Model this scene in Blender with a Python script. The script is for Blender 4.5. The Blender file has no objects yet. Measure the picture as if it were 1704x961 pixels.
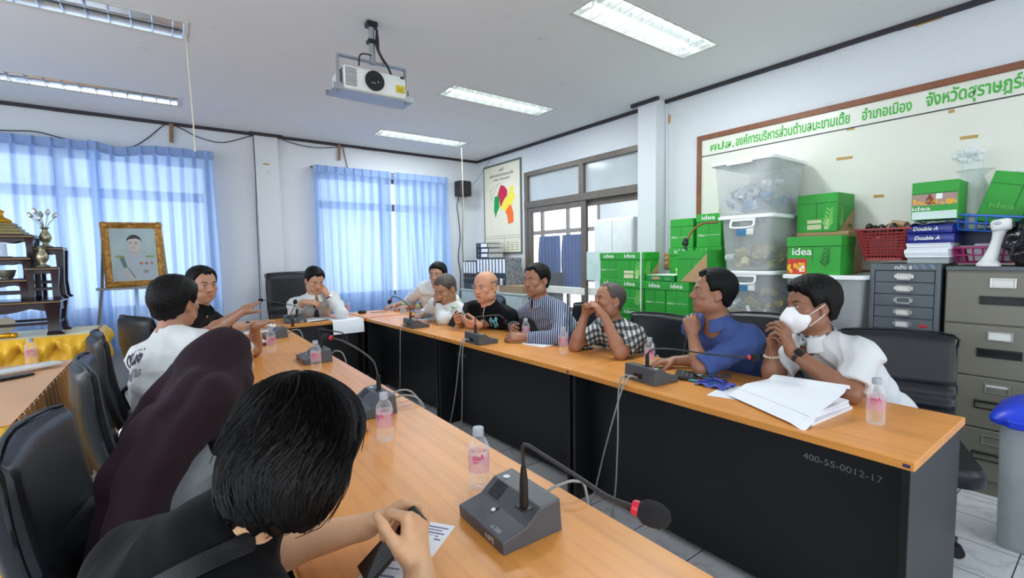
import bpy, bmesh, math, random
import numpy as np
from mathutils import Vector, Matrix, Euler

S = bpy.context.scene
COL = S.collection
PI = math.pi
random.seed(7)

# ------------------------------------------------------------------ camera
CAM_H = 1.39
FPX, YAW, PITCH, ROLL = 775.1, math.radians(36.516), math.radians(4.022), math.radians(0.922)
cy_, sy_, cp_, sp_ = math.cos(YAW), math.sin(YAW), math.cos(PITCH), math.sin(PITCH)
FWD = Vector((sy_ * cp_, cy_ * cp_, -sp_))
RGT = Vector((cy_, -sy_, 0.0))
DWN = FWD.cross(RGT)
_c, _s = math.cos(ROLL), math.sin(ROLL)
R_, D_ = _c * RGT + _s * DWN, -_s * RGT + _c * DWN
CAM_P = Vector((0, 0, CAM_H))
cam = bpy.data.objects.new('camera', bpy.data.cameras.new('camera'))
COL.objects.link(cam)
cam.data.sensor_width = 36.0
cam.data.lens = FPX / 1704 * 36
cam.data.clip_start = 0.02
m3 = Matrix((R_, -D_, -FWD)).transposed()
cam.matrix_world = Matrix.Translation(CAM_P) @ m3.to_4x4()
S.camera = cam

# ------------------------------------------------------------------ view, world
S.view_settings.view_transform = 'Standard'
S.view_settings.look = 'None'
S.view_settings.exposure = 0.06
S.view_settings.gamma = 1.0
S.view_settings.use_curve_mapping = False
S.cycles.use_denoising = True
S.cycles.max_bounces = 8
S.cycles.diffuse_bounces = 4
S.cycles.glossy_bounces = 3
S.cycles.transmission_bounces = 8
S.cycles.transparent_max_bounces = 10
S.cycles.sample_clamp_indirect = 6.0
S.cycles.caustics_reflective = False
S.cycles.caustics_refractive = False
W = bpy.data.worlds.new('overcast_sky')
S.world = W
W.use_nodes = True
W.node_tree.nodes['Background'].inputs[0].default_value = (0.86, 0.93, 1.0, 1)
W.node_tree.nodes['Background'].inputs[1].default_value = 3.4

ROOM_X0, ROOM_X1, ROOM_Y0, ROOM_Y1, CEIL = -3.2, 4.2, -2.4, 6.58, 2.95

def area_light(name, loc, target, sx, sy, power, color):
    l = bpy.data.lights.new(name, 'AREA')
    l.shape = 'RECTANGLE'
    l.size, l.size_y, l.energy, l.color = sx, sy, power, color
    o = bpy.data.objects.new(name, l)
    COL.objects.link(o)
    o.location = loc
    o.rotation_euler = (Vector(target) - Vector(loc)).to_track_quat('-Z', 'Y').to_euler()
    return o
# daylight that comes in through the window openings of the unseen sides
for k, wy in enumerate((-0.9, 1.6, 4.1)):
    area_light('daylight_side_window', (-3.3, wy, 1.75), (0, wy, 1.55), 1.9, 1.5, 14, (0.86, 0.93, 1.0))
for k, wx in enumerate((-0.6, 2.4)):
    area_light('daylight_rear_window', (wx, -2.5, 1.75), (wx, 0, 1.5), 2.2, 1.5, 13, (0.9, 0.95, 1.0))

# ------------------------------------------------------------------ helpers: points
def ray(px, py):
    return R_ * ((px - 852) / FPX) + D_ * ((py - 480.5) / FPX) + FWD
def AX(px, py, X):
    r = ray(px, py); return CAM_P + r * (X / r.x)
def AY(px, py, Y):
    r = ray(px, py); return CAM_P + r * (Y / r.y)
def AZ(px, py, Z):
    r = ray(px, py); return CAM_P + r * ((Z - CAM_H) / r.z)

# ------------------------------------------------------------------ helpers: materials
def lin(c):
    c = c / 255.0
    return c / 12.92 if c <= 0.04045 else ((c + 0.055) / 1.055) ** 2.4
def rgb(c):
    if isinstance(c, str):
        c = tuple(int(c[i:i + 2], 16) for i in (0, 2, 4))
    return (lin(c[0]), lin(c[1]), lin(c[2]), 1.0)
class N:
    """small node-tree writer"""
    def __init__(s, name):
        s.m = bpy.data.materials.new(name); s.m.use_nodes = True
        s.t = s.m.node_tree; s.p = s.t.nodes['Principled BSDF']; s.out = s.t.nodes['Material Output']
    def n(s, kind, **kw):
        nd = s.t.nodes.new('ShaderNode' + kind)
        for k, v in kw.items():
            if k.startswith('i_'):
                key = k[2:]
                key = int(key) if key.isdigit() else key.replace('_', ' ')
                nd.inputs[key].default_value = v
            else:
                setattr(nd, k, v)
        return nd
    def l(s, a, b):
        s.t.links.new(a, b)
    def coord(s, which='Object', scale=None, rot=None):
        tc = s.n('TexCoord')
        if scale is None and rot is None: return tc.outputs[which]
        mp = s.n('Mapping')
        if scale is not None: mp.inputs['Scale'].default_value = scale
        if rot is not None: mp.inputs['Rotation'].default_value = rot
        s.l(tc.outputs[which], mp.inputs[0]); return mp.outputs[0]
    def ramp(s, fac, stops, interp='LINEAR'):
        r = s.n('ValToRGB'); r.color_ramp.interpolation = interp
        e = r.color_ramp.elements
        while len(e) > len(stops): e.remove(e[-1])
        while len(e) < len(stops): e.new(0.5)
        for i, (p, c) in enumerate(stops):
            e[i].position = p; e[i].color = c if len(c) == 4 else (*c, 1)
        s.l(fac, r.inputs[0]); return r.outputs[0]
    def mix(s, fac, a, b, blend='MIX'):
        x = s.n('Mix', data_type='RGBA', blend_type=blend)
        for sock, v in ((x.inputs[0], fac), (x.inputs[6], a), (x.inputs[7], b)):
            if hasattr(v, 'links'): s.l(v, sock)
            else: sock.default_value = v
        return x.outputs[2]
    def math(s, op, a, b=0.0):
        x = s.n('Math', operation=op)
        for sock, v in ((x.inputs[0], a), (x.inputs[1], b)):
            if hasattr(v, 'links'): s.l(v, sock)
            else: sock.default_value = v
        return x.outputs[0]
    def noise(s, vec, scale, detail=3, rough=0.5):
        x = s.n('TexNoise', i_Scale=scale, i_Detail=detail, i_Roughness=rough)
        if vec is not None: s.l(vec, x.inputs['Vector'])
        return x.outputs[0]
    def bump(s, h, strength=0.2, dist=0.01):
        b = s.n('Bump', i_Strength=strength, i_Distance=dist)
        s.l(h, b.inputs['Height']); s.l(b.outputs[0], s.p.inputs['Normal'])
_MC = {}
def mat(name, c, rough=0.5, metal=0.0, var=0.06, vscale=9.0, bump=0.0, bscale=60.0, spec=0.5, coat=0.0, bdist=0.004, sheen=0.0):
    if name in _MC: return _MC[name]
    g = N(name); col = rgb(c); v = g.coord()
    nz = g.noise(v, vscale, 4)
    lo = tuple(x * (1 - var) for x in col[:3]); hi = tuple(min(1, x * (1 + var)) for x in col[:3])
    g.l(g.ramp(nz, [(0.3, lo), (0.7, hi)]), g.p.inputs['Base Color'])
    g.p.inputs['Roughness'].default_value = rough
    g.p.inputs['Metallic'].default_value = metal
    g.p.inputs['Specular IOR Level'].default_value = spec
    g.p.inputs['Coat Weight'].default_value = coat
    if sheen: g.p.inputs['Sheen Weight'].default_value = sheen
    if bump: g.bump(g.noise(v, bscale, 5, 0.6), bump, bdist)
    _MC[name] = g.m
    return g.m
def emit(name, c, strength):
    if name in _MC: return _MC[name]
    g = N(name)
    g.p.inputs['Base Color'].default_value = rgb(c)
    g.p.inputs['Emission Color'].default_value = rgb(c)
    g.p.inputs['Emission Strength'].default_value = strength
    _MC[name] = g.m
    return g.m
def clear(name, c, ior=1.45, rough=0.0):
    """refracting solid"""
    if name in _MC: return _MC[name]
    g = N(name)
    g.p.inputs['Base Color'].default_value = rgb(c)
    g.p.inputs['Transmission Weight'].default_value = 1.0
    g.p.inputs['Roughness'].default_value = rough
    g.p.inputs['IOR'].default_value = ior
    _MC[name] = g.m
    return g.m
def film(name, c, alpha, rough=0.3):
    """thin see-through sheet: part surface, part open"""
    if name in _MC: return _MC[name]
    g = N(name)
    g.p.inputs['Base Color'].default_value = rgb(c)
    g.p.inputs['Roughness'].default_value = rough
    nz = g.noise(g.coord(), 8, 3)
    g.l(g.ramp(nz, [(0.3, (alpha * 0.9,) * 3), (0.7, (min(1, alpha * 1.1),) * 3)]), g.p.inputs['Alpha'])
    _MC[name] = g.m
    return g.m

# ------------------------------------------------------------------ helpers: meshes
def frames(pts):
    """parallel-transport frames along a path"""
    pts = [Vector(p) for p in pts]; n = len(pts); out = []
    tan = [(pts[min(i + 1, n - 1)] - pts[max(i - 1, 0)]).normalized() for i in range(n)]
    a = Vector((0, 0, 1)) if abs(tan[0].z) < 0.9 else Vector((1, 0, 0))
    u = (a - a.dot(tan[0]) * tan[0]).normalized()
    for i in range(n):
        u = (u - u.dot(tan[i]) * tan[i])
        u = u.normalized() if u.length > 1e-6 else tan[i].orthogonal().normalized()
        out.append((pts[i], u, tan[i].cross(u)))
    return out
def smooth_path(pts, per=6):
    """Catmull-Rom through the points"""
    P = [Vector(p) for p in pts]
    P = [P[0] * 2 - P[1]] + P + [P[-1] * 2 - P[-2]]
    out = []
    for i in range(1, len(P) - 2):
        for k in range(per):
            t = k / per
            out.append(0.5 * ((2 * P[i]) + (P[i + 1] - P[i - 1]) * t + (2 * P[i - 1] - 5 * P[i] + 4 * P[i + 1] - P[i + 2]) * t * t
                              + (3 * P[i] - P[i - 1] - 3 * P[i + 1] + P[i + 2]) * t ** 3))
    out.append(P[-2])
    return out
class MB:
    def __init__(s):
        s.v, s.f, s.mi, s.cur = [], [], [], 0
    def add(s, vs, fs):
        o = len(s.v); s.v += [tuple(v) for v in vs]
        s.f += [tuple(i + o for i in f) for f in fs]; s.mi += [s.cur] * len(fs)
        return s
    def m(s, i):
        s.cur = i; return s
    def obox(s, c, size, R=None, b=0.0, seg=1):
        bm = bmesh.new(); bmesh.ops.create_cube(bm, size=1.0)
        for v in bm.verts: v.co = Vector((v.co.x * size[0], v.co.y * size[1], v.co.z * size[2]))
        if b > 0: bmesh.ops.bevel(bm, geom=bm.edges[:], offset=min(b, 0.45 * min(size)), segments=seg, affect='EDGES', profile=0.5)
        R = R or Matrix.Identity(3); c = Vector(c); MB.k = (getattr(MB, 'k', 0) + 5) % 13; e = 0.00007 * MB.k  # no two faces quite in one plane
        for v in bm.verts:
            for i in range(3): v.co[i] += math.copysign(min(e, 0.1 * size[i]), v.co[i])
        bm.verts.index_update()
        s.add([R @ v.co + c for v in bm.verts], [[v.index for v in f.verts] for f in bm.faces]); bm.free(); return s
    def box(s, x0, x1, y0, y1, z0, z1, b=0.0, seg=1):
        return s.obox(((x0 + x1) / 2, (y0 + y1) / 2, (z0 + z1) / 2), (abs(x1 - x0), abs(y1 - y0), abs(z1 - z0)), None, b, seg)
    def tube(s, pts, r, n=8, cap=True, closed=False):
        fr = frames(pts); k = len(fr)
        rs = r if isinstance(r, (list, tuple)) else [r] * k
        vs = []
        for (p, u, w), q in zip(fr, rs):
            for j in range(n):
                a = 2 * PI * j / n; vs.append(p + (u * math.cos(a) + w * math.sin(a)) * q)
        fs = []
        for i in range(k - 1 + (1 if closed else 0)):
            i2 = (i + 1) % k
            for j in range(n):
                j2 = (j + 1) % n
                fs.append((i * n + j, i * n + j2, i2 * n + j2, i2 * n + j))
        if cap and not closed:
            fs.append(tuple(range(n - 1, -1, -1))); fs.append(tuple((k - 1) * n + j for j in range(n)))
        return s.add(vs, fs)
    def cyl(s, p0, p1, r0, r1=None, n=16):
        return s.tube([p0, p1], [r0, r0 if r1 is None else r1], n)
    def lathe(s, prof, c=(0, 0, 0), n=24, R=None):
        c = Vector(c); R = R or Matrix.Identity(3); vs, fs = [], []
        for (r, z) in prof:
            for j in range(n):
                a = 2 * PI * j / n; vs.append(R @ Vector((r * math.cos(a), r * math.sin(a), z)) + c)
        k = len(prof)
        for i in range(k - 1):
            for j in range(n):
                j2 = (j + 1) % n; fs.append((i * n + j, i * n + j2, (i + 1) * n + j2, (i + 1) * n + j))
        if prof[0][0] > 1e-5: fs.append(tuple(range(n - 1, -1, -1)))
        if prof[-1][0] > 1e-5: fs.append(tuple((k - 1) * n + j for j in range(n)))
        return s.add(vs, fs)
    def sheet(s, fn, nu, nv, thick=0.0):
        """surface fn(u, v); with thickness it becomes a closed slab"""
        g = [[Vector(fn(i / nu, j / nv)) for j in range(nv + 1)] for i in range(nu + 1)]
        idx = lambda i, j: i * (nv + 1) + j
        vs = [p for row in g for p in row]; fs = []
        for i in range(nu):
            for j in range(nv):
                fs.append((idx(i, j), idx(i + 1, j), idx(i + 1, j + 1), idx(i, j + 1)))
        if thick:
            nn = []
            for i in range(nu + 1):
                for j in range(nv + 1):
                    du = g[min(i + 1, nu)][j] - g[max(i - 1, 0)][j]; dv = g[i][min(j + 1, nv)] - g[i][max(j - 1, 0)]
                    q = du.cross(dv); nn.append(q.normalized() if q.length > 1e-12 else Vector((0, 0, 1)))
            o = len(vs); vs = vs + [v - q * thick for v, q in zip(vs, nn)]
            fs2 = [tuple(i + o for i in reversed(f)) for f in fs]
            ed = [idx(i, 0) for i in range(nu + 1)] + [idx(nu, j) for j in range(1, nv + 1)] + [idx(i, nv) for i in range(nu - 1, -1, -1)] + [idx(0, j) for j in range(nv - 1, 0, -1)]
            rim = [(ed[k], ed[k] + o, ed[(k + 1) % len(ed)] + o, ed[(k + 1) % len(ed)]) for k in range(len(ed))]
            fs = fs + fs2 + rim
        return s.add(vs, fs)
    def prism(s, poly, o, ux, uy, depth):
        """flat outline poly in axes ux, uy at o, pushed along ux x uy by depth"""
        o, ux, uy = Vector(o), Vector(ux).normalized(), Vector(uy).normalized(); MB.k = (getattr(MB, 'k', 0) + 5) % 13; w = ux.cross(uy) * (depth * (1 + 0.03 * MB.k))
        n = len(poly); a = [o + ux * p[0] + uy * p[1] for p in poly]
        vs = a + [p + w for p in a]
        fs = [tuple(range(n - 1, -1, -1)), tuple(range(n, 2 * n))] + [(i, (i + 1) % n, n + (i + 1) % n, n + i) for i in range(n)]
        return s.add(vs, fs)
    def ball(s, c, r, R=None, nu=16, nv=10):
        r = r if isinstance(r, (list, tuple)) else (r, r, r); c = Vector(c); R = R or Matrix.Identity(3)
        vs = [R @ Vector((0, 0, r[2])) + c]
        for i in range(1, nv):
            t = PI * i / nv
            for j in range(nu):
                a = 2 * PI * j / nu
                vs.append(R @ Vector((r[0] * math.sin(t) * math.cos(a), r[1] * math.sin(t) * math.sin(a), r[2] * math.cos(t))) + c)
        vs.append(R @ Vector((0, 0, -r[2])) + c); fs = []
        for j in range(nu): fs.append((0, 1 + j, 1 + (j + 1) % nu))
        for i in range(nv - 2):
            for j in range(nu):
                a, b = 1 + i * nu + j, 1 + i * nu + (j + 1) % nu; fs.append((a, a + nu, b + nu, b))
        L = len(vs) - 1
        for j in range(nu): fs.append((L, 1 + (nv - 2) * nu + (j + 1) % nu, 1 + (nv - 2) * nu + j))
        return s.add(vs, fs)
    def build(s, name, mats, parent=None, smooth=40, loc=None, rot=None, off=None):
        me = bpy.data.meshes.new(name)
        vs = s.v if off is None else [(v[0] - off[0], v[1] - off[1], v[2] - off[2]) for v in s.v]
        me.from_pydata(vs, [], s.f)
        for mm in (mats if isinstance(mats, (list, tuple)) else [mats]): me.materials.append(mm)
        if max(s.mi, default=0) > 0: me.polygons.foreach_set('material_index', s.mi)
        if smooth:
            me.shade_smooth(); me.set_sharp_from_angle(angle=math.radians(smooth))
        me.update()
        o = bpy.data.objects.new(name, me); COL.objects.link(o)
        if parent is not None: o.parent = parent
        if loc is not None: o.location = loc
        if rot is not None: o.rotation_euler = rot
        return o
def tag(o, label=None, cat=None, group=None, kind=None):
    if label: o['label'] = label
    if cat: o['category'] = cat
    if group: o['group'] = group
    if kind: o['kind'] = kind
    return o
def thing(name, label, cat, loc=(0, 0, 0), rz=0.0, group=None):
    o = bpy.data.objects.new(name, None); COL.objects.link(o)
    o.empty_display_size = 0.1
    o.location = loc; o.rotation_euler = (0, 0, rz)
    return tag(o, label, cat, group)
def struct(name, mb, m, smooth=0):
    return tag(mb.build(name, m, None, smooth), kind='structure')
def copy_tree(o, parent=None):
    c = o.copy(); COL.objects.link(c); c.parent = parent
    for ch in o.children: copy_tree(ch, c)
    return c
_TX = {}
def text_shape(body, bold=0.0, extrude=0.0):
    """lettering as vertices and faces, in units of the font size"""
    key = (body, bold, extrude)
    if key not in _TX:
        cu = bpy.data.curves.new('lettering', 'FONT'); cu.body = body; cu.size = 1.0
        cu.offset = bold; cu.extrude = extrude; cu.resolution_u = 3
        o = bpy.data.objects.new('lettering', cu); COL.objects.link(o)
        dg = bpy.context.evaluated_depsgraph_get(); dg.update()
        me = bpy.data.meshes.new_from_object(o.evaluated_get(dg))
        par = list(range(len(me.vertices)))
        def root(i):
            while par[i] != i: par[i] = par[par[i]]; i = par[i]
            return i
        for p in me.polygons:
            for i in p.vertices[1:]: par[root(i)] = root(p.vertices[0])
        ids = {}; lay = [ids.setdefault(root(i), len(ids)) % 4 for i in range(len(par))]
        _TX[key] = ([Vector((v.co.x, v.co.y, lay[v.index])) for v in me.vertices], [tuple(p.vertices) for p in me.polygons])
        bpy.data.objects.remove(o); bpy.data.curves.remove(cu); bpy.data.meshes.remove(me)
    return _TX[key]
def text(mb, body, o, ux, uy, w=None, h=None, bold=0.0, lift=0.0012, italic=0.0, bend=None, mirror=False):
    """lettering with its lower left at o, along ux, up uy, fitted to width w and/or height h"""
    vs, fs = text_shape(body, bold)
    if not vs: return mb
    x0, x1 = min(v.x for v in vs), max(v.x for v in vs); y0, y1 = min(v.y for v in vs), max(v.y for v in vs)
    sx = w / (x1 - x0) if w else None; sy = h / (y1 - y0) if h else None
    sx = sx or sy; sy = sy or sx
    o, ux, uy = Vector(o), Vector(ux).normalized(), Vector(uy).normalized(); nrm = ux.cross(uy)
    out = []
    for v in vs:
        a, b = (v.x - x0) * sx, (v.y - y0) * sy
        if mirror: a = (x1 - x0) * sx - a
        a += italic * b
        out.append(bend(a, b) if bend else o + ux * a + uy * b + nrm * (lift + 0.00025 * v.z))
    return mb.add(out, fs)
# ------------------------------------------------------------------ the room
def wall_mat(name, c):
    g = N(name); v = g.coord(); col = rgb(c)[:3]
    n1 = g.noise(v, 0.8, 4); n2 = g.noise(v, 7, 6, 0.65)
    base = g.ramp(n1, [(0.3, tuple(x * 0.95 for x in col)), (0.7, col)])
    dirt = g.ramp(n2, [(0.27, tuple(x * 0.8 for x in col)), (0.36, (1, 1, 1))])
    g.l(g.mix(0.35, base, dirt, 'MULTIPLY'), g.p.inputs['Base Color'])
    g.p.inputs['Roughness'].default_value = 0.75
    g.bump(g.noise(v, 45, 5), 0.08, 0.004)
    return g.m
WALL = wall_mat('painted_plaster', (216, 220, 225))
CEILM = wall_mat('ceiling_paint', (226, 227, 228))
BLACKTRIM = mat('dark_ceiling_trim', (46, 42, 48), 0.6, var=0.2)
ALU = mat('bronze_aluminium', (112, 104, 96), 0.45, 0.35, var=0.08)
GLASS = film('window_glass', (235, 240, 245), 0.06, 0.02)

def floor_mat():
    g = N('marble_tile'); v = g.coord()
    mp = g.n('Mapping'); mp.inputs['Location'].default_value = (-0.01, 0.037, 0); g.l(v, mp.inputs[0])
    br = g.n('TexBrick', offset=0.0, squash=1.0)
    g.l(mp.outputs[0], br.inputs['Vector'])
    for k, x in (('Scale', 1.0), ('Mortar Size', 0.0026), ('Mortar Smooth', 0.1), ('Bias', 0.0), ('Brick Width', 0.3), ('Row Height', 0.3)):
        br.inputs[k].default_value = x
    br.inputs['Color1'].default_value = (0.62, 0.62, 0.62, 1); br.inputs['Color2'].default_value = (0.75, 0.75, 0.75, 1)
    br.inputs['Mortar'].default_value = (0.10, 0.10, 0.10, 1)
    wv = g.n('TexWave', i_Scale=1.6, i_Distortion=14.0, i_Detail=5.0, i_Detail_Scale=1.4, i_Detail_Roughness=0.65)
    g.l(v, wv.inputs['Vector'])
    vein = g.ramp(wv.outputs[1], [(0.0, rgb((196, 201, 206))), (0.2, rgb((222, 225, 227))), (1.0, rgb((228, 230, 232)))])
    cl = g.ramp(g.noise(v, 5, 5), [(0.3, rgb((205, 209, 214))), (0.6, rgb((235, 236, 238)))])
    base = g.mix(0.5, vein, cl, 'MULTIPLY')
    isgap = br.outputs[1]
    g.l(g.mix(isgap, g.mix(0.55, base, br.outputs[0], 'OVERLAY'), rgb((70, 72, 76))), g.p.inputs['Base Color'])
    g.p.inputs['Roughness'].default_value = 0.22
    return g.m
fl = MB().box(ROOM_X0, ROOM_X1 + 3.6, ROOM_Y0, 9.4, -0.1, 0.0)
struct('floor', fl, floor_mat())

def wall_with_holes(mb, axis, at, thick, a0, a1, z0, z1, holes):
    """wall slab with rectangular openings (u0, u1, w0, w1); axis 'x' = wall in the YZ plane"""
    us = sorted({a0, a1, *[h[0] for h in holes], *[h[1] for h in holes]}); zs = sorted({z0, z1, *[h[2] for h in holes], *[h[3] for h in holes]})
    for i in range(len(us) - 1):
        j = 0
        while j < len(zs) - 1:
            inside = lambda jj: any(h[0] <= us[i] and us[i + 1] <= h[1] and h[2] <= zs[jj] and zs[jj + 1] <= h[3] for h in holes)
            if inside(j): j += 1; continue
            k = j
            while k + 1 < len(zs) - 1 and not inside(k + 1): k += 1
            if axis == 'x': mb.box(at, at + thick, us[i], us[i + 1], zs[j], zs[k + 1])
            elif axis == 'z': mb.box(us[i], us[i + 1], zs[j], zs[k + 1], at, at + thick)
            else: mb.box(us[i], us[i + 1], at, at + thick, zs[j], zs[k + 1])
            j = k + 1
    return mb
LAMPS = [(2.185, 2.115), (2.185, 3.94), (2.185, 5.69), (-1.05, 3.945), (-1.05, 5.70)]
struct('ceiling', wall_with_holes(MB(), 'z', CEIL, 0.03, ROOM_X0, ROOM_X1 + 0.12, ROOM_Y0, ROOM_Y1 + 0.12, [(x, x + 1.24, y - 0.15, y + 0.15) for x, y in LAMPS]), CEILM)
BW = [(-2.1, 0.44, 0.85, 2.54), (1.66, 3.53, 0.85, 2.54)]
struct('wall_back', wall_with_holes(MB(), 'y', ROOM_Y1, 0.12, ROOM_X0, ROOM_X1 + 0.12, 0, CEIL, BW).box(0.95, 1.21, ROOM_Y1 - 0.05, ROOM_Y1 + 0.01, 0, CEIL), WALL)
DY0, DY1, DZ = 3.19, 5.35, 2.58
struct('wall_right', wall_with_holes(MB(), 'x', ROOM_X1, 0.12, ROOM_Y0, ROOM_Y1, 0, CEIL, [(DY0, DY1, 0.0, DZ)]).box(4.03, 4.21, 2.968, 3.19, 0, CEIL), WALL)
struct('wall_left', wall_with_holes(MB(), 'x', ROOM_X0 - 0.12, 0.12, ROOM_Y0, ROOM_Y1, 0, CEIL, [(wy - 1, wy + 1, 0.95, 2.55) for wy in (-0.9, 1.6, 4.1)]), WALL)
struct('wall_rear', wall_with_holes(MB(), 'y', ROOM_Y0 - 0.12, 0.12, ROOM_X0, ROOM_X1 + 0.12, 0, CEIL, [(wx - 1.15, wx + 1.15, 0.95, 2.55) for wx in (-0.6, 2.4)]), WALL)
# dark cover strip between walls and ceiling, slightly uneven
tr = MB()
def strip(p0, p1, n=14):
    p0, p1 = Vector(p0), Vector(p1); d = (p1 - p0).normalized(); q = Vector((0, 0, 1)).cross(d)
    for i in range(n):
        a, b = p0.lerp(p1, i / n), p0.lerp(p1, (i + 1) / n); zz = random.uniform(-0.0015, 0.0015)
        tr.obox((a + b) / 2 + Vector((0, 0, -0.016 + zz)), ((b - a).length + 0.002, 0.03, 0.034), Matrix((d, q, Vector((0, 0, 1)))).transposed())
strip((ROOM_X0, 6.565, CEIL), (0.95, 6.565, CEIL)); strip((0.9, 6.515, CEIL), (1.26, 6.515, CEIL), 2); strip((1.21, 6.565, CEIL), (4.2, 6.565, CEIL))
strip((4.185, 6.58, CEIL), (4.185, 3.19, CEIL)); strip((4.015, 3.26, CEIL), (4.015, 2.93, CEIL), 2); strip((4.185, 2.968, CEIL), (4.185, -2.3, CEIL))
struct('trim_1', tr, BLACKTRIM)

# ------------------------------------------------------------------ windows in the back wall
def window_frame(name, x0, x1, z0, z1, y, mull, trans=2.13):
    w = thing(name, None, None, ((x0 + x1) / 2, y, z0)); w['kind'] = 'structure'
    f = MB(); X = lambda x: x - (x0 + x1) / 2; Z = lambda z: z - z0
    f.box(X(x0), X(x1), -0.04, 0.04, 0, 0.06, 0.004); f.box(X(x0), X(x1), -0.04, 0.04, Z(z1) - 0.06, Z(z1), 0.004)
    f.box(X(x0), X(x1), -0.04, 0.04, Z(trans) - 0.05, Z(trans) + 0.05, 0.004)
    for i in range(mull + 1):
        xm = x0 + (x1 - x0) * i / mull; f.box(max(X(xm) - 0.035, X(x0)), min(X(xm) + 0.035, X(x1)), -0.038, 0.038, 0, Z(z1), 0.004)
    fr = f.build('window_frame', ALU, w, 0)
    g = MB().box(X(x0) + 0.02, X(x1) - 0.02, -0.004, 0.004, 0.02, Z(z1) - 0.02)
    g.build('window_glass', GLASS, w, 0)
    return w
window_frame('window_1', -2.1, 0.44, 0.85, 2.54, 6.66, 2)
window_frame('window_2', 1.66, 3.53, 0.85, 2.54, 6.66, 2)

# ------------------------------------------------------------------ glazed partition with sliding door in the right wall
wd = thing('window_3', None, None, (ROOM_X1 + 0.06, (DY0 + DY1) / 2, 0)); wd['kind'] = 'structure'
f = MB(); Yc = (DY0 + DY1) / 2
def bar(y0, y1, z0, z1, d=0.05, b=0.003): f.box(-d, d, y0 - Yc, y1 - Yc, z0, z1, b)
bar(DY0, DY1, DZ - 0.06, DZ); bar(DY0, DY0 + 0.05, 0, DZ); bar(DY1 - 0.06, DY1, 0, DZ)
bar(DY0, DY1, 2.07, 2.16, 0.055); bar(4.17, 4.25, 2.1, DZ)
f.build('window_frame', ALU, wd, 0)
g = MB().box(-0.003, 0.003, DY0 + 0.03 - Yc, 4.2 - Yc, 2.14, DZ - 0.04).box(-0.003, 0.003, 4.22 - Yc, DY1 - 0.04 - Yc, 2.14, DZ - 0.04)
FROST = N('frosted_pane')
FROST.p.inputs['Base Color'].default_value = rgb((205, 214, 218)); FROST.p.inputs['Roughness'].default_value = 0.12
FROST.l(FROST.ramp(FROST.noise(FROST.coord(), 1.2, 2), [(0.35, (0.55,) * 3), (0.65, (0.8,) * 3)]), FROST.p.inputs['Alpha'])
g.build('transom_pane', FROST.m, wd, 0)
WHITEBAR = mat('white_rail', (226, 226, 218), 0.4)
for (a, b, x) in ((4.14, 5.29, -0.02), (3.24, 4.26, 0.025)):
    d = thing('sliding_door', None, None, (x, (a + b) / 2 - Yc, 0.0)); d.parent = wd
    q = MB(); h = (b - a) / 2
    q.box(-0.02, 0.02, -h, -h + 0.085, 0, 2.07, 0.003); q.box(-0.02, 0.02, h - 0.085, h, 0, 2.07, 0.003)
    q.box(-0.02, 0.02, -h, h, 2.0, 2.07, 0.003); q.box(-0.02, 0.02, -h, h, 0, 0.12, 0.003)
    q.m(1).box(-0.024, 0.024, -h + 0.02, h - 0.02, 0.885, 0.975, 0.004)
    dr = q.build('door_frame', [ALU, WHITEBAR], d, 0)
    MB().box(-0.003, 0.003, -h + 0.05, h - 0.05, 0.08, 2.03).build('door_glass', GLASS, d, 0)

# ------------------------------------------------------------------ the next room, seen through the glass
nx = MB()
wall_with_holes(nx, 'x', 6.6, 0.12, 2.4, 9.4, 0, 2.9, [(6.1, 8.6, 0.25, 2.45)])
nx.box(4.32, 6.72, 9.4, 9.5, 0, 2.9).box(4.32, 6.72, 2.3, 2.4, 0, 2.9)
struct('wall_next_room', nx, WALL)
struct('ceiling_next_room', MB().box(4.32, 6.72, 2.3, 9.5, 2.9, 3.0), CEILM)
area_light('next_room_area_light', (5.4, 5.0, 2.86), (5.4, 5.0, 0), 1.2, 0.3, 30, (0.95, 1, 1))  # unseen area lamp without a fixture, lights the next room
w4 = thing('window_4', None, None, (6.62, 7.35, 0.25)); w4['kind'] = 'structure'
q = MB()
for yy in (6.1, 6.5, 6.95, 7.75, 8.55): q.box(-0.03, 0.03, yy - 7.35, yy + 0.07 - 7.35, 0, 2.2, 0.003)
for zz in (0.0, 0.62, 1.6, 2.13): q.box(-0.03, 0.03, -1.25, 1.25, zz, zz + 0.08, 0.003)
q.build('window_frame', ALU, w4, 0)
MB().box(-0.003, 0.003, -1.24, 1.24, 0.02, 2.2).build('window_glass', GLASS, w4, 0)
d4 = thing('door_1', None, None, (6.58, 5.55, 0)); d4['kind'] = 'structure'
q = MB().box(-0.03, 0.03, 0.13, 0.2, 0, 2.0, 0.003).box(-0.03, 0.03, -0.75, 0.2, 1.93, 2.0, 0.003).box(-0.03, 0.03, -0.75, -0.68, 0, 2.0, 0.003)
q.m(1).box(-0.012, 0.02, -0.68, 0.13, 0, 1.93, 0.002)
q.build('door_frame', [ALU, mat('inner_door', (176, 184, 192), 0.5)], d4, 0)
NAVY = mat('navy_cloth', (58, 84, 140), 0.85, var=0.15, bump=0.2, bscale=150)
for (a, b, lb) in ((6.42, 7.05, 'blue drawn curtain beyond the glass doors, beside the bright gap'), (7.12, 7.78, 'blue drawn curtain beyond the glass doors, on the side nearer the map')):
    c = MB().sheet(lambda u, v: (6.5 + 0.035 * math.sin(u * 40 + 1.5 * math.sin(v * 3)), a + (b - a) * u, 0.62 + 1.18 * v), 60, 8, 0.004)
    o = c.build('curtain', NAVY); tag(o, lb, 'curtain')
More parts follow.
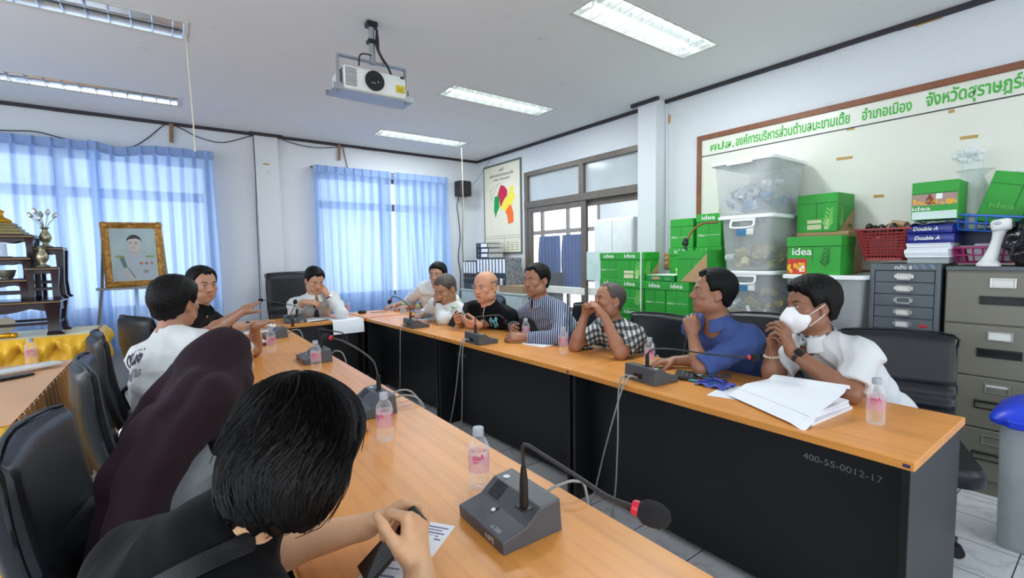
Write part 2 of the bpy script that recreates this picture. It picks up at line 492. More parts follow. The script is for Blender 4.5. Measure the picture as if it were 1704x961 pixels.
# white cupboard and small cabinet there
t = thing('cupboard', 'tall white cupboard standing in the room beyond the glass doors', 'cupboard', (6.1, 5.15, 0))
MB().box(-0.24, 0.24, -0.42, 0.4, 0, 1.98, 0.008).build('body', mat('white_laminate', (216, 222, 222), 0.5), t)
MB().box(-0.252, -0.243, -0.41, -0.012, 0.06, 1.95, 0.003).box(-0.252, -0.243, 0.0, 0.385, 0.06, 1.95, 0.003).build('door', mat('white_laminate', (216, 222, 222)), t, 0)
t = thing('bookcase', 'dark low bookcase seen through the glass doors below the blue curtains', 'bookcase', (6.2, 7.5, 0))
MB().box(-0.2, 0.2, -0.6, 0.6, 0, 1.05, 0.006).build('body', mat('dark_laminate', (50, 54, 62), 0.5), t)
for k in range(4): MB().box(-0.21, -0.202, -0.58 + k * 0.29, -0.31 + k * 0.29, 0.06, 1.0, 0.003).build('door', mat('dark_laminate', (50, 54, 62)), t)
# a sheet of paper stuck on the door glass
tag(MB().box(4.195, 4.197, 3.86, 4.10, 1.08, 1.43).build('notice_sheet', mat('pale_green_paper', (192, 214, 212), 0.8), None, 0), 'pale greenish sheet stuck on the glass sliding door', 'sheet')

# ------------------------------------------------------------------ curtains
def curtain_mat():
    g = N('sheer_blue_cloth'); v = g.coord()
    weave = g.noise(v, 90, 3)
    c = g.ramp(weave, [(0.3, rgb((172, 198, 236))), (0.7, rgb((184, 208, 241)))])
    df = g.n('BsdfDiffuse'); tl = g.n('BsdfTranslucent'); tp = g.n('BsdfTransparent')
    g.l(c, df.inputs[0]); g.l(c, tl.inputs[0]); tp.inputs[0].default_value = (0.72, 0.84, 1.0, 1)
    m1 = g.n('MixShader'); m1.inputs[0].default_value = 0.72; g.l(df.outputs[0], m1.inputs[1]); g.l(tl.outputs[0], m1.inputs[2])
    m2 = g.n('MixShader'); m2.inputs[0].default_value = 0.09; g.l(m1.outputs[0], m2.inputs[1]); g.l(tp.outputs[0], m2.inputs[2])
    g.l(m2.outputs[0], g.out.inputs[0])
    return g.m
CURT = curtain_mat()
BAND = mat('curtain_header_cloth', (136, 162, 208), 0.85, var=0.1, bump=0.2, bscale=200)
def curtain(x0, x1, z0, z1, label, pleats, seed, sag=0.0, y=6.47):
    r = random.Random(seed); t = thing('curtain', label, 'curtain', ((x0 + x1) / 2, y, z0), group='blue window curtains')
    ph = [r.uniform(-0.5, 0.5) for _ in range(6)]; w = x1 - x0
    jit = [r.uniform(-0.25, 0.25) for _ in range(pleats + 2)]
    def fold(u, v):
        # sharp pinch pleats at the header that open into soft folds
        k = u * pleats; i = int(k); fr = k - i
        cpos = 0.5 + 0.12 * jit[min(i, pleats)] * (1 - v)
        pin = math.exp(-((fr - cpos) / (0.11 + 0.16 * (1 - v))) ** 2)
        soft = math.sin(2 * PI * (u * pleats * 1.9 + ph[0] + 0.12 * math.sin(5 * v + ph[1] * 6)))
        s2 = math.sin(2 * PI * (u * pleats * 0.7 + ph[2]) + 1.2 * (1 - v))
        return -0.075 * pin * (0.45 + 0.55 * v) + (1 - v) * (0.024 * soft + 0.024 * s2)
    sg = lambda u: -sag * math.exp(-((u - 0.22) / 0.16) ** 2)
    H = z1 - z0
    def fn(u, v):
        x = x0 + w * u + (1 - v) * 0.03 * math.sin(u * 9 + ph[3] * 5)
        return (x - (x0 + x1) / 2, fold(u, v), v * (H - 0.09 + sg(u)))
    MB().sheet(fn, pleats * 16, 26).build('cloth', CURT, t, 80)
    def fb(u, v):
        k = u * pleats; fr = k - int(k)
        return (x0 + w * u - (x0 + x1) / 2, -0.012 - 0.022 * math.exp(-((fr - 0.5) / 0.07) ** 2), H - 0.095 + sg(u) + 0.095 * v)
    MB().sheet(fb, pleats * 14, 3, 0.006).build('header_band', BAND, t, 80)
    return t
curtain(-2.25, -0.51, 0.46, 2.63, 'long blue curtain panel behind the altar stands', 13, 1)
curtain(-0.56, 0.5, 0.46, 2.63, 'blue curtain panel with sagging header behind the framed portrait', 9, 2, 0.05, 6.36)
curtain(1.60, 2.66, 0.46, 2.62, 'wide blue curtain panel behind the man in the tie', 9, 3)
curtain(2.70, 3.58, 0.46, 2.62, 'blue curtain panel nearest the corner with the small speaker', 7, 4)
for (a, b, lb) in ((-2.3, 0.52, 'curtain rod above the altar and portrait'), (1.58, 3.6, 'curtain rod over the window by the room corner')):
    t = thing('curtain_rod', lb, 'curtain rod', ((a + b) / 2, 6.52, 2.6))
    h = (b - a) / 2
    MB().cyl((-h, 0, 0), (h, 0, 0), 0.012, n=10).build('rod', mat('rod_wood', (150, 110, 70), 0.5), t)
    for x in (-h + 0.05, 0.0, h - 0.05): MB().box(x - 0.012, x + 0.012, 0, 0.06, -0.02, 0.02, 0.003).build('bracket', mat('rod_bracket', (190, 180, 160), 0.5), t)

# ------------------------------------------------------------------ ceiling troffers
SILVER = mat('mirror_louvre', (225, 230, 236), 0.18, 0.9, var=0.02)
REFL_ON = mat('white_louvre', (226, 230, 226), 0.35, 0.25, var=0.02)
TRIMW = mat('light_trim', (206, 206, 200), 0.5)
TUBE_ON = emit('lit_tube', (240, 250, 255), 5.0)
TUBE_OFF = mat('unlit_tube', (220, 226, 230), 0.3)
def troffer(x0, yc, on, label):
    t = thing('ceiling_light', label, 'ceiling light', (x0 + 0.62, yc, CEIL), group='recessed louvre ceiling lights')
    hx, hy, dp = 0.625, 0.155, 0.075
    b = MB()
    for s in (-1, 1):
        b.box(-hx - 0.012, hx + 0.012, s * hy - 0.012, s * hy + 0.012, -0.006, 0.0, 0.002); b.box(s * hx - 0.012, s * hx + 0.012, -hy, hy, -0.006, 0.0, 0.002)
    b.build('rim', TRIMW, t, 0)
    b = MB(); q = [(-hy + 0.005, 0.0), (-hy + 0.02, dp), (-0.03, dp), (0.0, 0.02), (0.03, dp), (hy - 0.02, dp), (hy - 0.005, 0.0), (hy + 0.001, dp + 0.012), (-hy - 0.001, dp + 0.012)]
    b.prism(q, (-hx + 0.006, 0, 0.001), (0, 1, 0), (0, 0, 1), 2 * hx - 0.012)
    for s in (-1, 1): b.box(s * (hx - 0.012) - 0.006, s * (hx - 0.012) + 0.006, -hy + 0.004, hy - 0.004, 0.0, dp + 0.01)
    b.build('reflector', REFL_ON if on else SILVER, t, 0)
    for s in (-1, 1):
        tb = MB().cyl((-0.59, s * 0.082, 0.052), (0.59, s * 0.082, 0.052), 0.013, n=12)
        tb.m(1).cyl((-0.608, s * 0.082, 0.052), (-0.59, s * 0.082, 0.052), 0.0135, n=12).cyl((0.59, s * 0.082, 0.052), (0.608, s * 0.082, 0.052), 0.0135, n=12)
        tb.build('tube', [TUBE_ON if on else TUBE_OFF, SILVER], t)
        lv = MB()
        for k in range(11):
            x = -0.55 + 1.1 * k / 10
            lv.prism([(-0.062, 0.05), (-0.062, 0.002), (0.062, 0.002), (0.062, 0.05), (0.03, 0.022), (-0.03, 0.022)][::-1], (x, s * 0.078, 0), (0, 1, 0), (0, 0, 1), 0.005)
        lv.build('louvre_grille', REFL_ON if on else SILVER, t, 0)
    if on:
        l = bpy.data.lights.new('tube_light', 'AREA'); l.shape = 'RECTANGLE'; l.size, l.size_y = 1.16, 0.26; l.energy = 25; l.color = (0.93, 1.0, 1.0)
        o = bpy.data.objects.new('tube_light', l); COL.objects.link(o); o.parent = t; o.location = (0, 0, -0.008)
    return t
troffer(2.185, 2.115, True, 'lit louvre ceiling light over the near end of the table row')
troffer(2.185, 3.94, True, 'lit louvre ceiling light beyond the projector, middle of the lit three')
troffer(2.185, 5.69, True, 'lit louvre ceiling light closest to the window wall')
troffer(-1.05, 3.945, False, 'unlit louvre ceiling light with the pull string at its end')
troffer(-1.05, 5.70, False, 'unlit louvre ceiling light above the altar curtain')
# ------------------------------------------------------------------ conference tables
def wood_mat(name, c, axis):
    g = N(name); sc = (5, 0.55, 5) if axis == 'y' else (0.55, 5, 5)
    v = g.coord('Object', sc); col = rgb(c)[:3]
    n1 = g.noise(v, 2.2, 6, 0.6)
    wv = g.n('TexWave', i_Scale=1.3, i_Distortion=5.0, i_Detail=4.0, i_Detail_Scale=1.2)
    wv.bands_direction = 'X' if axis == 'y' else 'Y'
    g.l(v, wv.inputs['Vector'])
    a = g.ramp(n1, [(0.25, tuple(x * 0.80 for x in col)), (0.5, col), (0.8, tuple(min(1, x * 1.1) for x in col))])
    b = g.ramp(wv.outputs[1], [(0.0, (0.82, 0.78, 0.72)), (0.35, (1, 1, 1))])
    fine = g.ramp(g.noise(g.coord('Object', (60, 2.5, 60) if axis == 'y' else (2.5, 60, 60)), 1.5, 3), [(0.3, (0.93,) * 3), (0.6, (1, 1, 1))])
    g.l(g.mix(0.5, g.mix(0.4, a, b, 'MULTIPLY'), fine, 'MULTIPLY'), g.p.inputs['Base Color'])
    g.p.inputs['Roughness'].default_value = 0.34
    return g.m
WOODX = wood_mat('cherry_laminate_cross', (228, 154, 76), 'x')
BLACKP = mat('black_panel', (20, 21, 25), 0.42, var=0.15, vscale=3)
TOP = 0.75
def desk(label, corner, along, deep, L, Wd, group, screw=True, writing=None, near_end=False, setback=0.14):
    """corner = inner front corner on the floor, 'along' runs the length, 'deep' towards the seats"""
    al = Vector(along).normalized(); rz = math.atan2(al.y, al.x)
    t = thing('conference_table', label, 'table', corner, rz, group)
    s = 1 if Vector((-al.y, al.x, 0)).dot(Vector(deep)) > 0 else -1
    Y = lambda a, b: (min(s * a, s * b), max(s * a, s * b))
    tp = MB(); a, b = Y(0, Wd); tp.box(0.001, L - 0.001, a, b, TOP - 0.03, TOP, 0.003)
    tp.build('tabletop', WOODX, t, 0)
    for x in (0.012, L - 0.034):
        a, b = Y(0.004, Wd - 0.01); p = MB().box(x, x + 0.022, a, b, 0.0, TOP - 0.03, 0.002); p.build('side_panel', BLACKP, t, 0)
    a, b = Y(setback, setback + 0.018); MB().box(0.034, L - 0.034, a, b, 0.04, TOP - 0.03, 0.002).build('front_panel', BLACKP, t, 0)
    if screw:
        a, b = Y(-0.0015, 0.001); MB().box(L - 0.03, L - 0.012, a, b, TOP - 0.021, TOP - 0.011, 0.001).build('edge_tag', mat('purple_tag', (70, 50, 90), 0.5), t, 0)
        sc = MB()
        for x in (0.06, L - 0.06): sc.cyl((x, s * (setback - 0.004), TOP - 0.06), (x, s * (setback + 0.001), TOP - 0.06), 0.006, n=10)
        sc.build('screw', mat('screw_steel', (150, 150, 155), 0.3, 0.8), t)
    return t
PAINT = mat('white_paint_marker', (120, 120, 122), 0.6)
GRP = 'conference tables of the horseshoe'
# far to near along the right side; lengths follow the visible joints
R0 = Vector((1.69, 4.93, 0)); R1 = Vector((1.752, 3.42, 0)); R2 = Vector((1.79, 1.88, 0)); R3 = Vector((1.777, 0.375, 0))
def right_desk(a, b, label, **k):
    return desk(label, a, b - a, (1, 0, 0), (b - a).length, 0.64, GRP, **k)
right_desk(R0, R1, 'cherry topped black table before the bald man, far end of the side row')
d2 = right_desk(R1, R2, 'cherry topped black table in front of the striped and plaid shirts')
d3 = right_desk(R2, R3, 'cherry topped black table carrying the curled paper pad at the row end', setback=0.12)
def wr(d, body, x, z, w, h, set_):
    m = MB(); text(m, body, (x, set_ - 0.001, z), (1, 0, 0), (0, 0, 1), w=w, h=h, bold=0.0)
    return m
# numbers painted on the front panels (the panel faces the empty middle of the horseshoe)
m_ = MB(); text(m_, '400-55-0012-17', (1.151, 0.1185, 0.61), (1, 0, -0.02), (0, 0, 1), w=0.245, h=0.024, lift=-0.002); 
m_.v = [(x, 0.1183, z) for x, y, z in m_.v]; m_.build('painted_number', PAINT, d3, 0)
m_ = MB(); text(m_, '0055-0012', (0.10, 0.1385, 0.585), (1, 0, -0.05), (0, 0, 1), w=0.14, h=0.024)
m_.v = [(x, 0.1383, z) for x, y, z in m_.v]; m_.build('painted_number', PAINT, d2, 0)
# head table across the far end and the left row
desk('cherry topped black head table in front of the man in the tie', (1.685, 4.945, 0), (-1, 0.0, 0), (0, 1, 0), 1.47, 0.64, GRP, screw=False)
# filler corner between head table and side row
t = thing('conference_table', 'corner table joining the head table to the side row by the window', 'table', (1.69, 4.945, 0), 0, GRP)
MB().prism([(0.003, 0.003), (0.62, 0.0), (0.64, 0.34), (0.36, 0.62), (0.003, 0.64)], (0, 0, TOP - 0.03), (1, 0, 0), (0, 1, 0), 0.03).build('tabletop', WOODX, t, 0)
MB().box(0.56, 0.58, 0.02, 0.32, 0, TOP - 0.03, 0.002).build('side_panel', BLACKP, t, 0)
MB().box(0.02, 0.34, 0.57, 0.59, 0, TOP - 0.03, 0.002).build('side_panel', BLACKP, t, 0)
L0 = Vector((0.875, 4.92, 0)); L1 = Vector((0.862, 3.43, 0)); L2 = Vector((0.852, 1.93, 0)); L3 = Vector((0.838, 0.43, 0)); L4 = Vector((0.83, -0.6, 0))
for a, b, lb in ((L0, L1, 'cherry topped table under the pointing man\'s hands, next to the head table'), (L1, L2, 'cherry topped table between the white T-shirt man and the headscarf'),
                 (L2, L3, 'cherry topped table under the big microphone and the phone user\'s hands'), (L3, L4, 'cherry topped table at the near end of the row, cut off by the picture edge')):
    desk(lb, a, b - a, (-1, 0, 0), (b - a).length, 0.66, GRP, screw=False)
# ------------------------------------------------------------------ filing cabinets along the right wall
OLIVE = mat('olive_grey_enamel', (122, 120, 106), 0.45, var=0.05, vscale=2)
GREYM = mat('blue_grey_enamel', (92, 100, 106), 0.45, var=0.06, vscale=2)
DARKREC = mat('black_recess', (16, 16, 18), 0.4)
STEEL = mat('nickel_steel', (190, 190, 186), 0.28, 0.85)
CARD = mat('label_card', (226, 226, 220), 0.7)
NX = Vector((-1, 0, 0)); NYv = Vector((0, -1, 0)); ZV = Vector((0, 0, 1))
def filing_cabinet(y0, y1, label, H=1.29, x=3.65):
    t = thing('filing_cabinet', label, 'filing cabinet', (x, (y0 + y1) / 2, 0))
    h = (y1 - y0) / 2
    MB().box(0.012, 0.50, -h, h, 0, H, 0.004).build('body', OLIVE, t, 0)
    MB().box(-0.004, 0.014, -h, h, H - 0.022, H, 0.003).build('top_edge', GREYM, t, 0)
    MB().box(0.02, 0.03, -h + 0.005, h - 0.005, 0.0, 0.08, 0.002).build('plinth', OLIVE, t, 0)
    dh = (H - 0.03 - 0.085) / 4
    for k in range(4):
        z0 = 0.085 + k * dh
        d = MB().box(-0.006, 0.012, -h + 0.006, h - 0.006, z0 + 0.004, z0 + dh - 0.004, 0.004)
        d = d.build('drawer', OLIVE, t, 0)
        hz = z0 + dh * 0.47
        q = MB().box(-0.0065, -0.005, -0.085, 0.085, hz - 0.02, hz + 0.022)
        q.m(1).box(-0.016, -0.006, -0.085, 0.085, hz + 0.012, hz + 0.024, 0.003).box(-0.012, -0.006, -0.088, -0.082, hz - 0.022, hz + 0.024, 0.001).box(-0.012, -0.006, 0.082, 0.088, hz - 0.022, hz + 0.024, 0.001).box(-0.010, -0.006, -0.088, 0.088, hz - 0.024, hz - 0.018, 0.001)
        q.build('handle', [DARKREC, mat('black_handle', (34, 34, 34), 0.35)], d, 0)
        lz = z0 + dh * 0.80
        q = MB()
        for a in ((-0.05, 0.05, lz - 0.026, lz - 0.021), (-0.05, 0.05, lz + 0.021, lz + 0.026), (-0.05, -0.044, lz - 0.026, lz + 0.026), (0.044, 0.05, lz - 0.026, lz + 0.026)):
            q.box(-0.012, -0.005, *a, 0.001)
        if k >= 2: q.m(1).box(-0.008, -0.006, -0.044, 0.044, lz - 0.021, lz + 0.021)
        elif k == 1: q.m(1).box(-0.008, -0.006, -0.044, 0.044, lz + 0.008, lz + 0.021)
        q.build('label_holder', [STEEL, CARD], d, 0)
    return t
filing_cabinet(0.205, 0.675, 'olive grey four-drawer filing cabinet at the row end behind the masked man\'s chair')
t = thing('drawer_cabinet', 'blue-grey cabinet of many shallow labelled drawers beside the filing cabinet', 'drawer cabinet', (3.65, 0.865, 0))
h = 0.17; H = 1.305
MB().box(0.012, 0.42, -h, h, 0, H, 0.004).build('body', GREYM, t, 0)
q = MB().box(-0.012, 0.012, -h, -h + 0.022, 0, H, 0.003).box(-0.012, 0.012, h - 0.022, h, 0, H, 0.003).box(-0.012, 0.012, -h, h, H - 0.04, H, 0.003)
q.build('front_frame', GREYM, t, 0)
dh = 0.0735
for k in range(16):
    z1 = H - 0.044 - k * dh
    if z1 - dh < 0.03: break
    d = MB().box(-0.008, 0.012, -h + 0.025, h - 0.025, z1 - dh + 0.004, z1, 0.003).build('drawer', GREYM, t, 0)
    zc = z1 - dh * 0.45; q = MB()
    for a in ((-0.034, 0.034, zc - 0.018, zc - 0.014), (-0.034, 0.034, zc + 0.014, zc + 0.018), (-0.034, -0.03, zc - 0.018, zc + 0.018), (0.03, 0.034, zc - 0.018, zc + 0.018)):
        q.box(-0.014, -0.007, *a, 0.0008)
    for s in (-1, 1): q.box(-0.014, -0.007, min(s * 0.034, s * 0.046), max(s * 0.034, s * 0.046), zc - 0.011, zc + 0.011, 0.001)
    q.box(-0.02, -0.012, -0.03, 0.03, zc - 0.022, zc - 0.016, 0.002)
    if k != 2: q.m(1).box(-0.0095, -0.008, -0.03, 0.03, zc - 0.014, zc + 0.014)
    q.build('label_holder', [STEEL, CARD], d, 0)
    if k == 4:
        m_ = MB().ball((-0.009, -0.105, zc - 0.006), (0.002, 0.02, 0.009), nu=10, nv=6).ball((-0.009, -0.09, zc - 0.003), (0.002, 0.009, 0.011), nu=8, nv=6)
        m_.build('red_paint_mark', mat('red_paint', (190, 46, 50), 0.6), d)
m_ = MB(); text(m_, 'คลัง 8', (-0.0125, 0.045, H - 0.034), (0, -1, 0), ZV, w=0.085, h=0.026, bold=0.015); m_.build('lettering', mat('pale_marker', (222, 226, 226), 0.6), t, 0)
m_ = MB(); m_.sheet(lambda u, v: (-0.014 - 0.004 * math.sin(u * 17 + v * 3), -0.045 - 0.11 * u, H - 0.032 + 0.03 * v), 12, 3, 0.001); m_.build('tape_strip', mat('grey_tape', (110, 128, 148), 0.2), t, 0)

# ------------------------------------------------------------------ whiteboard with green lettering
t = thing('whiteboard', 'wide wall whiteboard in a brown wooden frame, headed with green lettering', 'whiteboard', (4.2, 1.14, 1.2))
WBX = -0.03; wy0, wy1, wz0, wz1 = -0.3, 2.60, 1.20, 2.505
WOODF = mat('brown_frame_wood', (128, 78, 52), 0.5, var=0.15, vscale=14)
L_ = lambda y: y - 1.14
MB().box(-0.02, -0.004, L_(wy0), L_(wy1), 0, wz1 - 1.2, 0.001).build('board', mat('cream_board', (224, 226, 214), 0.25, var=0.02, vscale=2), t, 0)
fm = MB(); fw = 0.045
for a in ((wy0, wy1, wz1 - fw, wz1), (wy0, wy1, wz0, wz0 + fw), (wy0, wy0 + fw, wz0, wz1), (wy1 - fw, wy1, wz0, wz1)):
    fm.box(-0.034, -0.002, L_(a[0]), L_(a[1]), a[2] - 1.2, a[3] - 1.2, 0.003)
fm.build('board_frame', WOODF, t, 0)
MB().box(-0.0225, -0.019, L_(wy0 + fw), L_(wy1 - fw), 1.105, 1.112).build('ruled_line', mat('dark_line', (50, 50, 52), 0.5), t, 0)
GREENT = mat('green_vinyl_lettering', (62, 176, 56), 0.5)
m_ = MB()
for body, px0, px1, py, hh in (('ศปส.', 1182, 1222, 246, 0.072), ('องค์การบริหารส่วนตำบลมะขามเตี้ย', 1224, 1414, 240, 0.098), ('อำเภอเมือง', 1434, 1518, 200, 0.088), ('จังหวัดสุราษฎร์ธานี', 1541, 1748, 168, 0.125)):
    a, b = AX(px0, py, 4.177), AX(px1, py - 40, 4.177)
    low = 0.03 if body.startswith('จัง') else 0.006
    text(m_, body, (-0.0205, L_(a.y), 1.150 - low), (0, -1, 0), ZV, w=a.y - b.y, h=hh, bold=0.022)
m_.build('lettering', GREENT, t, 0)
TAPE = mat('old_yellow_tape', (186, 150, 84), 0.6)
for px, py, w_ in ((1405, 263, .105), (1462, 326, .06), (1612, 228, .085), (1200, 350, .05), (1415, 214, .05), (1583, 185, .03)):
    c = AX(px, py, 4.176); MB().obox((-0.0208, L_(c.y), c.z - 1.2), (0.0014, w_, 0.02), Matrix.Rotation(0.03, 3, 'X')).build('tape_remnant', TAPE, t, 0)
# tape remnants, nails and hooks left on walls
for px, py, X, w_, lb in ((1277, 117, 4.198, .07, 'old yellow tape strip high on the wall above the whiteboard'), (1545, 35, 4.198, .14, 'long brown tape strip by the ceiling trim above the whiteboard lettering')):
    c = AX(px, py, X); tag(MB().box(-0.001, 0.001, -w_ / 2, w_ / 2, -0.011, 0.011).build('tape_strip', TAPE, None, 0, c), lb, 'tape')
c = AX(1114, 198, 4.198); tag(MB().ball((0, 0, 0), (0.002, 0.016, 0.05), nu=10, nv=8).build('tape_strip', TAPE, None, 40, c), 'narrow upright yellow tape scrap beside the wall column', 'tape')
c = AY(443, 273, 6.528); tag(MB().box(-0.035, 0.035, -0.001, 0.001, -0.009, 0.009).build('tape_strip', TAPE, None, 0, c), 'short brown tape strip on the back wall pilaster', 'tape')
for px, lb in ((284, 'short brown wooden stick hanging from the ceiling trim above the portrait'), (564, 'short brown wooden stick hanging from the ceiling trim above the head of table')):
    c = AY(px, 206 if px < 300 else 241, 6.55)
    tag(MB().obox((0, 0, -0.10), (0.035, 0.012, 0.21), Matrix.Rotation(0.04, 3, 'Y'), 0.002).build('wooden_stick', mat('old_batten', (140, 106, 76), 0.7, var=0.2), None, 0, c), lb, 'stick')
BLACKC = mat('black_cable', (22, 22, 26), 0.5)
def cable(name, pts, r, m, label, cat='cable', per=6, group=None):
    return tag(MB().tube(smooth_path(pts, per), r, 6).build(name, m, None, 60), label, cat, group)
yw = 6.565
cable('cable', [AY(*p, yw) for p in ((-60, 214), (12, 217), (60, 219), (112, 232), (160, 242), (215, 245), (245, 230), (277, 206), (300, 213), (330, 228), (370, 237), (417, 226))] + [AY(440, 222, 6.51), AY(462, 226, 6.53)] + [AY(*p, yw) for p in ((480, 236), (520, 245), (558, 245), (569, 243), (574, 262), (580, 285))], 0.005, BLACKC, 'black cable looping along the top of the back wall')
cable('cable', [AY(421, 226, 6.55), AY(425, 290, 6.55), AY(428, 380, 6.55), AY(432, 470, 6.55), AY(434, 560, 6.55)], 0.004, BLACKC, 'thin black cable running down beside the back wall pilaster')

# ------------------------------------------------------------------ wall map
t = thing('wall_map', 'framed district map with red, green, yellow and orange areas on the wall', 'map', (4.2, 5.88, 1.44))
MB().box(-0.016, -0.003, -0.485, 0.485, 0, 1.36, 0.001).build('board', mat('map_paper', (226, 222, 202), 0.6, var=0.02), t, 0)
q = MB()
for a in ((-0.49, 0.49, 1.345, 1.37), (-0.49, 0.49, -0.01, 0.015), (-0.49, -0.47, 0, 1.37), (0.47, 0.49, 0, 1.37)): q.box(-0.024, -0.002, a[0], a[1], a[2], a[3], 0.002)
q.build('frame', mat('map_frame', (112, 116, 112), 0.4, 0.4), t, 0)
def mp(px, py):
    p = AX(px, py, 4.183); return (-(p.y - 5.88), p.z - 1.44)
MAPC = {'red': (196, 36, 72), 'green': (24, 150, 72), 'yellow': (240, 222, 70), 'orange': (240, 110, 40)}
for nm, pts in (('red', ((833, 308), (839, 309), (844, 316), (844, 325), (839, 331), (833, 345), (831, 331), (828, 325), (831, 314))), ('green', ((823, 328), (829, 325), (831, 332), (831, 345), (827, 354), (825, 363), (822, 349))),
                ('yellow', ((849, 309), (855, 310), (854, 317), (857, 325), (853, 337), (851, 342), (848, 339), (841, 352), (833, 345), (839, 332), (845, 326), (848, 317))), ('orange', ((851, 342), (854, 352), (855, 369), (846, 373), (844, 358), (841, 352), (848, 340)))):
    m_ = MB().prism([mp(*p) for p in pts], (-0.0165, 0, 0), (0, -1, 0), ZV, 0.0012); m_.build('map_area', mat('map_' + nm, MAPC[nm], 0.6), t, 0)
m_ = MB(); ink = mat('map_ink', (60, 62, 60), 0.6)
for body, w, h, y, z in (('แผนที่', 0.12, 0.045, 0.06, 1.255), ('องค์การบริหารส่วนตำบลมะขามเตี้ย', 0.62, 0.05, 0.31, 1.175), ('อำเภอเมือง   จังหวัดสุราษฎร์ธานี', 0.44, 0.045, 0.22, 1.105)):
    text(m_, body, (-0.0165, y, z), (0, -1, 0), ZV, w=w, h=h, bold=0.01)
for a in ((-0.46, 0.46, 0.262), (-0.46, 0.46, 0.225), (-0.05, -0.045, None)):
    if a[2] is None: m_.box(-0.0172, -0.016, -0.052, -0.048, 0.02, 0.262)
    else: m_.box(-0.0172, -0.016, a[0], a[1], a[2], a[2] + 0.004)
for k in range(4):
    for y in (-0.15, -0.26, -0.37): m_.box(-0.0172, -0.016, y - 0.035, y + 0.035, 0.05 + k * 0.035, 0.056 + k * 0.035)
for k in range(5): m_.box(-0.0172, -0.016, 0.08, 0.42, 0.05 + k * 0.034, 0.053 + k * 0.034)
for (pa, pb) in (((815, 320), (832, 303)), ((815, 335), (830, 305)), ((815, 316), (820, 336))):
    a, b = mp(*pa), mp(*pb); m_.tube([(-0.0168, -a[0], a[1]), (-0.0168, -b[0], b[1])], 0.0018, 4)
m_.build('lettering', ink, t, 0)

# ------------------------------------------------------------------ paper cartons
GREENB = mat('green_carton', (44, 158, 52), 0.5, var=0.05, vscale=5)
GREENL = mat('light_green_print', (120, 200, 96), 0.55)
KRAFT = mat('kraft_board', (176, 146, 104), 0.75, var=0.08)
WHITEP = mat('white_print', (234, 240, 232), 0.6)
SEAM = mat('dark_green_seam', (26, 104, 38), 0.6)
YELP = mat('yellow_print', (232, 176, 48), 0.6); REDP = mat('red_print', (200, 60, 44), 0.6)
STRAP = mat('white_strap', (226, 232, 226), 0.4)
LEAF = [(0, 0), (0.10, 0.05), (0.2, 0.16), (0.24, 0.3), (0.12, 0.24), (0.03, 0.13)]
def sprig(mb, o, ux, uy, s):
    """stem with paired leaves"""
    o, ux, uy = Vector(o), Vector(ux), Vector(uy)
    nrm = ux.cross(uy)
    mb.prism([(-0.01 * s, 0), (0.01 * s, 0), (0.14 * s, s), (0.12 * s, s)], o, ux, uy, 0.0006)
    for k in range(5):
        b = o + (ux * (0.11 * (k / 5.0)) + uy * (0.12 + 0.19 * k)) * s; sc = s * (1.05 - 0.1 * k)
        mb.prism([(p[0] * sc, p[1] * sc) for p in LEAF], b, ux, uy, 0.0006)
        mb.prism([(-p[0] * sc, p[1] * sc) for p in reversed(LEAF)], b, ux, uy, 0.0006)
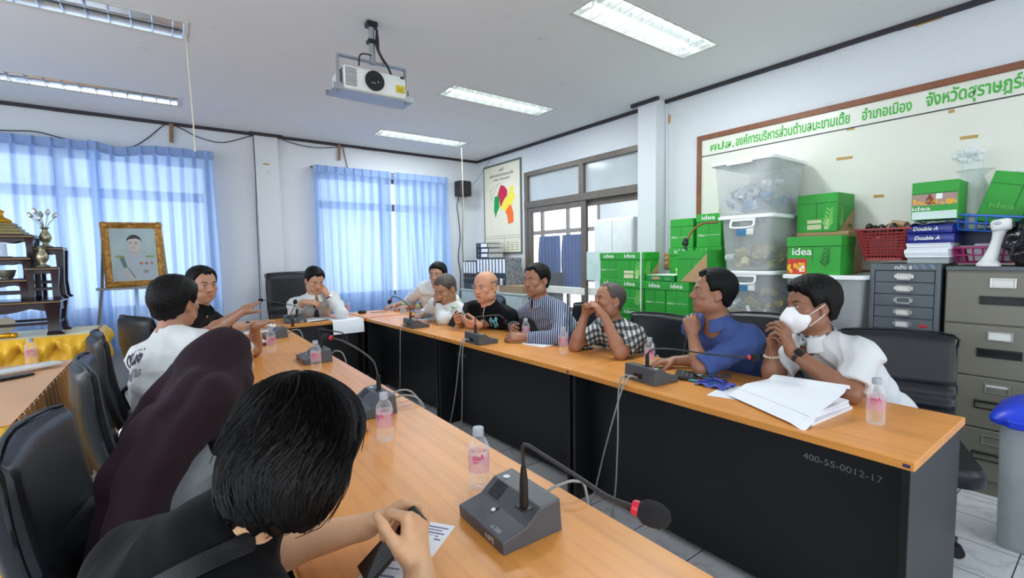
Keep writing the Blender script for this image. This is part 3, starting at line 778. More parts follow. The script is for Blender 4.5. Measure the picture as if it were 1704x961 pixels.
def carton(label, loc, sx, sy, sz, rz=0.0, face=('lid',), lid=True, strap=False, kraft_side=False, open_top=False, art=False, group='green paper cartons', tilt=None):
    """box standing at loc (centre of its foot); its front looks along -X, its near side along -Y"""
    t = thing('paper_carton', label, 'carton', loc, rz, group)
    if tilt: t.rotation_euler = tilt
    hx, hy = sx / 2, sy / 2
    if open_top:
        b = MB(); w = 0.005
        b.box(-hx, hx, -hy, hy, 0, w).box(-hx, -hx + w, -hy, hy, 0, sz).box(hx - w, hx, -hy, hy, 0, sz).box(-hx, hx, -hy, -hy + w, 0, sz).box(-hx, hx, hy - w, hy, 0, sz)
        b.build('body', GREENB, t, 0)
    else:
        MB().box(-hx, hx, -hy, hy, 0, sz - 0.002, 0.003).build('body', GREENB, t, 0)
    lz = sz - 0.068
    if lid and not open_top:
        MB().box(-hx - 0.005, hx + 0.005, -hy - 0.005, hy + 0.005, lz, sz, 0.003).build('lid', GREENB, t, 0)
    d = 0.0058 if lid and not open_top else 0.0008
    pr = MB()
    fw_ = min(0.13, sy * 0.55)
    if 'lid' in face: text(pr, 'idea', (-hx - d, fw_ * 0.5, lz + 0.018), (0, -1, 0), ZV, w=fw_, h=0.038, bold=0.012)
    if 'mid' in face: text(pr, 'idea', (-hx - 0.0008, hy * 0.85, sz * 0.33), (0, -1, 0), ZV, w=0.06, h=0.02)
    if 'mid' in face: pr.box(-hx - 0.0012, -hx, -hy * 0.9, hy * 0.3, sz * 0.36, sz * 0.366)
    if 'side' in face: text(pr, 'idea', (hx * 0.1, -hy - d, lz + 0.018), (1, 0, 0), ZV, w=0.1, h=0.03, bold=0.01)
    if pr.v: pr.build('lettering', WHITEP, t, 0)
    MB().box(-hx - 0.0012, -hx, -0.002, 0.002, sz * 0.36, lz).box(-hx - 0.0012, -hx, -hy, hy, lz - 0.004, lz).build('flap_seam', SEAM, t, 0)
    if kraft_side:
        MB().prism([(0.03, 0.002), (2 * hx - 0.002, 0.002), (2 * hx - 0.002, sz * 0.62)], (-hx, -hy - 0.0008, 0), (1, 0, 0), ZV, 0.0006).build('kraft_corner', KRAFT, t, 0)
        lf = MB(); sprig(lf, (-hx + 0.055, -hy - 0.0016, 0.02), (1, 0, 0), ZV, 0.15); lf.build('leaf_print', GREENL, t, 0)
        tx = MB(); text(tx, 'idea', (hx * 0.25, -hy - 0.0022, sz * 0.12), (1, 0, 0), ZV, w=0.075, h=0.032, bold=0.01); tx.build('dark_lettering', SEAM, t, 0)
    if 'label' in face:
        lb = MB().box(-hx - 0.0012, -hx, -hy * 0.25, hy * 0.45, 0.02, 0.055).box(-hx - 0.0012, -hx, -hy * 0.25, hy * 0.45, 0.065, 0.09).box(-hx - 0.0012, -hx, -hy * 0.62, -hy * 0.4, 0.02, 0.09)
        lb.build('paper_label', mat('pale_label', (214, 214, 176), 0.7), t, 0)
    if 'leaf' in face:
        lf = MB(); sprig(lf, (-hx - 0.0008, -hy * 0.55, 0.015), (0, -1, 0), ZV, 0.15); lf.build('leaf_print', GREENL, t, 0)
    if art:
        a = MB().box(-hx - 0.0014, -hx, hy * 0.98, hy * 0.22, 0.004, 0.11); a.m(1)
        for k in range(14): a.ball((-hx - 0.0016, hy * (0.95 - 0.7 * random.random()), 0.015 + 0.06 * random.random()), (0.001, 0.012, 0.012), nu=8, nv=4)
        a.m(2).box(-hx - 0.002, -hx, hy * 0.5, hy * 0.3, 0.02, 0.06)
        a.build('printed_panel', [REDP, YELP, WHITEP], t, 0)
    if strap:
        w = 0.007; s_ = MB()
        s_.box(-hx - 0.0075, -hx - 0.0055, -hy + 0.02, -hy + 0.02 + w * 2, 0.0, sz + 0.002).box(-hx - 0.007, hx, -hy + 0.02, -hy + 0.02 + w * 2, sz, sz + 0.002)
        s_.build('strap', STRAP, t, 0)
    return t
BENCH = mat('dark_bench', (60, 52, 46), 0.6)
def bench(label, x0, x1, y0, y1, z):
    t = thing('low_bench', label, 'bench', ((x0 + x1) / 2, (y0 + y1) / 2, 0)); hx, hy = (x1 - x0) / 2, (y1 - y0) / 2
    MB().box(-hx, hx, -hy, hy, z - 0.03, z, 0.003).build('bench_top', BENCH, t, 0)
    for a in (-1, 1):
        for b in (-1, 1): MB().box(a * (hx - 0.025) - 0.02, a * (hx - 0.025) + 0.02, b * (hy - 0.025) - 0.02, b * (hy - 0.025) + 0.02, 0, z - 0.03, 0.003).build('leg', BENCH, t, 0)
bench('dark low bench carrying the strapped green cartons by the column', 3.48, 3.80, 2.66, 3.32, 0.62)
for k, lb in enumerate(('strapped green carton at the bottom of the stack by the column', 'strapped green carton in the middle of the stack by the column', 'strapped green carton topmost in the stack by the column')):
    carton(lb, (3.615, 2.862, 0.62 + k * 0.263), 0.22, 0.315, 0.262, 0, ('lid', 'label', 'leaf') if k == 2 else ('lid', 'mid', 'leaf'), strap=True, kraft_side=True)
for k, lb in enumerate(('green carton behind the strapped stack, middle layer', 'green carton behind the strapped stack, top layer')):
    carton(lb, (3.645, 3.145, 0.62 + 0.263 + k * 0.263), 0.22, 0.235, 0.262, 0, ('lid', 'mid'))
carton('green carton behind the strapped stack, bottom layer', (3.645, 3.145, 0.62), 0.22, 0.235, 0.262, 0, ('lid',))
bench('dark low bench carrying the pair stack of green cartons', 3.44, 3.76, 2.19, 2.66, 0.30)
for k, (la, lb) in enumerate((('column side carton in the lowest pair of the low twin stack', 'tub side carton in the lowest pair of the low twin stack'),
                              ('column side carton in the middle pair of the low twin stack', 'tub side carton in the middle pair of the low twin stack'),
                              ('column side carton under the flat green box', 'tub side carton in the top pair, level with the chin of the man in blue'))):
    for y, l_ in ((2.54, la), (2.318, lb)): carton(l_, (3.60, y, 0.30 + k * 0.283), 0.31, 0.213, 0.281, 0, ('lid', 'mid'))
t = thing('paper_box', 'flat green box with white top lying on the low twin stack', 'box', (3.60, 2.50, 1.152))
MB().box(-0.155, 0.155, -0.15, 0.13, 0, 0.052, 0.003).build('body', mat('deep_green_box', (24, 134, 66), 0.5), t, 0)
MB().box(-0.153, 0.153, -0.148, 0.128, 0.052, 0.0535).build('white_top', WHITEP, t, 0)
m_ = MB(); text(m_, 'idea', (0.02, -0.1508, 0.012), (1, 0, 0), ZV, w=0.07, h=0.026); text(m_, 'idea', (-0.156, -0.06, 0.012), (0, -1, 0), ZV, w=0.06, h=0.026); m_.build('lettering', GREENL, t, 0)
MB().ball((-0.156, 0.03, 0.026), (0.001, 0.05, 0.014), nu=14, nv=6).build('printed_panel', KRAFT, t)
# stack behind, against the wall
bench('dark low bench carrying the cartons against the wall beside the tubs', 3.77, 4.1, 2.1, 2.6, 0.88)
carton('green carton with a small label, second layer against the wall', (3.93, 2.50, 1.165), 0.31, 0.235, 0.275, 0, ('lid', 'label'))
carton('plain green carton topmost against the wall beside the column', (3.93, 2.50, 1.442), 0.31, 0.235, 0.262, 0, ('mid',), lid=False)
carton('green carton of the lowest layer against the wall, column side', (3.93, 2.50, 0.88), 0.31, 0.235, 0.282, 0, ('lid',))
carton('green carton of the lowest layer against the wall, tub side', (3.93, 2.235, 0.88), 0.31, 0.235, 0.282, 0, ('lid',))
carton('green carton with lettered lid topmost beside the upper frosted tub', (3.93, 2.235, 1.442), 0.31, 0.225, 0.285, 0, ('lid', 'mid'))
carton('green carton supporting the topmost one beside the frosted tubs', (3.93, 2.235, 1.165), 0.31, 0.235, 0.275, 0, ('lid',))
oc = carton('open green carton with kraft corner, leaf print and odds and ends inside', (3.60, 2.185, 1.152), 0.30, 0.27, 0.262, 0, ('leaf',), lid=False, open_top=True)
kf = MB().prism([(0.03, 0.004), (0.268, 0.004), (0.268, 0.235)], (-0.1516, 0.135, 0), (0, -1, 0), ZV, 0.0006); kf.build('kraft_corner', KRAFT, oc, 0)
# basket handle with a small toy-like flask hooked on the open carton
t = thing('cane_hoop', 'bent cane basket hoop rising from the open green carton', 'basket hoop', (3.55, 2.2, 1.17))
MB().tube(smooth_path([(0, 0.09, 0.1), (0, 0.105, 0.25), (0.02, 0.08, 0.38), (0.05, 0.0, 0.46), (0.1, -0.12, 0.47)], 6), 0.009, 8).build('hoop', mat('cane', (128, 84, 44), 0.6, var=0.2), t)
t = thing('green_flask', 'small dark green flask hanging against the cane hoop', 'flask', (3.515, 2.29, 1.33))
MB().lathe([(0.0, 0), (0.018, 0.002), (0.028, 0.03), (0.026, 0.08), (0.014, 0.11), (0.012, 0.13), (0.0, 0.132)], n=14).build('body', mat('flask_green', (34, 82, 66), 0.3), t)
MB().lathe([(0.022, 0.128), (0.028, 0.14), (0.024, 0.165), (0.012, 0.19), (0, 0.192)], n=14).build('cap', mat('flask_dark', (26, 34, 24), 0.3), t)
MB().obox((-0.027, 0.0, 0.075), (0.002, 0.022, 0.035), Matrix.Rotation(0.4, 3, 'X')).build('paper_tag', WHITEP, t, 0)
t = thing('packet_heap', 'crumpled clear packets heaped in the open green carton', 'packets', (3.60, 2.185, 1.157)); t['kind'] = 'stuff'
m_ = MB(); rr = random.Random(5)
for k in range(22):
    c = Vector((rr.uniform(-0.12, 0.12), rr.uniform(-0.11, 0.11), rr.uniform(0.02, 0.235)))
    m_.obox(c, (0.07, 0.05, 0.03), Euler((rr.uniform(-1, 1), rr.uniform(-1, 1), rr.uniform(0, 3))).to_matrix(), 0.008)
m_.build('packets', [mat('crumpled_film', (196, 206, 190), 0.25)], t, 30)

# ------------------------------------------------------------------ frosted storage tubs
TUB = N('frosted_tub')
TUB.p.inputs['Base Color'].default_value = rgb((226, 230, 230)); TUB.p.inputs['Roughness'].default_value = 0.22
TUB.l(TUB.ramp(TUB.noise(TUB.coord(), 3, 2), [(0.3, (0.24,) * 3), (0.7, (0.34,) * 3)]), TUB.p.inputs['Alpha'])
TUB = TUB.m
LIDW = mat('white_tub_lid', (236, 240, 240), 0.35)
def rrect(hx, hy, r, n=5):
    out = []
    for cx, cy, a0 in ((hx - r, hy - r, 0), (-hx + r, hy - r, PI / 2), (-hx + r, -hy + r, PI), (hx - r, -hy + r, 1.5 * PI)):
        for k in range(n + 1):
            a = a0 + PI / 2 * k / n; out.append((cx + r * math.cos(a), cy + r * math.sin(a)))
    return out
def loft(mb, rings, cap0=True, cap1=True):
    n = len(rings[0]); vs = [p for r in rings for p in r]; fs = []
    for i in range(len(rings) - 1):
        for j in range(n):
            fs.append((i * n + j, i * n + (j + 1) % n, (i + 1) * n + (j + 1) % n, (i + 1) * n + j))
    if cap0: fs.append(tuple(range(n - 1, -1, -1)))
    if cap1: fs.append(tuple((len(rings) - 1) * n + j for j in range(n)))
    mb.add(vs, fs); return mb
def tub(label, loc, hx, hy, h, handle=True, sticker=True, taper=0.035):
    t = thing('storage_tub', label, 'storage tub', loc, 0, 'frosted storage tubs')
    b = MB(); ring = lambda sx, z: [(p[0], p[1], z) for p in rrect(hx - sx, hy - sx, 0.05)]
    loft(b, [ring(taper + 0.004, 0.002), ring(taper, 0.012), ring(0.012, h - 0.03), ring(0.0, h - 0.028), ring(0.0, h - 0.02),
             ring(0.004, h - 0.02), ring(0.016, h - 0.03), ring(taper + 0.004, 0.016), ring(taper + 0.01, 0.008)], True, True)
    b.build('body', TUB, t, 45)
    l_ = MB(); r2 = lambda e, z: [(p[0], p[1], z) for p in rrect(hx + e, hy + e, 0.055)]
    loft(l_, [r2(0.006, h - 0.03), r2(0.012, h - 0.026), r2(0.012, h - 0.006), r2(0.004, h), r2(-0.012, h), r2(-0.03, h - 0.008)], True, True)
    l_.build('lid', LIDW, t, 45)
    if handle:
        hd = MB(); z = h - 0.035; x = -hx - 0.006
        hd.tube(smooth_path([(x, hy * 0.42, z), (x - 0.014, hy * 0.43, z - 0.045), (x - 0.02, hy * 0.3, z - 0.062), (x - 0.02, -hy * 0.3, z - 0.062), (x - 0.014, -hy * 0.43, z - 0.045), (x, -hy * 0.42, z)], 4), 0.009, 8)
        hd.box(x - 0.006, x + 0.012, -hy * 0.45, hy * 0.45, z - 0.012, z + 0.004, 0.003)
        hd.build('handle', LIDW, t, 45)
    else:
        MB().box(-hx - 0.02, -hx - 0.008, -hy * 0.42, hy * 0.42, h - 0.042, h - 0.018, 0.004).build('clip', LIDW, t, 0)
    if sticker:
        s_ = MB().box(-hx + 0.011, -hx + 0.012, -0.02, 0.055, h - 0.155, h - 0.095); s_.m(1).box(-hx + 0.011, -hx + 0.012, -0.075, -0.022, h - 0.15, h - 0.1)
        s_.v = [(x - 0.006, y, z) for x, y, z in s_.v]
        s_.build('sticker', [mat('sticker_blue', (70, 130, 170), 0.5), WHITEP], t, 0)
    return t
def scraps(name, label, loc, hx, hy, h, cols, n, seed, kind='roll'):
    """heap of rolled or cut paper that nobody could count"""
    t = thing(name, label, 'paper scraps', loc); t['kind'] = 'stuff'; r = random.Random(seed)
    mb = MB()
    for k in range(n):
        u, w_ = r.uniform(-1, 1), r.uniform(-1, 1); hh = h * (1 - 0.45 * (w_ * 0.5 + 0.5)) * (1 - 0.25 * abs(u))
        c = Vector((u * hx, w_ * hy, 0.02 + hh * r.random() ** 0.6)); R = Euler((r.uniform(0, 6), r.uniform(0, 6), r.uniform(0, 6))).to_matrix()
        mb.m(r.randrange(len(cols)))
        rad = r.uniform(0.025, 0.045); wd_ = r.uniform(0.02, 0.04); a0 = r.uniform(3.5, 6.0) if kind == 'roll' else r.uniform(1.2, 2.6)
        mb.sheet(lambda a, b: c + R @ Vector((rad * math.cos(a * a0) * (1 - 0.25 * a), rad * math.sin(a * a0) * (1 - 0.25 * a), (b - 0.5) * wd_ * 2)), 9, 1, 0.0012)
    mb.build('scraps', cols, t, 60)
B_ = lambda n, c: mat('paper_' + n, c, 0.7)
bench('low bench under the front stack of frosted tubs', 3.55, 4.15, 1.58, 2.05, 0.41)
bench('low bench under the single frosted tub beside the drawer cabinet', 3.55, 4.15, 1.05, 1.53, 0.41)
tub('frosted tub of yellow and grey cut paper, lowest seen in the stack', (3.85, 1.805, 0.83), 0.29, 0.195, 0.42)
tub('frosted tub of cream paper, middle of the stack', (3.85, 1.82, 1.25), 0.30, 0.205, 0.425)
tub('frosted tub of blue and white paper rolls on top of the stack', (3.845, 1.85, 1.675), 0.30, 0.235, 0.425, handle=False, sticker=False)
tub('frosted tub hidden at the stack foot behind the man in blue', (3.85, 1.805, 0.41), 0.29, 0.195, 0.42)
tub('single frosted tub under the printed green carton, beside the drawer cabinet', (3.85, 1.29, 0.80), 0.30, 0.24, 0.43, handle=False, sticker=False)
tub('frosted tub hidden under the single one behind the masked man', (3.85, 1.29, 0.41), 0.28, 0.22, 0.39, handle=False, sticker=False)
scraps('paper_rolls', 'blue and white rolled paper inside the top tub', (3.80, 1.85, 1.69), 0.2, 0.17, 0.26, [B_('blue', (120, 170, 216)), B_('white', (226, 230, 232)), B_('pale', (196, 210, 222))], 110, 1)
scraps('paper_scraps', 'cream crumpled paper inside the middle tub', (3.82, 1.82, 1.265), 0.2, 0.15, 0.2, [B_('cream', (232, 222, 170)), B_('white', (226, 230, 232)), B_('buff', (214, 192, 140))], 60, 2)
scraps('paper_cuttings', 'yellow, grey and white cut paper inside the lowest tub', (3.80, 1.805, 0.845), 0.2, 0.14, 0.27, [B_('yellow', (222, 206, 110)), B_('grey', (150, 162, 176)), B_('white', (226, 230, 232)), B_('buff', (214, 192, 140))], 130, 3, 'cut')
# printed green carton on the single tub, more behind it
carton('green carton with a leaf sprig and a red and yellow panel above the masked man', (3.70, 1.345, 1.23), 0.26, 0.325, 0.262, 0, ('none',), art=True)
pc = [o for o in bpy.data.objects if o.get('label', '').startswith('green carton with a leaf sprig')][0]
lf = MB(); sprig(lf, (-0.1308, -0.075, 0.045), (0, -1, 0), ZV, 0.13); lf.build('leaf_print', SEAM, pc, 0)
m_ = MB(); text(m_, 'idea', (-0.1315, 0.13, 0.135), (0, -1, 0), ZV, w=0.125, h=0.05, bold=0.012); m_.build('lettering', WHITEP, pc, 0)
t = thing('flat_carton', 'flattened brown carton lying behind the printed green one', 'carton', (3.99, 1.40, 1.23))
MB().box(-0.13, 0.15, -0.17, 0.17, 0, 0.30, 0.004).build('body', KRAFT, t, 0)
MB().box(-0.131, -0.129, -0.17, 0.17, 0.27, 0.275).build('flap_seam', mat('dark_kraft', (120, 96, 66), 0.8), t, 0)  # darker brown strip along the flap joint
carton('green carton with a kraft corner standing on the brown one by the whiteboard', (4.00, 1.43, 1.53), 0.28, 0.27, 0.28, -0.05, ('label', 'leaf'), lid=False, kraft_side=True)
# ------------------------------------------------------------------ things piled on the cabinets
CT = 1.306
t = thing('plastic_basket', 'red slatted plastic basket on the drawer cabinet edge', 'basket', (3.80, 0.985, 1.325))
RED = mat('red_plastic', (148, 46, 46), 0.4)
b = MB(); ringb = lambda e, z, r=0.03: [(p[0], p[1], z) for p in rrect(0.125 + e, 0.105 + e, r)]
hb = 0.205
loft(b, [ringb(0, 0), ringb(0, 0.02)], True, False); b.m(0)
for i in range(8):
    z0, z1 = 0.03 + i * 0.0195, 0.03 + i * 0.0195 + 0.0125; e0, e1 = 0.035 * z0 / hb, 0.035 * z1 / hb
    loft(b, [ringb(e0, z0), ringb(e1, z1), ringb(e1 - 0.004, z1), ringb(e0 - 0.004, z0), ringb(e0, z0)], False, False)
ring0, ring1 = ringb(0, 0.015), ringb(0.035, hb - 0.01)
for j in range(len(ring0)):
    p, q = Vector(ring0[j]), Vector(ring1[j]); b.tube([p, q], 0.0035, 5)
for k in range(1, 9):
    for s in (-1, 1):
        b.tube([(-0.095 + 0.19 * k / 9, s * 0.105, 0.015), ((-0.095 + 0.19 * k / 9) * 1.2, s * 0.14, hb - 0.01)], 0.0035, 5)
        b.tube([(s * 0.125, -0.075 + 0.15 * k / 9, 0.015), (s * 0.16, (-0.075 + 0.15 * k / 9) * 1.25, hb - 0.01)], 0.0035, 5)
b.build('slatted_wall', RED, t, 40)
b = MB(); loft(b, [ringb(0.03, hb - 0.014), ringb(0.045, hb - 0.012), ringb(0.045, hb), ringb(0.03, hb), ringb(0.03, hb - 0.014)], False, False); b.build('rim', RED, t, 40)
t = thing('clip_heap', 'black clips and rolls heaped in the red basket', 'clips', (3.80, 0.985, 1.33)); t['kind'] = 'stuff'
m_ = MB(); rr = random.Random(9)
m_.box(-0.11, 0.11, -0.09, 0.09, 0.005, 0.16, 0.02)
for k in range(26):
    m_.m(1 if k % 7 == 0 else 0).ball((rr.uniform(-0.11, 0.11), rr.uniform(-0.1, 0.1), rr.uniform(0.17, 0.215)), (0.035, 0.025, 0.02), Euler((rr.random() * 3, rr.random() * 3, rr.random() * 3)).to_matrix(), 10, 7)
m_.m(1).cyl((-0.06, -0.1, 0.215), (-0.02, -0.02, 0.23), 0.022, n=14)
m_.build('clips', [mat('black_gloss', (24, 24, 24), 0.2), mat('brown_roll', (164, 130, 92), 0.5)], t)
# reams
NAVYW = mat('navy_wrapper', (28, 40, 130), 0.25, var=0.12, vscale=14, bump=0.35, bscale=18, bdist=0.01)
PAPER = mat('white_paper', (236, 240, 246), 0.75, var=0.01)
t = thing('paper_stack', 'stack of loose white paper under the navy reams', 'paper stack', (3.80, 0.762, CT))
m_ = MB(); rr = random.Random(3)
m_.m(1).box(-0.14, 0.14, -0.095, 0.095, 0, 0.035, 0.004); m_.m(0)
for k in range(7): m_.obox((rr.uniform(-0.006, 0.006), rr.uniform(-0.008, 0.008), 0.042 + 0.0125 * k), (0.29, 0.2, 0.011), Matrix.Rotation(rr.uniform(-0.05, 0.05), 3, 'Z'), 0.001)
m_.build('sheets', [PAPER, mat('grey_bag', (150, 160, 160), 0.3)], t, 0)
for k, (lb, z) in enumerate((('navy wrapped paper ream, lower of the two beside the red basket', CT + 0.124), ('navy wrapped paper ream, upper of the two, below the printed carton', CT + 0.179))):
    t = thing('paper_ream', lb, 'ream', (3.795, 0.757, z), 0.03 * (1 - 2 * k), 'navy paper reams')
    MB().box(-0.15, 0.15, -0.107, 0.107, 0, 0.053, 0.007, 2).build('wrapper', NAVYW, t, 30)
    m_ = MB(); text(m_, 'Double A', (-0.1512, 0.07, 0.017), (0, -1, 0), ZV, w=0.115, h=0.023, bold=0.02, italic=0.2); m_.build('lettering', WHITEP, t, 0)
t = thing('film_sheet', 'crumpled grey plastic film over the upper navy ream', 'plastic film', (3.78, 0.75, CT + 0.234))
MB().sheet(lambda u, v: (-0.16 + 0.3 * u, -0.12 + 0.23 * v, 0.006 + 0.010 * math.sin(u * 11 + v * 5) * math.sin(v * 9) + 0.012 * math.sin(v * 17) * v), 26, 20, 0.001).build('film', mat('grey_film', (150, 156, 170), 0.18), t, 40)
bx = carton('printed carton with orange farm picture on top of the navy reams', (3.79, 0.745, CT + 0.262), 0.24, 0.208, 0.225, 0, ('none',), lid=False)
bx.name = 'printed_carton'
a = MB().box(-0.1212, -0.1195, -0.1, 0.1, 0.085, 0.15); a.m(1)
rr = random.Random(11)
for k in range(40): a.ball((-0.1212, rr.uniform(-0.095, 0.095), rr.uniform(0.088, 0.118)), (0.0008, 0.007, 0.006), nu=6, nv=4)
a.m(2)
for k in range(6): a.box(-0.1216, -0.12, 0.03 - k * 0.008, 0.036 - k * 0.008, 0.09, 0.13 + 0.02 * math.sin(k))
a.m(3).box(-0.1218, -0.12, -0.035, -0.008, 0.12, 0.15); a.m(4).box(-0.1214, -0.12, -0.1, 0.1, 0.003, 0.048)
a.build('printed_panel', [mat('pinkish_grey', (170, 140, 130), 0.6), YELP, mat('brown_print', (130, 60, 20), 0.6), WHITEP, mat('pale_mint', (206, 228, 220), 0.6)], bx, 0)
m_ = MB(); text(m_, 'idea', (-0.1215, 0.1, 0.055), (0, -1, 0), ZV, w=0.085, h=0.024, bold=0.012); m_.build('lettering', WHITEP, bx, 0)
FILM = film('clear_film', (232, 238, 238), 0.34, 0.12)
t = thing('plastic_bag', 'clear plastic bag bunched behind the printed carton', 'plastic bag', (3.95, 0.62, CT + 0.2))
MB().lathe([(0.07, 0.0), (0.085, 0.12), (0.06, 0.27), (0.035, 0.31), (0.055, 0.34), (0.09, 0.355)], n=20).build('film', FILM, t, 60)
# wire trays
def wire_tray(label, name, loc, col, rot, hx=0.15, hy=0.13, h=0.085):
    t = thing('wire_tray', label, 'wire tray', loc); t.rotation_euler = rot
    b = MB(); r = 0.0045
    for z, e in ((0.0, 0.0), (h * 0.5, 0.008), (h, 0.018)):
        b.tube([(-hx - e, -hy - e, z), (hx + e, -hy - e, z), (hx + e, hy + e, z), (-hx - e, hy + e, z), (-hx - e, -hy - e, z)], r if z < h else r * 1.5, 6)
    for k in range(8):
        y = -hy + 2 * hy * k / 7; x = -hx + 2 * hx * k / 7; e = 0.018
        b.tube([(-hx - e, y * (hy + e) / hy, h), (-hx, y, 0), (hx, y, 0), (hx + e, y * (hy + e) / hy, h)], r, 5)
        b.tube([(x * (hx + e) / hx, -hy - e, h), (x, -hy, 0), (x, hy, 0), (x * (hx + e) / hx, hy + e, h)], r, 5)
    b.build('wire_frame', mat(name, col, 0.35), t, 50); return t
TOPF = 1.292
wire_tray('magenta wire tray on the filing cabinet, under the blue tray', 'magenta_wire', (3.88, 0.515, TOPF + 0.02), (168, 24, 104), (0, 0, 0))
wire_tray('blue wire tray tilted on the magenta one, holding the leaning green carton', 'blue_wire', (3.88, 0.52, TOPF + 0.195), (40, 110, 206), (0.13, 0, 0.02))
t = thing('folder', 'navy folder standing at the back between the two wire trays', 'folder', (3.98, 0.56, TOPF + 0.12))
MB().box(-0.03, 0.05, -0.13, 0.13, 0.0, 0.10, 0.004).build('cover', mat('navy_cover', (24, 34, 92), 0.4), t, 0)
t = thing('paper_pad', 'pad of white paper lying in the magenta wire tray', 'paper pad', (3.89, 0.50, TOPF + 0.028))
MB().box(-0.13, 0.13, -0.10, 0.09, 0, 0.05, 0.002).box(-0.12, 0.13, -0.1, 0.08, 0.05, 0.1, 0.002).build('sheets', mat('lilac_paper', (214, 208, 222), 0.7), t, 0)
lc = carton('green carton leaning back in the blue wire tray', (3.90, 0.46, TOPF + 0.222), 0.2, 0.27, 0.29, 0, ('none',), lid=False, tilt=(0.26, 0.08, 0.0))
m_ = MB(); text(m_, 'idea', (-0.1012, 0.10, 0.085), (0, -1, 0), ZV, w=0.1, h=0.03); m_.build('pale_lettering', GREENL, lc, 0)
t = thing('film_roll', 'roll of clear bubble film standing behind the leaning carton', 'film roll', (3.98, 0.62, TOPF + 0.42))
R = Euler((-0.1, -0.3, 0)).to_matrix()
MB().tube([R @ Vector((0, 0, z)) for z in (0, 0.06, 0.12, 0.19, 0.23)], [0.05, 0.058, 0.055, 0.05, 0.058], 18).build('film', FILM, t, 60)
m_ = MB(); rr = random.Random(4)
for k in range(22): m_.ball(R @ Vector((rr.uniform(-0.06, 0.06), rr.uniform(-0.06, 0.06), 0.22 + rr.uniform(0, 0.06))), rr.uniform(0.012, 0.024), None, 8, 6)
m_.build('bunched_end', film('bubble_film', (240, 246, 246), 0.5, 0.1), t, 60)
t = thing('jar_lid', 'upturned clear lids on top of the leaning green carton', 'plastic lids', (3.90, 0.40, TOPF + 0.51))
MB().lathe([(0.045, 0), (0.05, 0.02), (0.04, 0.035), (0.0, 0.036)], (0, 0, 0), 18).build('lid', LIDW, t)
MB().lathe([(0.045, 0), (0.05, 0.02), (0.04, 0.035), (0.0, 0.036)], (0.02, -0.1, -0.01), 18).build('lid', LIDW, t)
# white scanner-like handset
t = thing('handheld_device', 'white handheld scanner standing on the filing cabinet beside the bin bag', 'scanner', (3.68, 0.475, TOPF), 0.0)
WP = mat('white_plastic', (232, 234, 232), 0.3)
m_ = MB(); path = [(0, 0.03, 0.03), (0, 0.012, 0.09), (0, 0.0, 0.15), (0, -0.008, 0.2)]
prof = [(0.035, 0.03), (0.027, 0.024), (0.024, 0.022), (0.03, 0.024)]
loft(m_, [[(p[0] + a * math.cos(2 * PI * k / 16), p[1] + b_ * math.sin(2 * PI * k / 16), p[2]) for k in range(16)] for p, (b_, a) in zip(path, prof)])
m_.build('grip', WP, t)
MB().obox((0.0, -0.014, 0.225), (0.07, 0.085, 0.065), Matrix.Rotation(-0.15, 3, 'X'), 0.02, 3).build('scan_head', WP, t, 50)
m_ = MB().ball((-0.035, 0.0, 0.235), (0.004, 0.018, 0.011), None, 12, 8); m_.build('oval_button', mat('pale_grey_plastic', (190, 194, 194), 0.4), t)
MB().obox((0.0, -0.062, 0.225), (0.05, 0.012, 0.03), None, 0.003).build('scan_window', DARKREC, t, 0)
MB().lathe([(0.05, 0), (0.052, 0.012), (0.034, 0.034), (0.02, 0.04)], (0, 0.03, 0), 20).build('base_foot', WP, t)
# black bin bag
t = thing('bin_bag', 'bulging black plastic bag on the filing cabinet at the picture edge', 'bag', (3.74, 0.315, TOPF))
rr = random.Random(12)
def blob(u, v):
    th, ph_ = u * 2 * PI, v * PI; w_ = 1 + 0.10 * math.sin(5 * th + 3 * ph_) + 0.07 * math.sin(9 * th - 6 * ph_) + 0.05 * math.sin(17 * ph_ + th)
    return (0.17 * w_ * math.sin(ph_) * math.cos(th), 0.13 * w_ * math.sin(ph_) * math.sin(th), max(0.0, 0.13 - 0.15 * w_ * math.cos(ph_)) + 0.05 * (v > 0.8) * (v - 0.8) * 5)
MB().sheet(blob, 48, 30).build('film', mat('black_film', (26, 26, 28), 0.12), t, 80)
# waste bin with blue lid beside the cabinet
t = thing('waste_bin', 'tall clear bin with a bright blue lid at the floor beside the filing cabinet', 'bin', (3.20, 0.215, 0))
b = MB(); loft(b, [[(p[0], p[1], z) for p in rrect(0.165 * k, 0.145 * k, 0.06)] for z, k in ((0.0, 0.9), (0.012, 0.93), (0.6, 1.0), (0.6, 0.985), (0.016, 0.915))], True, True)
BINM = film('clear_bin_plastic', (206, 214, 216), 0.5, 0.2); b.build('body', BINM, t, 45)
BLUEP = mat('blue_plastic', (36, 66, 214), 0.35)
b = MB(); loft(b, [[(p[0], p[1], z) for p in rrect(0.165 + e, 0.145 + e, 0.065)] for z, e in ((0.585, 0.01), (0.59, 0.028), (0.61, 0.032), (0.635, 0.022), (0.68, -0.03), (0.69, -0.08))], True, True); b.build('lid', BLUEP, t, 40)
b = MB().box(-0.22, -0.17, 0.04, 0.11, 0.585, 0.625, 0.01).box(-0.22, -0.17, -0.11, -0.04, 0.585, 0.625, 0.01); b.build('clip', BLUEP, t, 0)
t = thing('waste_heap', 'mixed rubbish showing faintly inside the clear bin', 'rubbish', (3.20, 0.215, 0.02)); t['kind'] = 'stuff'
m_ = MB(); rr = random.Random(2)
for k in range(60):
    m_.m(k % 4).obox((rr.uniform(-0.11, 0.11), rr.uniform(-0.1, 0.1), rr.uniform(0.03, 0.46)), (0.08, 0.06, 0.05), Euler((rr.random() * 3, rr.random() * 3, rr.random() * 3)).to_matrix(), 0.012)
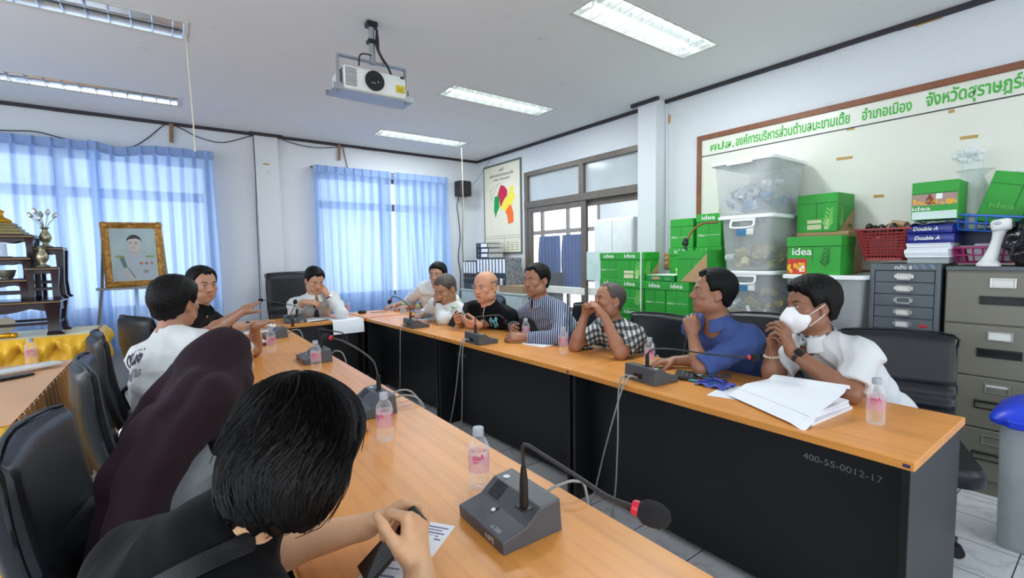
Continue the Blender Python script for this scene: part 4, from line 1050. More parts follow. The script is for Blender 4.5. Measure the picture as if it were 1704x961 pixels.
m_.build('rubbish', [mat('rub_a', (150, 140, 170), 0.6), mat('rub_b', (190, 196, 190), 0.6), mat('rub_c', (120, 130, 110), 0.6), mat('rub_d', (170, 120, 110), 0.6)], t, 30)
# light switch, small speaker and their wires
c = AX(1110, 433, 4.2)
t = thing('light_switch', 'yellowed double light switch on the wall beside the column', 'light switch', (4.2, c.y - 0.01, c.z - 0.08))
MB().box(-0.022, -0.001, -0.04, 0.04, 0, 0.155, 0.006).build('plate', mat('yellowed_plastic', (204, 160, 96), 0.4), t, 0)
for z in (0.035, 0.09): MB().box(-0.03, -0.02, -0.014, 0.014, z, z + 0.03, 0.003).build('rocker', mat('ivory_plastic', (226, 206, 170), 0.4), t, 0)
MB().cyl((-0.012, 0.0, 0.15), (-0.012, 0.02, CEIL - c.z + 0.03), 0.012, n=8).build('conduit', WALL, t)
t = thing('wall_speaker', 'small black loudspeaker mounted in the room corner', 'loudspeaker', (3.835, 6.44, 2.345), 0.1)
MB().box(-0.105, 0.105, -0.09, 0.09, 0, 0.235, 0.012).build('cabinet', mat('black_vinyl', (26, 26, 30), 0.5), t, 0)
m_ = MB().box(-0.095, 0.095, -0.096, -0.088, 0.012, 0.223, 0.004); m_.build('grille', mat('speaker_cloth', (38, 38, 44), 0.8, bump=0.4, bscale=300), t, 0)
MB().cyl((0, -0.0965, 0.14), (0, -0.099, 0.14), 0.06, n=24).cyl((0, -0.0965, 0.05), (0, -0.099, 0.05), 0.028, n=20).build('cone', mat('speaker_cone', (20, 20, 24), 0.4), t)
MB().box(-0.02, 0.02, 0.08, 0.14, 0.09, 0.14, 0.004).build('bracket', DARKREC, t, 0)
cable('cable', [(3.80, 6.5, 2.36), (3.77, 6.53, 2.2), (3.80, 6.55, 2.05), (3.83, 6.56, 1.7), (3.79, 6.56, 1.4), (3.82, 6.56, 1.1), (3.80, 6.56, 0.7)], 0.007, BLACKC, 'black cable hanging down from the corner loudspeaker')
cable('cable', [(3.86, 6.5, 2.34), (3.88, 6.54, 2.0), (3.87, 6.555, 1.5), (3.90, 6.555, 1.0), (3.86, 6.555, 0.6)], 0.005, BLACKC, 'second thinner black cable below the corner loudspeaker')
cable('cable', [(4.19, 6.2, 2.9), (4.1, 6.45, 2.62), (3.98, 6.53, 2.5), (3.94, 6.5, 2.45)], 0.003, BLACKC, 'thin wire drooping from the ceiling trim to the corner loudspeaker')
CREAMC = mat('cream_cord', (222, 214, 190), 0.6)
for px, py, py2, X, Y, lb in ((308, 62, 246, 0.195, 4.0, 'cream pull string hanging from the unlit ceiling light'), (770, 243, 560, 3.44, 5.79, 'cream pull string hanging from the far lit ceiling light')):
    z2 = AY(px, py2, Y).z
    t = thing('pull_cord', lb, 'pull string', (X, Y, CEIL - 0.012)); dz = CEIL - 0.012 - max(z2, 1.2)
    MB().tube(smooth_path([(0, 0, 0), (0.006, 0, -0.3 * dz), (0.012, 0.004, -0.7 * dz), (0.014, 0, -dz)], 4), 0.0042, 6).build('cord', CREAMC, t)
    MB().lathe([(0.0, 0), (0.006, 0.004), (0.008, 0.02), (0.003, 0.03)], (0.014, 0, -dz - 0.02), 10).build('pull_knob', CREAMC, t)
# ------------------------------------------------------------------ low cabinet of lever-arch files under the map
t = thing('low_cabinet', 'pale grey low cabinet carrying lever-arch files under the wall map', 'cabinet', (3.99, 5.62, 0))
CABG = mat('cabinet_pale', (176, 186, 184), 0.5)
MB().box(-0.2, 0.2, -0.76, 0.86, 0, 0.86, 0.005).build('body', CABG, t, 0)
MB().box(-0.215, 0.205, -0.78, 0.88, 0.86, 0.885, 0.004).build('cabinet_top', CABG, t, 0)
for k in range(2):
    d = MB().box(-0.212, -0.198, -0.75 + k * 0.8, 0.04 + k * 0.8, 0.05, 0.84, 0.003).build('door', CABG, t, 0)
    MB().cyl((-0.22, 0.0 + k * 0.1, 0.45), (-0.22, 0.0 + k * 0.1, 0.55), 0.006, n=8).build('handle', STEEL, d)
t = thing('document_box', 'dark flat file box lying under the window end lever-arch files', 'box', (3.97, 6.2, 0.885))
MB().box(-0.16, 0.16, -0.24, 0.24, 0, 0.10, 0.004).build('body', mat('charcoal_print', (60, 64, 72), 0.6, var=0.3, vscale=40), t, 0)
MB().box(-0.162, -0.158, -0.2, 0.0, 0.02, 0.075).build('label', mat('faded_label', (120, 124, 130), 0.6), t, 0)
t = thing('cardboard_box', 'low brown cardboard box under the lever-arch files, behind the bald man', 'box', (3.97, 5.42, 0.885))
MB().box(-0.17, 0.17, -0.52, 0.5, 0, 0.1, 0.004).build('body', mat('brown_card', (150, 128, 98), 0.75), t, 0)
MB().box(-0.172, -0.168, 0.02, 0.24, 0.0, 0.1).build('label', mat('pale_card_label', (200, 180, 160), 0.7), t, 0)
BLK = mat('file_black', (34, 36, 44), 0.5)
MARB = N('marbled_board'); _n = MARB.noise(MARB.coord(), 55, 6, 0.7)
MARB.l(MARB.ramp(_n, [(0.42, rgb((70, 74, 80))), (0.55, rgb((160, 164, 168)))]), MARB.p.inputs['Base Color']); MARB = MARB.m
def lever_file(label, loc, w, h, flat=False, dep=0.28, group='upright lever-arch files'):
    t = thing('lever_arch_file', label, 'lever-arch file', loc, 0, group)
    if flat: t.rotation_euler = (PI / 2, 0, 0.05 * math.sin(loc[2] * 40))
    MB().box(0.0, dep, -w / 2, -w / 2 + 0.003, 0, h).box(0.0, dep, w / 2 - 0.003, w / 2, 0, h).build('cover', MARB, t, 0)
    MB().box(-0.003, 0.002, -w / 2, w / 2, 0, h, 0.0015).build('spine', BLK, t, 0)
    MB().box(0.01, dep - 0.01, -w / 2 + 0.008, w / 2 - 0.012, 0.008, h - 0.012).build('pages', mat('page_block', (206, 206, 200), 0.8), t, 0)
    MB().box(-0.0045, -0.003, -w / 2 + 0.012, w / 2 - 0.012, h * 0.44, h * 0.95).build('spine_label', mat('spine_white', (228, 232, 238), 0.6), t, 0)
    m_ = MB()
    for k in range(12):
        a0, a1 = 2 * PI * k / 12, 2 * PI * (k + 1) / 12
        m_.add([(-0.0045, 0.014 * math.cos(a0), h * 0.22 + 0.014 * math.sin(a0)), (-0.0045, 0.014 * math.cos(a1), h * 0.22 + 0.014 * math.sin(a1)), (-0.0045, 0.009 * math.cos(a1), h * 0.22 + 0.009 * math.sin(a1)), (-0.0045, 0.009 * math.cos(a0), h * 0.22 + 0.009 * math.sin(a0))], [(3, 2, 1, 0)])
    m_.build('finger_ring', STEEL, t, 0)
    return t
ords = ['first', 'second', 'third', 'fourth', 'fifth', 'sixth', 'seventh', 'eighth', 'ninth', 'tenth']
for k in range(5):
    lever_file(f'{ords[k]} from the window in the lower row of five black lever-arch files', (3.81, 6.40 - k * 0.077, 0.985), 0.074, 0.345)
for k in range(9):
    lever_file(f'{ords[k]} from the window in the taller row of nine black lever-arch files', (3.80, 5.975 - k * 0.083, 0.985), 0.080, 0.385)
for k, lb in enumerate(('bottom of the three lever-arch files lying flat', 'middle of the three lever-arch files lying flat', 'top of the three lever-arch files lying flat')):
    lever_file(lb, (3.80, 6.03, 1.372 + 0.036 + 0.074 * k), 0.072, 0.33, True, group='lever-arch files lying flat')
t = thing('small_jar', 'tiny clear jar with white cap on the cardboard box', 'jar', (3.80, 5.37, 0.985))
MB().lathe([(0.0, 0), (0.03, 0.0), (0.03, 0.06), (0.024, 0.07)], n=14).build('body', film('jar_plastic', (226, 230, 230), 0.6), t)
MB().lathe([(0.026, 0.07), (0.026, 0.09), (0, 0.09)], n=14).build('cap', LIDW, t)
# ------------------------------------------------------------------ ceiling projector
t = thing('projector', 'white projector hung on a ceiling pole in a steel cradle', 'projector', (1.18, 3.116, CEIL))
GALV = mat('galvanised_steel', (160, 166, 170), 0.4, 0.7)
MB().cyl((0, 0, 0), (0, 0, -0.27), 0.019, n=16).build('pole', GALV, t)
m_ = MB().box(-0.035, 0.035, -0.03, 0.03, -0.035, -0.0, 0.004).box(-0.03, 0.03, -0.028, 0.028, -0.14, -0.115, 0.004); m_.build('clamp', DARKREC, t, 0)
zb = -0.258; m_ = MB()
m_.obox((0, 0, zb), (0.47, 0.035, 0.012), None, 0.002).obox((-0.23, 0, zb - 0.115), (0.01, 0.035, 0.24), None, 0.002).obox((0.23, 0, zb - 0.115), (0.01, 0.035, 0.24), None, 0.002)
m_.build('cradle_bracket', GALV, t, 0)
MB().box(-0.27, 0.27, -0.115, 0.06, -0.481, -0.478).box(-0.27, 0.27, -0.117, -0.113, -0.481, -0.445).box(-0.27, 0.27, 0.058, 0.062, -0.481, -0.445).build('tray', GALV, t, 0, (0, 0.08, 0))
PW = mat('projector_white', (214, 216, 214), 0.45)
pb = MB().box(-0.21, 0.21, -0.135, 0.13, -0.476, -0.325, 0.018, 3).build('body', PW, t, 40, (0, 0.08, 0))
m_ = MB().lathe([(0.064, -0.146), (0.064, -0.134), (0.052, -0.136), (0.048, -0.13)], (0, 0, 0), 28, Matrix.Rotation(PI / 2, 3, 'X'))
m_.v = [(x - 0.012, -abs(y), z - 0.398) for x, y, z in m_.v]; m_.build('lens_ring', mat('lens_black', (20, 20, 24), 0.3), pb)
m_ = MB().ball((-0.012, -0.132, -0.398), (0.04, 0.02, 0.04), None, 20, 12); m_.build('lens', mat('lens_glass', (24, 24, 40), 0.05), pb)
m_ = MB()
for k in range(11): m_.box(-0.2, -0.13, -0.1375, -0.133, -0.455 + 0.0105 * k, -0.4505 + 0.0105 * k)
for k in range(11): m_.box(-0.2125, -0.208, -0.12, 0.02, -0.455 + 0.0105 * k, -0.4505 + 0.0105 * k)
m_.build('vent', mat('vent_grey', (110, 112, 112), 0.6), pb, 0)
m_ = MB().box(0.135, 0.2, -0.1372, -0.134, -0.44, -0.392); m_.m(1).box(0.139, 0.196, -0.1376, -0.134, -0.436, -0.396); m_.m(0).box(0.142, 0.193, -0.138, -0.134, -0.433, -0.399); m_.m(1)
for k in range(3): m_.box(0.147, 0.188, -0.1384, -0.134, -0.428 + k * 0.009, -0.425 + k * 0.009)
m_.build('warning_label', [mat('warning_yellow', (228, 206, 40), 0.5), DARKREC], pb, 0)
MB().box(0.17, 0.195, -0.1375, -0.134, -0.345, -0.33).build('sensor', DARKREC, pb, 0)
for pts, r in (([(0.02, -0.02, -0.02), (0.03, -0.03, -0.10), (0.035, -0.03, -0.19), (0.06, -0.04, -0.24), (0.09, -0.03, -0.27), (0.14, 0.02, -0.31), (0.19, 0.1, -0.33)], 0.007), ([(0.03, -0.02, -0.05), (0.022, -0.03, -0.16), (0.05, -0.035, -0.225), (0.075, -0.03, -0.255)], 0.009),
               ([(-0.01, -0.01, -0.22), (-0.05, -0.03, -0.225), (-0.1, -0.05, -0.25), (-0.11, -0.05, -0.318)], 0.005), ([(0.209, 0.02, -0.37), (0.245, 0.01, -0.39), (0.245, 0.0, -0.43), (0.212, -0.02, -0.445)], 0.005)):
    MB().tube(smooth_path(pts, 5), r, 8).build('lead', BLACKC, t)
# ------------------------------------------------------------------ office chairs
LEATHER = N('black_leather'); _v = LEATHER.coord()
LEATHER.l(LEATHER.ramp(LEATHER.noise(_v, 5, 4), [(0.3, rgb((17, 19, 24))), (0.7, rgb((27, 30, 36)))]), LEATHER.p.inputs['Base Color'])
LEATHER.p.inputs['Roughness'].default_value = 0.36; LEATHER.p.inputs['Specular IOR Level'].default_value = 0.36
LEATHER.bump(LEATHER.noise(_v, 28, 6, 0.65), 0.12, 0.006); LEATHER = LEATHER.m
PIPING = mat('leather_piping', (18, 19, 23), 0.4)
CHROME = mat('chrome', (206, 208, 210), 0.12, 0.95)
def office_chair(label, x, y, rz, top=0.98, w=0.46, back_off=-0.27, grooves=True, lean=0.14, group='black leather office chairs', low=0.46, arms=True, thick=0.075, reach=0.30):
    """sitter looks along local +X"""
    t = thing('office_chair', label, 'chair', (x, y, 0), rz, group)
    hw = w / 2
    rings = []; nz = 30
    for i in range(nz + 1):
        v = i / nz; z = low + (top - low) * v; xo = back_off - lean * v - 0.03 * math.sin(PI * v)
        wv_ = hw * (0.90 + 0.10 * min(1, v * 2.2)); wv_ *= (1 - 0.05 * max(0, v - 0.9) * 10 * 0.5)
        th = thick * (0.85 + 0.3 * math.sin(PI * min(1, v * 1.02)))
        if v > 0.93: th *= math.sqrt(max(0.08, 1 - ((v - 0.93) / 0.07) ** 2))
        if v < 0.05: th *= 0.6 + 8 * v
        g_ = 0.0
        if grooves:
            for gz in (0.16, 0.27, 0.38, 0.49): g_ += 0.013 * math.exp(-((v - gz) / 0.018) ** 2)
        ring = []
        for k in range(20):
            a = 2 * PI * k / 20; ca, sa = math.cos(a), math.sin(a)
            px_ = math.copysign(abs(ca) ** 0.55, ca) * th / 2; py_ = math.copysign(abs(sa) ** 0.35, sa) * wv_
            if px_ > 0.01: px_ -= g_
            px_ -= 0.05 * (1 - (py_ / hw) ** 2) * 0.7 - 0.017
            ring.append((xo + px_, py_, z + 0.012 * (1 - (py_ / hw) ** 2) * (v > 0.9)))
        rings.append(ring)
    b = MB(); loft(b, rings); b.build('backrest', LEATHER, t, 50)
    pp = [Vector(rings[i][5]) for i in range(2, nz - 1, 3)] + [Vector(rings[-1][k]) + Vector((0, 0, 0.004)) for k in (6, 10, 14)] + [Vector(rings[i][15]) for i in range(nz - 2, 1, -3)]
    m_ = MB(); m_.tube(smooth_path(pp, 3), 0.006, 6); m_.build('piping', PIPING, t, 60)
    s_ = MB(); sr = []
    for z, e in ((0.40, 0.03), (0.405, 0.008), (0.43, 0.0), (0.465, 0.0), (0.485, 0.012), (0.49, 0.05)): sr.append([(p[0] + 0.0, p[1], z + 0.012 * (p[0] / 0.24) ** 2) for p in rrect(0.25 - e, hw - e, 0.07)])
    loft(s_, sr); s_.build('seat', LEATHER, t, 40)
    if arms:
        for sgn in (-1, 1):
            yy = sgn * (hw + 0.03)
            ar = MB().tube(smooth_path([(back_off + 0.02, yy, 0.50), (back_off + 0.0, yy, 0.62), (-0.14, yy, 0.655), (0.10, yy, 0.64), (0.17, yy, 0.58), (0.14, yy, 0.45), (0.02, yy * 0.85, 0.40)], 5), 0.013, 8)
            ar.build('arm_frame', CHROME if arms == 'chrome' else PIPING, t, 60)
            pad = MB(); loft(pad, [[(-0.19 + 0.30 * i / 8, yy + 0.03 * math.cos(2 * PI * k / 12) * (1 if 0 < i < 8 else 0.6), 0.668 + 0.016 * math.sin(2 * PI * k / 12) * (1 if 0 < i < 8 else 0.6) - 0.01 * (i / 8) ** 2) for k in range(12)] for i in range(9)])
            pad.build('armrest', LEATHER, t, 50)
    MB().cyl((-0.02, 0, 0.12), (-0.02, 0, 0.4), 0.028, n=12).box(-0.12, 0.1, -0.09, 0.09, 0.375, 0.402, 0.006).build('column', PIPING, t, 40)
    MB().obox((back_off + 0.05, 0, 0.43), (0.26, 0.07, 0.014), Matrix.Rotation(-0.1, 3, 'Y'), 0.003).build('back_bracket', PIPING, t, 0)
    for k in range(5):
        a = 2 * PI * k / 5 + 0.3; d = Vector((math.cos(a), math.sin(a), 0)); o_ = Vector((-0.02, 0, 0))
        lg = MB().tube([o_ + d * 0.02 + Vector((0, 0, 0.12)), o_ + d * reach * 0.5 + Vector((0, 0, 0.10)), o_ + d * reach + Vector((0, 0, 0.075))], [0.026, 0.02, 0.016], 8).build('base_leg', PIPING, t, 50)
        q = d.cross(Vector((0, 0, 1)))
        MB().cyl(o_ + d * reach + q * 0.022 + Vector((0, 0, 0.028)), o_ + d * reach - q * 0.022 + Vector((0, 0, 0.028)), 0.028, n=14).build('caster', PIPING, lg, 40)
    return t
office_chair('black leather chair behind the masked man, with stitched grooves', 2.72, 0.62, PI + 0.36, 0.95, 0.48, grooves=True, arms=False, reach=0.2)
office_chair('black leather chair behind the man in the blue shirt', 2.66, 1.36, PI + 0.1, 0.985, 0.48, grooves=True)
office_chair('black leather chair behind the plaid shirt, its plain back half empty', 2.53, 2.10, PI + 0.03, 0.93, 0.50, grooves=False)
office_chair('black leather chair behind the striped shirt', 2.58, 2.86, PI - 0.05, 0.95, 0.48, grooves=False)
office_chair('black leather chair behind the bald man in black', 2.66, 3.62, PI - 0.05, 0.95, 0.48, grooves=False)
office_chair('black leather chair of the white-shirted man covering his face', 2.66, 4.5, PI - 0.2, 0.92, 0.46, grooves=False)
office_chair('black leather chair turned away at the picture edge, behind the headscarf', 0.10, 1.545, -0.08, 0.985, 0.47, grooves=True, lean=0.12)
office_chair('black leather chair of the man in the white T-shirt, seen edge on', 0.09, 2.50, 0.10, 1.0, 0.47, grooves=False, arms='chrome', lean=0.1)
office_chair('black leather chair just behind the edge on one, beside the yellow altar skirt', 0.05, 3.38, 0.12, 1.0, 0.47, grooves=False, lean=0.1)
office_chair('empty black leather chair below the framed portrait', 0.12, 4.58, 0.45, 0.98, 0.47, grooves=False, lean=0.1)
office_chair('tall black executive chair of the man in the tie', 1.28, 5.98, -PI / 2 + 0.08, 1.22, 0.60, -0.24, True, 0.1, low=0.44, thick=0.12)

# ------------------------------------------------------------------ conference microphones
MICG = mat('charcoal_case', (78, 81, 86), 0.42, var=0.04, bump=0.05, bscale=400)
FOAM = mat('black_foam', (22, 22, 24), 0.95, bump=0.8, bscale=500, bdist=0.002)
REDR = mat('red_ring', (206, 30, 52), 0.3)
def microphone(label, x, y, rz, neck, foam_r=0.017, foam_dir=None, ring=True, logo=True):
    """case: local -X is the speaker's side; neck points are given in the room and start on the socket"""
    t = thing('conference_microphone', label, 'microphone', (x, y, TOP), rz, 'desk conference microphones')
    W2 = 0.0875; pass
    prof = [(-0.083, 0.0), (-0.086, 0.030), (-0.022, 0.042), (0.019, 0.074), (0.076, 0.079), (0.082, 0.0)]
    b = MB().prism(prof, (0, W2, 0), (1, 0, 0), (0, 0, 1), 2 * W2); 
    cs = b.build('case', MICG, t, 0)
    bv = cs.modifiers.new('soft_edges', 'BEVEL'); bv.width = 0.003; bv.segments = 2; bv.limit_method = 'ANGLE'
    def scaled(q): q.v = [(v[0] * 0.87, v[1] * 0.835, v[2] * 0.9) for v in q.v]; return q
    # grille, button and lamp on the sloping top
    sl = Vector((0.047, 0, 0.036)).normalized(); nr = Vector((-sl.z, 0, sl.x))
    g = MB()
    for i in range(4):
        for j in range(8):
            c = Vector((-0.022, 0, 0.049)) + sl * (0.008 + 0.006 * j) + Vector((0, 0.028 + 0.0145 * i, 0)) + nr * 0.0006
            g.obox(c, (0.0032, 0.0115, 0.001), Matrix((sl, Vector((0, 1, 0)), nr)).transposed())
    scaled(g).build('speaker_grille', DARKREC, t, 0)
    s2 = Vector((0.074, 0, 0.013)).normalized(); n2 = Vector((-s2.z, 0, s2.x)); Rm_ = Matrix((s2, Vector((0, 1, 0)), n2)).transposed()
    scaled(MB().lathe([(0.0062, 0.0), (0.006, 0.003), (0.0, 0.0035)], Vector((-0.045, 0.0, 0.0442)), 14, Rm_)).build('button', mat('white_button', (240, 240, 240), 0.3), t)
    scaled(MB().obox((-0.034, -0.004, 0.0468), (0.012, 0.004, 0.002), Rm_)).build('switch_slot', DARKREC, t, 0)
    scaled(MB().lathe([(0.011, 0.0), (0.0105, 0.0012), (0.0, 0.0014)], (0.045, 0.07, 0.0848), 18)).build('sticker', mat('silver_sticker', (196, 202, 206), 0.35), t)
    if logo:
        fn = Vector((-0.034, 0, -0.004)).normalized(); up = Vector((-0.004, 0, 0.034)).normalized(); m_ = MB()
        text(m_, 'NPE', Vector((-0.0958, -0.045, 0.009)), (0, -1, 0), up, w=0.042, h=0.016, bold=0.01, lift=0.0008)
        scaled(m_).build('maker_lettering', WHITEP, t, 0)
        m_ = MB(); text(m_, 'α-500', Vector((-0.088, -0.052, 0.0365)), (0, -1, 0), s2, w=0.042, h=0.012, lift=0.0008); scaled(m_).build('model_lettering', mat('grey_print', (190, 192, 194), 0.5), t, 0)
        m_ = MB(); text(m_, 'DELEGATE', Vector((0.0955, 0.02, 0.05)), (0, 1, 0), (0, 0, 1), w=0.05, h=0.009)
    r = MB().box(0.0935, 0.096, -0.06, -0.035, 0.02, 0.045).box(0.0935, 0.096, -0.025, 0.005, 0.02, 0.045); scaled(r).build('socket', DARKREC, t, 0)
    M = Matrix.Translation(Vector((x, y, TOP))) @ Matrix.Rotation(rz, 4, 'Z'); Mi = M.inverted()
    P = [Mi @ Vector(p) for p in neck]
    st = Vector((P[0].x, P[0].y, 0.0775))
    MB().obox(st, (0.03, 0.034, 0.004), None, 0.001).tube([st, st + Vector((0, 0, 0.06)), st + (P[0] - st) * 1.0], [0.0105, 0.0095, 0.006], 12).build('neck_socket', DARKREC, t, 50)
    path = smooth_path(P, 8)
    MB().tube(path, 0.0042, 8).build('gooseneck', mat('gooseneck_black', (40, 42, 46), 0.35), t, 60)
    d = (path[-1] - path[-3]).normalized() if foam_dir is None else (Mi.to_3x3() @ Vector(foam_dir)).normalized()
    e = path[-1]; q = d.to_track_quat('Z', 'Y').to_matrix()
    MB().lathe([(0.0, 0), (foam_r * 0.62, 0.001), (foam_r * 0.95, foam_r * 0.5), (foam_r * 1.03, foam_r * 1.1), (foam_r * 0.95, foam_r * 1.8), (foam_r * 0.6, foam_r * 2.4), (0.0, foam_r * 2.62)], e + d * 0.010, 18, q).build('foam_head', FOAM, t, 70)
    if ring: MB().lathe([(0.0, 0), (foam_r * 0.5, 0.0), (foam_r * 0.62, 0.004), (foam_r * 0.62, 0.011), (0.0, 0.012)], e, 16, q).build('light_ring', REDR, t, 50)
    return t
def D3(px, py, d): return CAM_P + ray(px, py) * d
microphone('large charcoal microphone beside the phone user, its gooseneck stretched over the table edge', 0.632, 0.888, -0.03,
           [D3(871, 775, 1.04), D3(870, 745, 1.03), D3(877, 740, 1.01), D3(905, 757, 0.96), D3(960, 792, 0.87), D3(1010, 825, 0.79), D3(1052, 842, 0.745)], 0.0195, (0.4, -0.9, -0.12))
microphone('charcoal microphone just beyond the black-haired phone user, neck arched toward the window', 0.655, 1.93, 0.0,
           [AY(630, 632, 1.93), AY(624, 606, 1.95), AY(612, 592, 2.0), AY(590, 577, 2.1), AY(568, 566, 2.18), AY(553, 562, 2.22)], 0.017)
microphone('charcoal microphone with flat neck beside the bottle behind the hair', 0.725, 3.13, 0.0,
           [AY(535, 570, 3.13), AY(530, 550, 3.13), AY(534, 547, 3.12), AY(552, 550, 3.06), AY(568, 553, 3.0), AY(572, 556, 2.98)], 0.017, (0.2, -0.3, -0.8), ring=False)
microphone('charcoal microphone under the pointing man\'s forearm', 0.70, 4.27, 0.0,
           [AY(487, 542, 4.27), AY(484, 530, 4.27), AY(483, 525, 4.3), AY(487, 515, 4.35), AY(491, 508, 4.4)], 0.017, (0.1, 0.1, 0.9), ring=False)
microphone('charcoal microphone facing the man in the tie, neck reaching sideways', 1.02, 5.12, PI / 2,
           [AY(494, 528, 5.12), AY(496, 514, 5.12), AY(492, 509, 5.12), AY(478, 506, 5.1), AY(456, 502, 5.05), AY(440, 499, 5.0)], 0.017, (-1, -0.1, 0.05), ring=False)
microphone('charcoal microphone beside the masked man\'s paper pad, neck stretched sideways', 1.955, 1.45, PI - 0.12,
           [AY(1077, 600, 1.46), AY(1079, 586, 1.45), AY(1092, 580, 1.42), AY(1130, 582, 1.33), AY(1190, 590, 1.2), AY(1244, 594, 1.08)], 0.018, (0.7, -0.7, -0.05))
microphone('charcoal microphone in front of the striped shirt, neck bent over like a hook', 1.865, 2.90, PI - 0.05,
           [AY(791, 545, 2.92), AY(791, 530, 2.92), AY(795, 527, 2.91), AY(812, 525, 2.88), AY(830, 524, 2.85), AY(839, 530, 2.83)], 0.017, (0.3, -0.3, -0.8), ring=False)
microphone('charcoal microphone in front of the bottles with green caps', 1.84, 3.97, PI - 0.05,
           [AY(683, 522, 3.98), AY(682, 512, 3.98), AY(675, 503, 4.0), AY(662, 495, 4.05), AY(654, 493, 4.1), AY(651, 497, 4.12)], 0.017, (-0.4, 0.2, -0.8))
GREYC = mat('grey_cable', (150, 152, 150), 0.5)
def two_leads(x, y, pts, label, r=0.0042, off=0.02):
    cable('microphone_cable', pts, r, GREYC, label, 'cable', 6, 'microphone leads')
    return
xe = 1.765
def lead(label, pts): two_leads(0, 0, pts, label)
lead('grey lead falling from the paper pad microphone, inner strand', [(1.862, 1.50, 0.775), (1.79, 1.50, 0.79), (1.752, 1.50, 0.72), (1.745, 1.50, 0.45), (1.74, 1.52, 0.15), (1.70, 1.56, 0.006), (1.55, 1.7, 0.006)])
lead('grey lead falling from the paper pad microphone, slanted strand', [(1.862, 1.475, 0.775), (1.79, 1.47, 0.79), (1.75, 1.49, 0.70), (1.74, 1.58, 0.40), (1.735, 1.66, 0.12), (1.70, 1.72, 0.006), (1.55, 1.8, 0.006)])
lead('grey lead hanging from the hooked microphone, straight strand', [(1.772, 2.93, 0.775), (1.735, 2.93, 0.785), (1.715, 2.94, 0.70), (1.71, 2.95, 0.4), (1.70, 2.96, 0.12), (1.65, 2.95, 0.006), (1.5, 2.9, 0.006)])
lead('grey lead hanging from the hooked microphone, slanted strand', [(1.772, 2.955, 0.775), (1.735, 2.96, 0.785), (1.712, 2.97, 0.70), (1.70, 3.04, 0.35), (1.69, 3.14, 0.08), (1.62, 3.2, 0.006), (1.5, 3.3, 0.006)])
lead('pair of grey leads hanging below the microphone with bottles beyond', [(1.745, 4.0, 0.775), (1.71, 4.0, 0.785), (1.685, 4.0, 0.72), (1.68, 4.02, 0.4), (1.67, 4.05, 0.1), (1.6, 4.1, 0.006), (1.45, 4.15, 0.006)])
lead('grey lead behind the microphone by the phone user, dropping off the table', [(0.76, 0.895, 0.775), (0.80, 0.89, 0.785), (0.845, 0.87, 0.79), (0.875, 0.86, 0.75), (0.885, 0.85, 0.5), (0.9, 0.8, 0.006)])
lead('grey lead curling off the table behind the arched microphone', [(0.75, 1.91, 0.775), (0.80, 1.90, 0.79), (0.855, 1.87, 0.775), (0.882, 1.85, 0.70), (0.89, 1.82, 0.4), (0.9, 1.8, 0.006)])
lead('second grey lead curling off behind the arched microphone', [(0.75, 1.945, 0.78), (0.81, 1.95, 0.80), (0.865, 1.93, 0.78), (0.895, 1.91, 0.68), (0.9, 1.9, 0.3), (0.92, 1.9, 0.006)])
lead('grey lead looping off behind the flat necked microphone', [(0.82, 3.10, 0.775), (0.86, 3.09, 0.795), (0.9, 3.07, 0.76), (0.915, 3.05, 0.6), (0.92, 3.0, 0.006)])
lead('grey lead looping off behind the microphone under the forearm', [(0.795, 4.25, 0.775), (0.84, 4.24, 0.80), (0.895, 4.22, 0.76), (0.91, 4.2, 0.5), (0.92, 4.2, 0.006)])

# ------------------------------------------------------------------ water bottles
WATER = film('clear_bottle', (236, 242, 248), 0.1, 0.03)
_g = WATER.node_tree; _w = _g.nodes.new('ShaderNodeLayerWeight'); _w.inputs[0].default_value = 0.35; _r = _g.nodes.new('ShaderNodeMapRange'); _r.inputs[3].default_value = 0.05; _r.inputs[4].default_value = 0.55
_g.links.new(_w.outputs[1], _r.inputs[0]); _g.links.new(_r.outputs[0], _g.nodes['Principled BSDF'].inputs['Alpha'])
CAPM = mat('grey_white_cap', (168, 174, 184), 0.4)
def label_mat(name, ink):
    g = N(name); v = g.coord('UV')
    ob = g.coord('Object'); sx = g.n('SeparateXYZ'); g.l(ob, sx.inputs[0])
    ang = g.math('ARCTAN2', sx.outputs[1], sx.outputs[0])
    cv = g.n('CombineXYZ'); g.l(g.math('MULTIPLY', ang, 0.030), cv.inputs[0]); g.l(sx.outputs[2], cv.inputs[1])
    ck = g.n('TexChecker', i_Scale=210.0); g.l(cv.outputs[0], ck.inputs['Vector'])
    zt = g.ramp(sx.outputs[2], [(0.0, (0, 0, 0, 1)), (0.094, (0, 0, 0, 1)), (0.096, (1, 1, 1, 1))], 'CONSTANT')
    low = g.mix(ck.outputs[1], rgb((240, 226, 232)), rgb(ink))
    g.l(g.mix(zt, low, rgb((238, 214, 220))), g.p.inputs['Base Color'])
    g.p.inputs['Roughness'].default_value = 0.35
    al = g.mix(ck.outputs[1], (0.42,) * 3 + (1,), (0.6,) * 3 + (1,)); g.l(g.mix(zt, al, (0.4,) * 3 + (1,)), g.p.inputs['Alpha'])
    return g.m
PINKL = label_mat('pink_check_label', (212, 104, 146)); GRNL = label_mat('teal_label', (70, 150, 170))
INK = mat('magenta_ink', (190, 50, 110), 0.5)
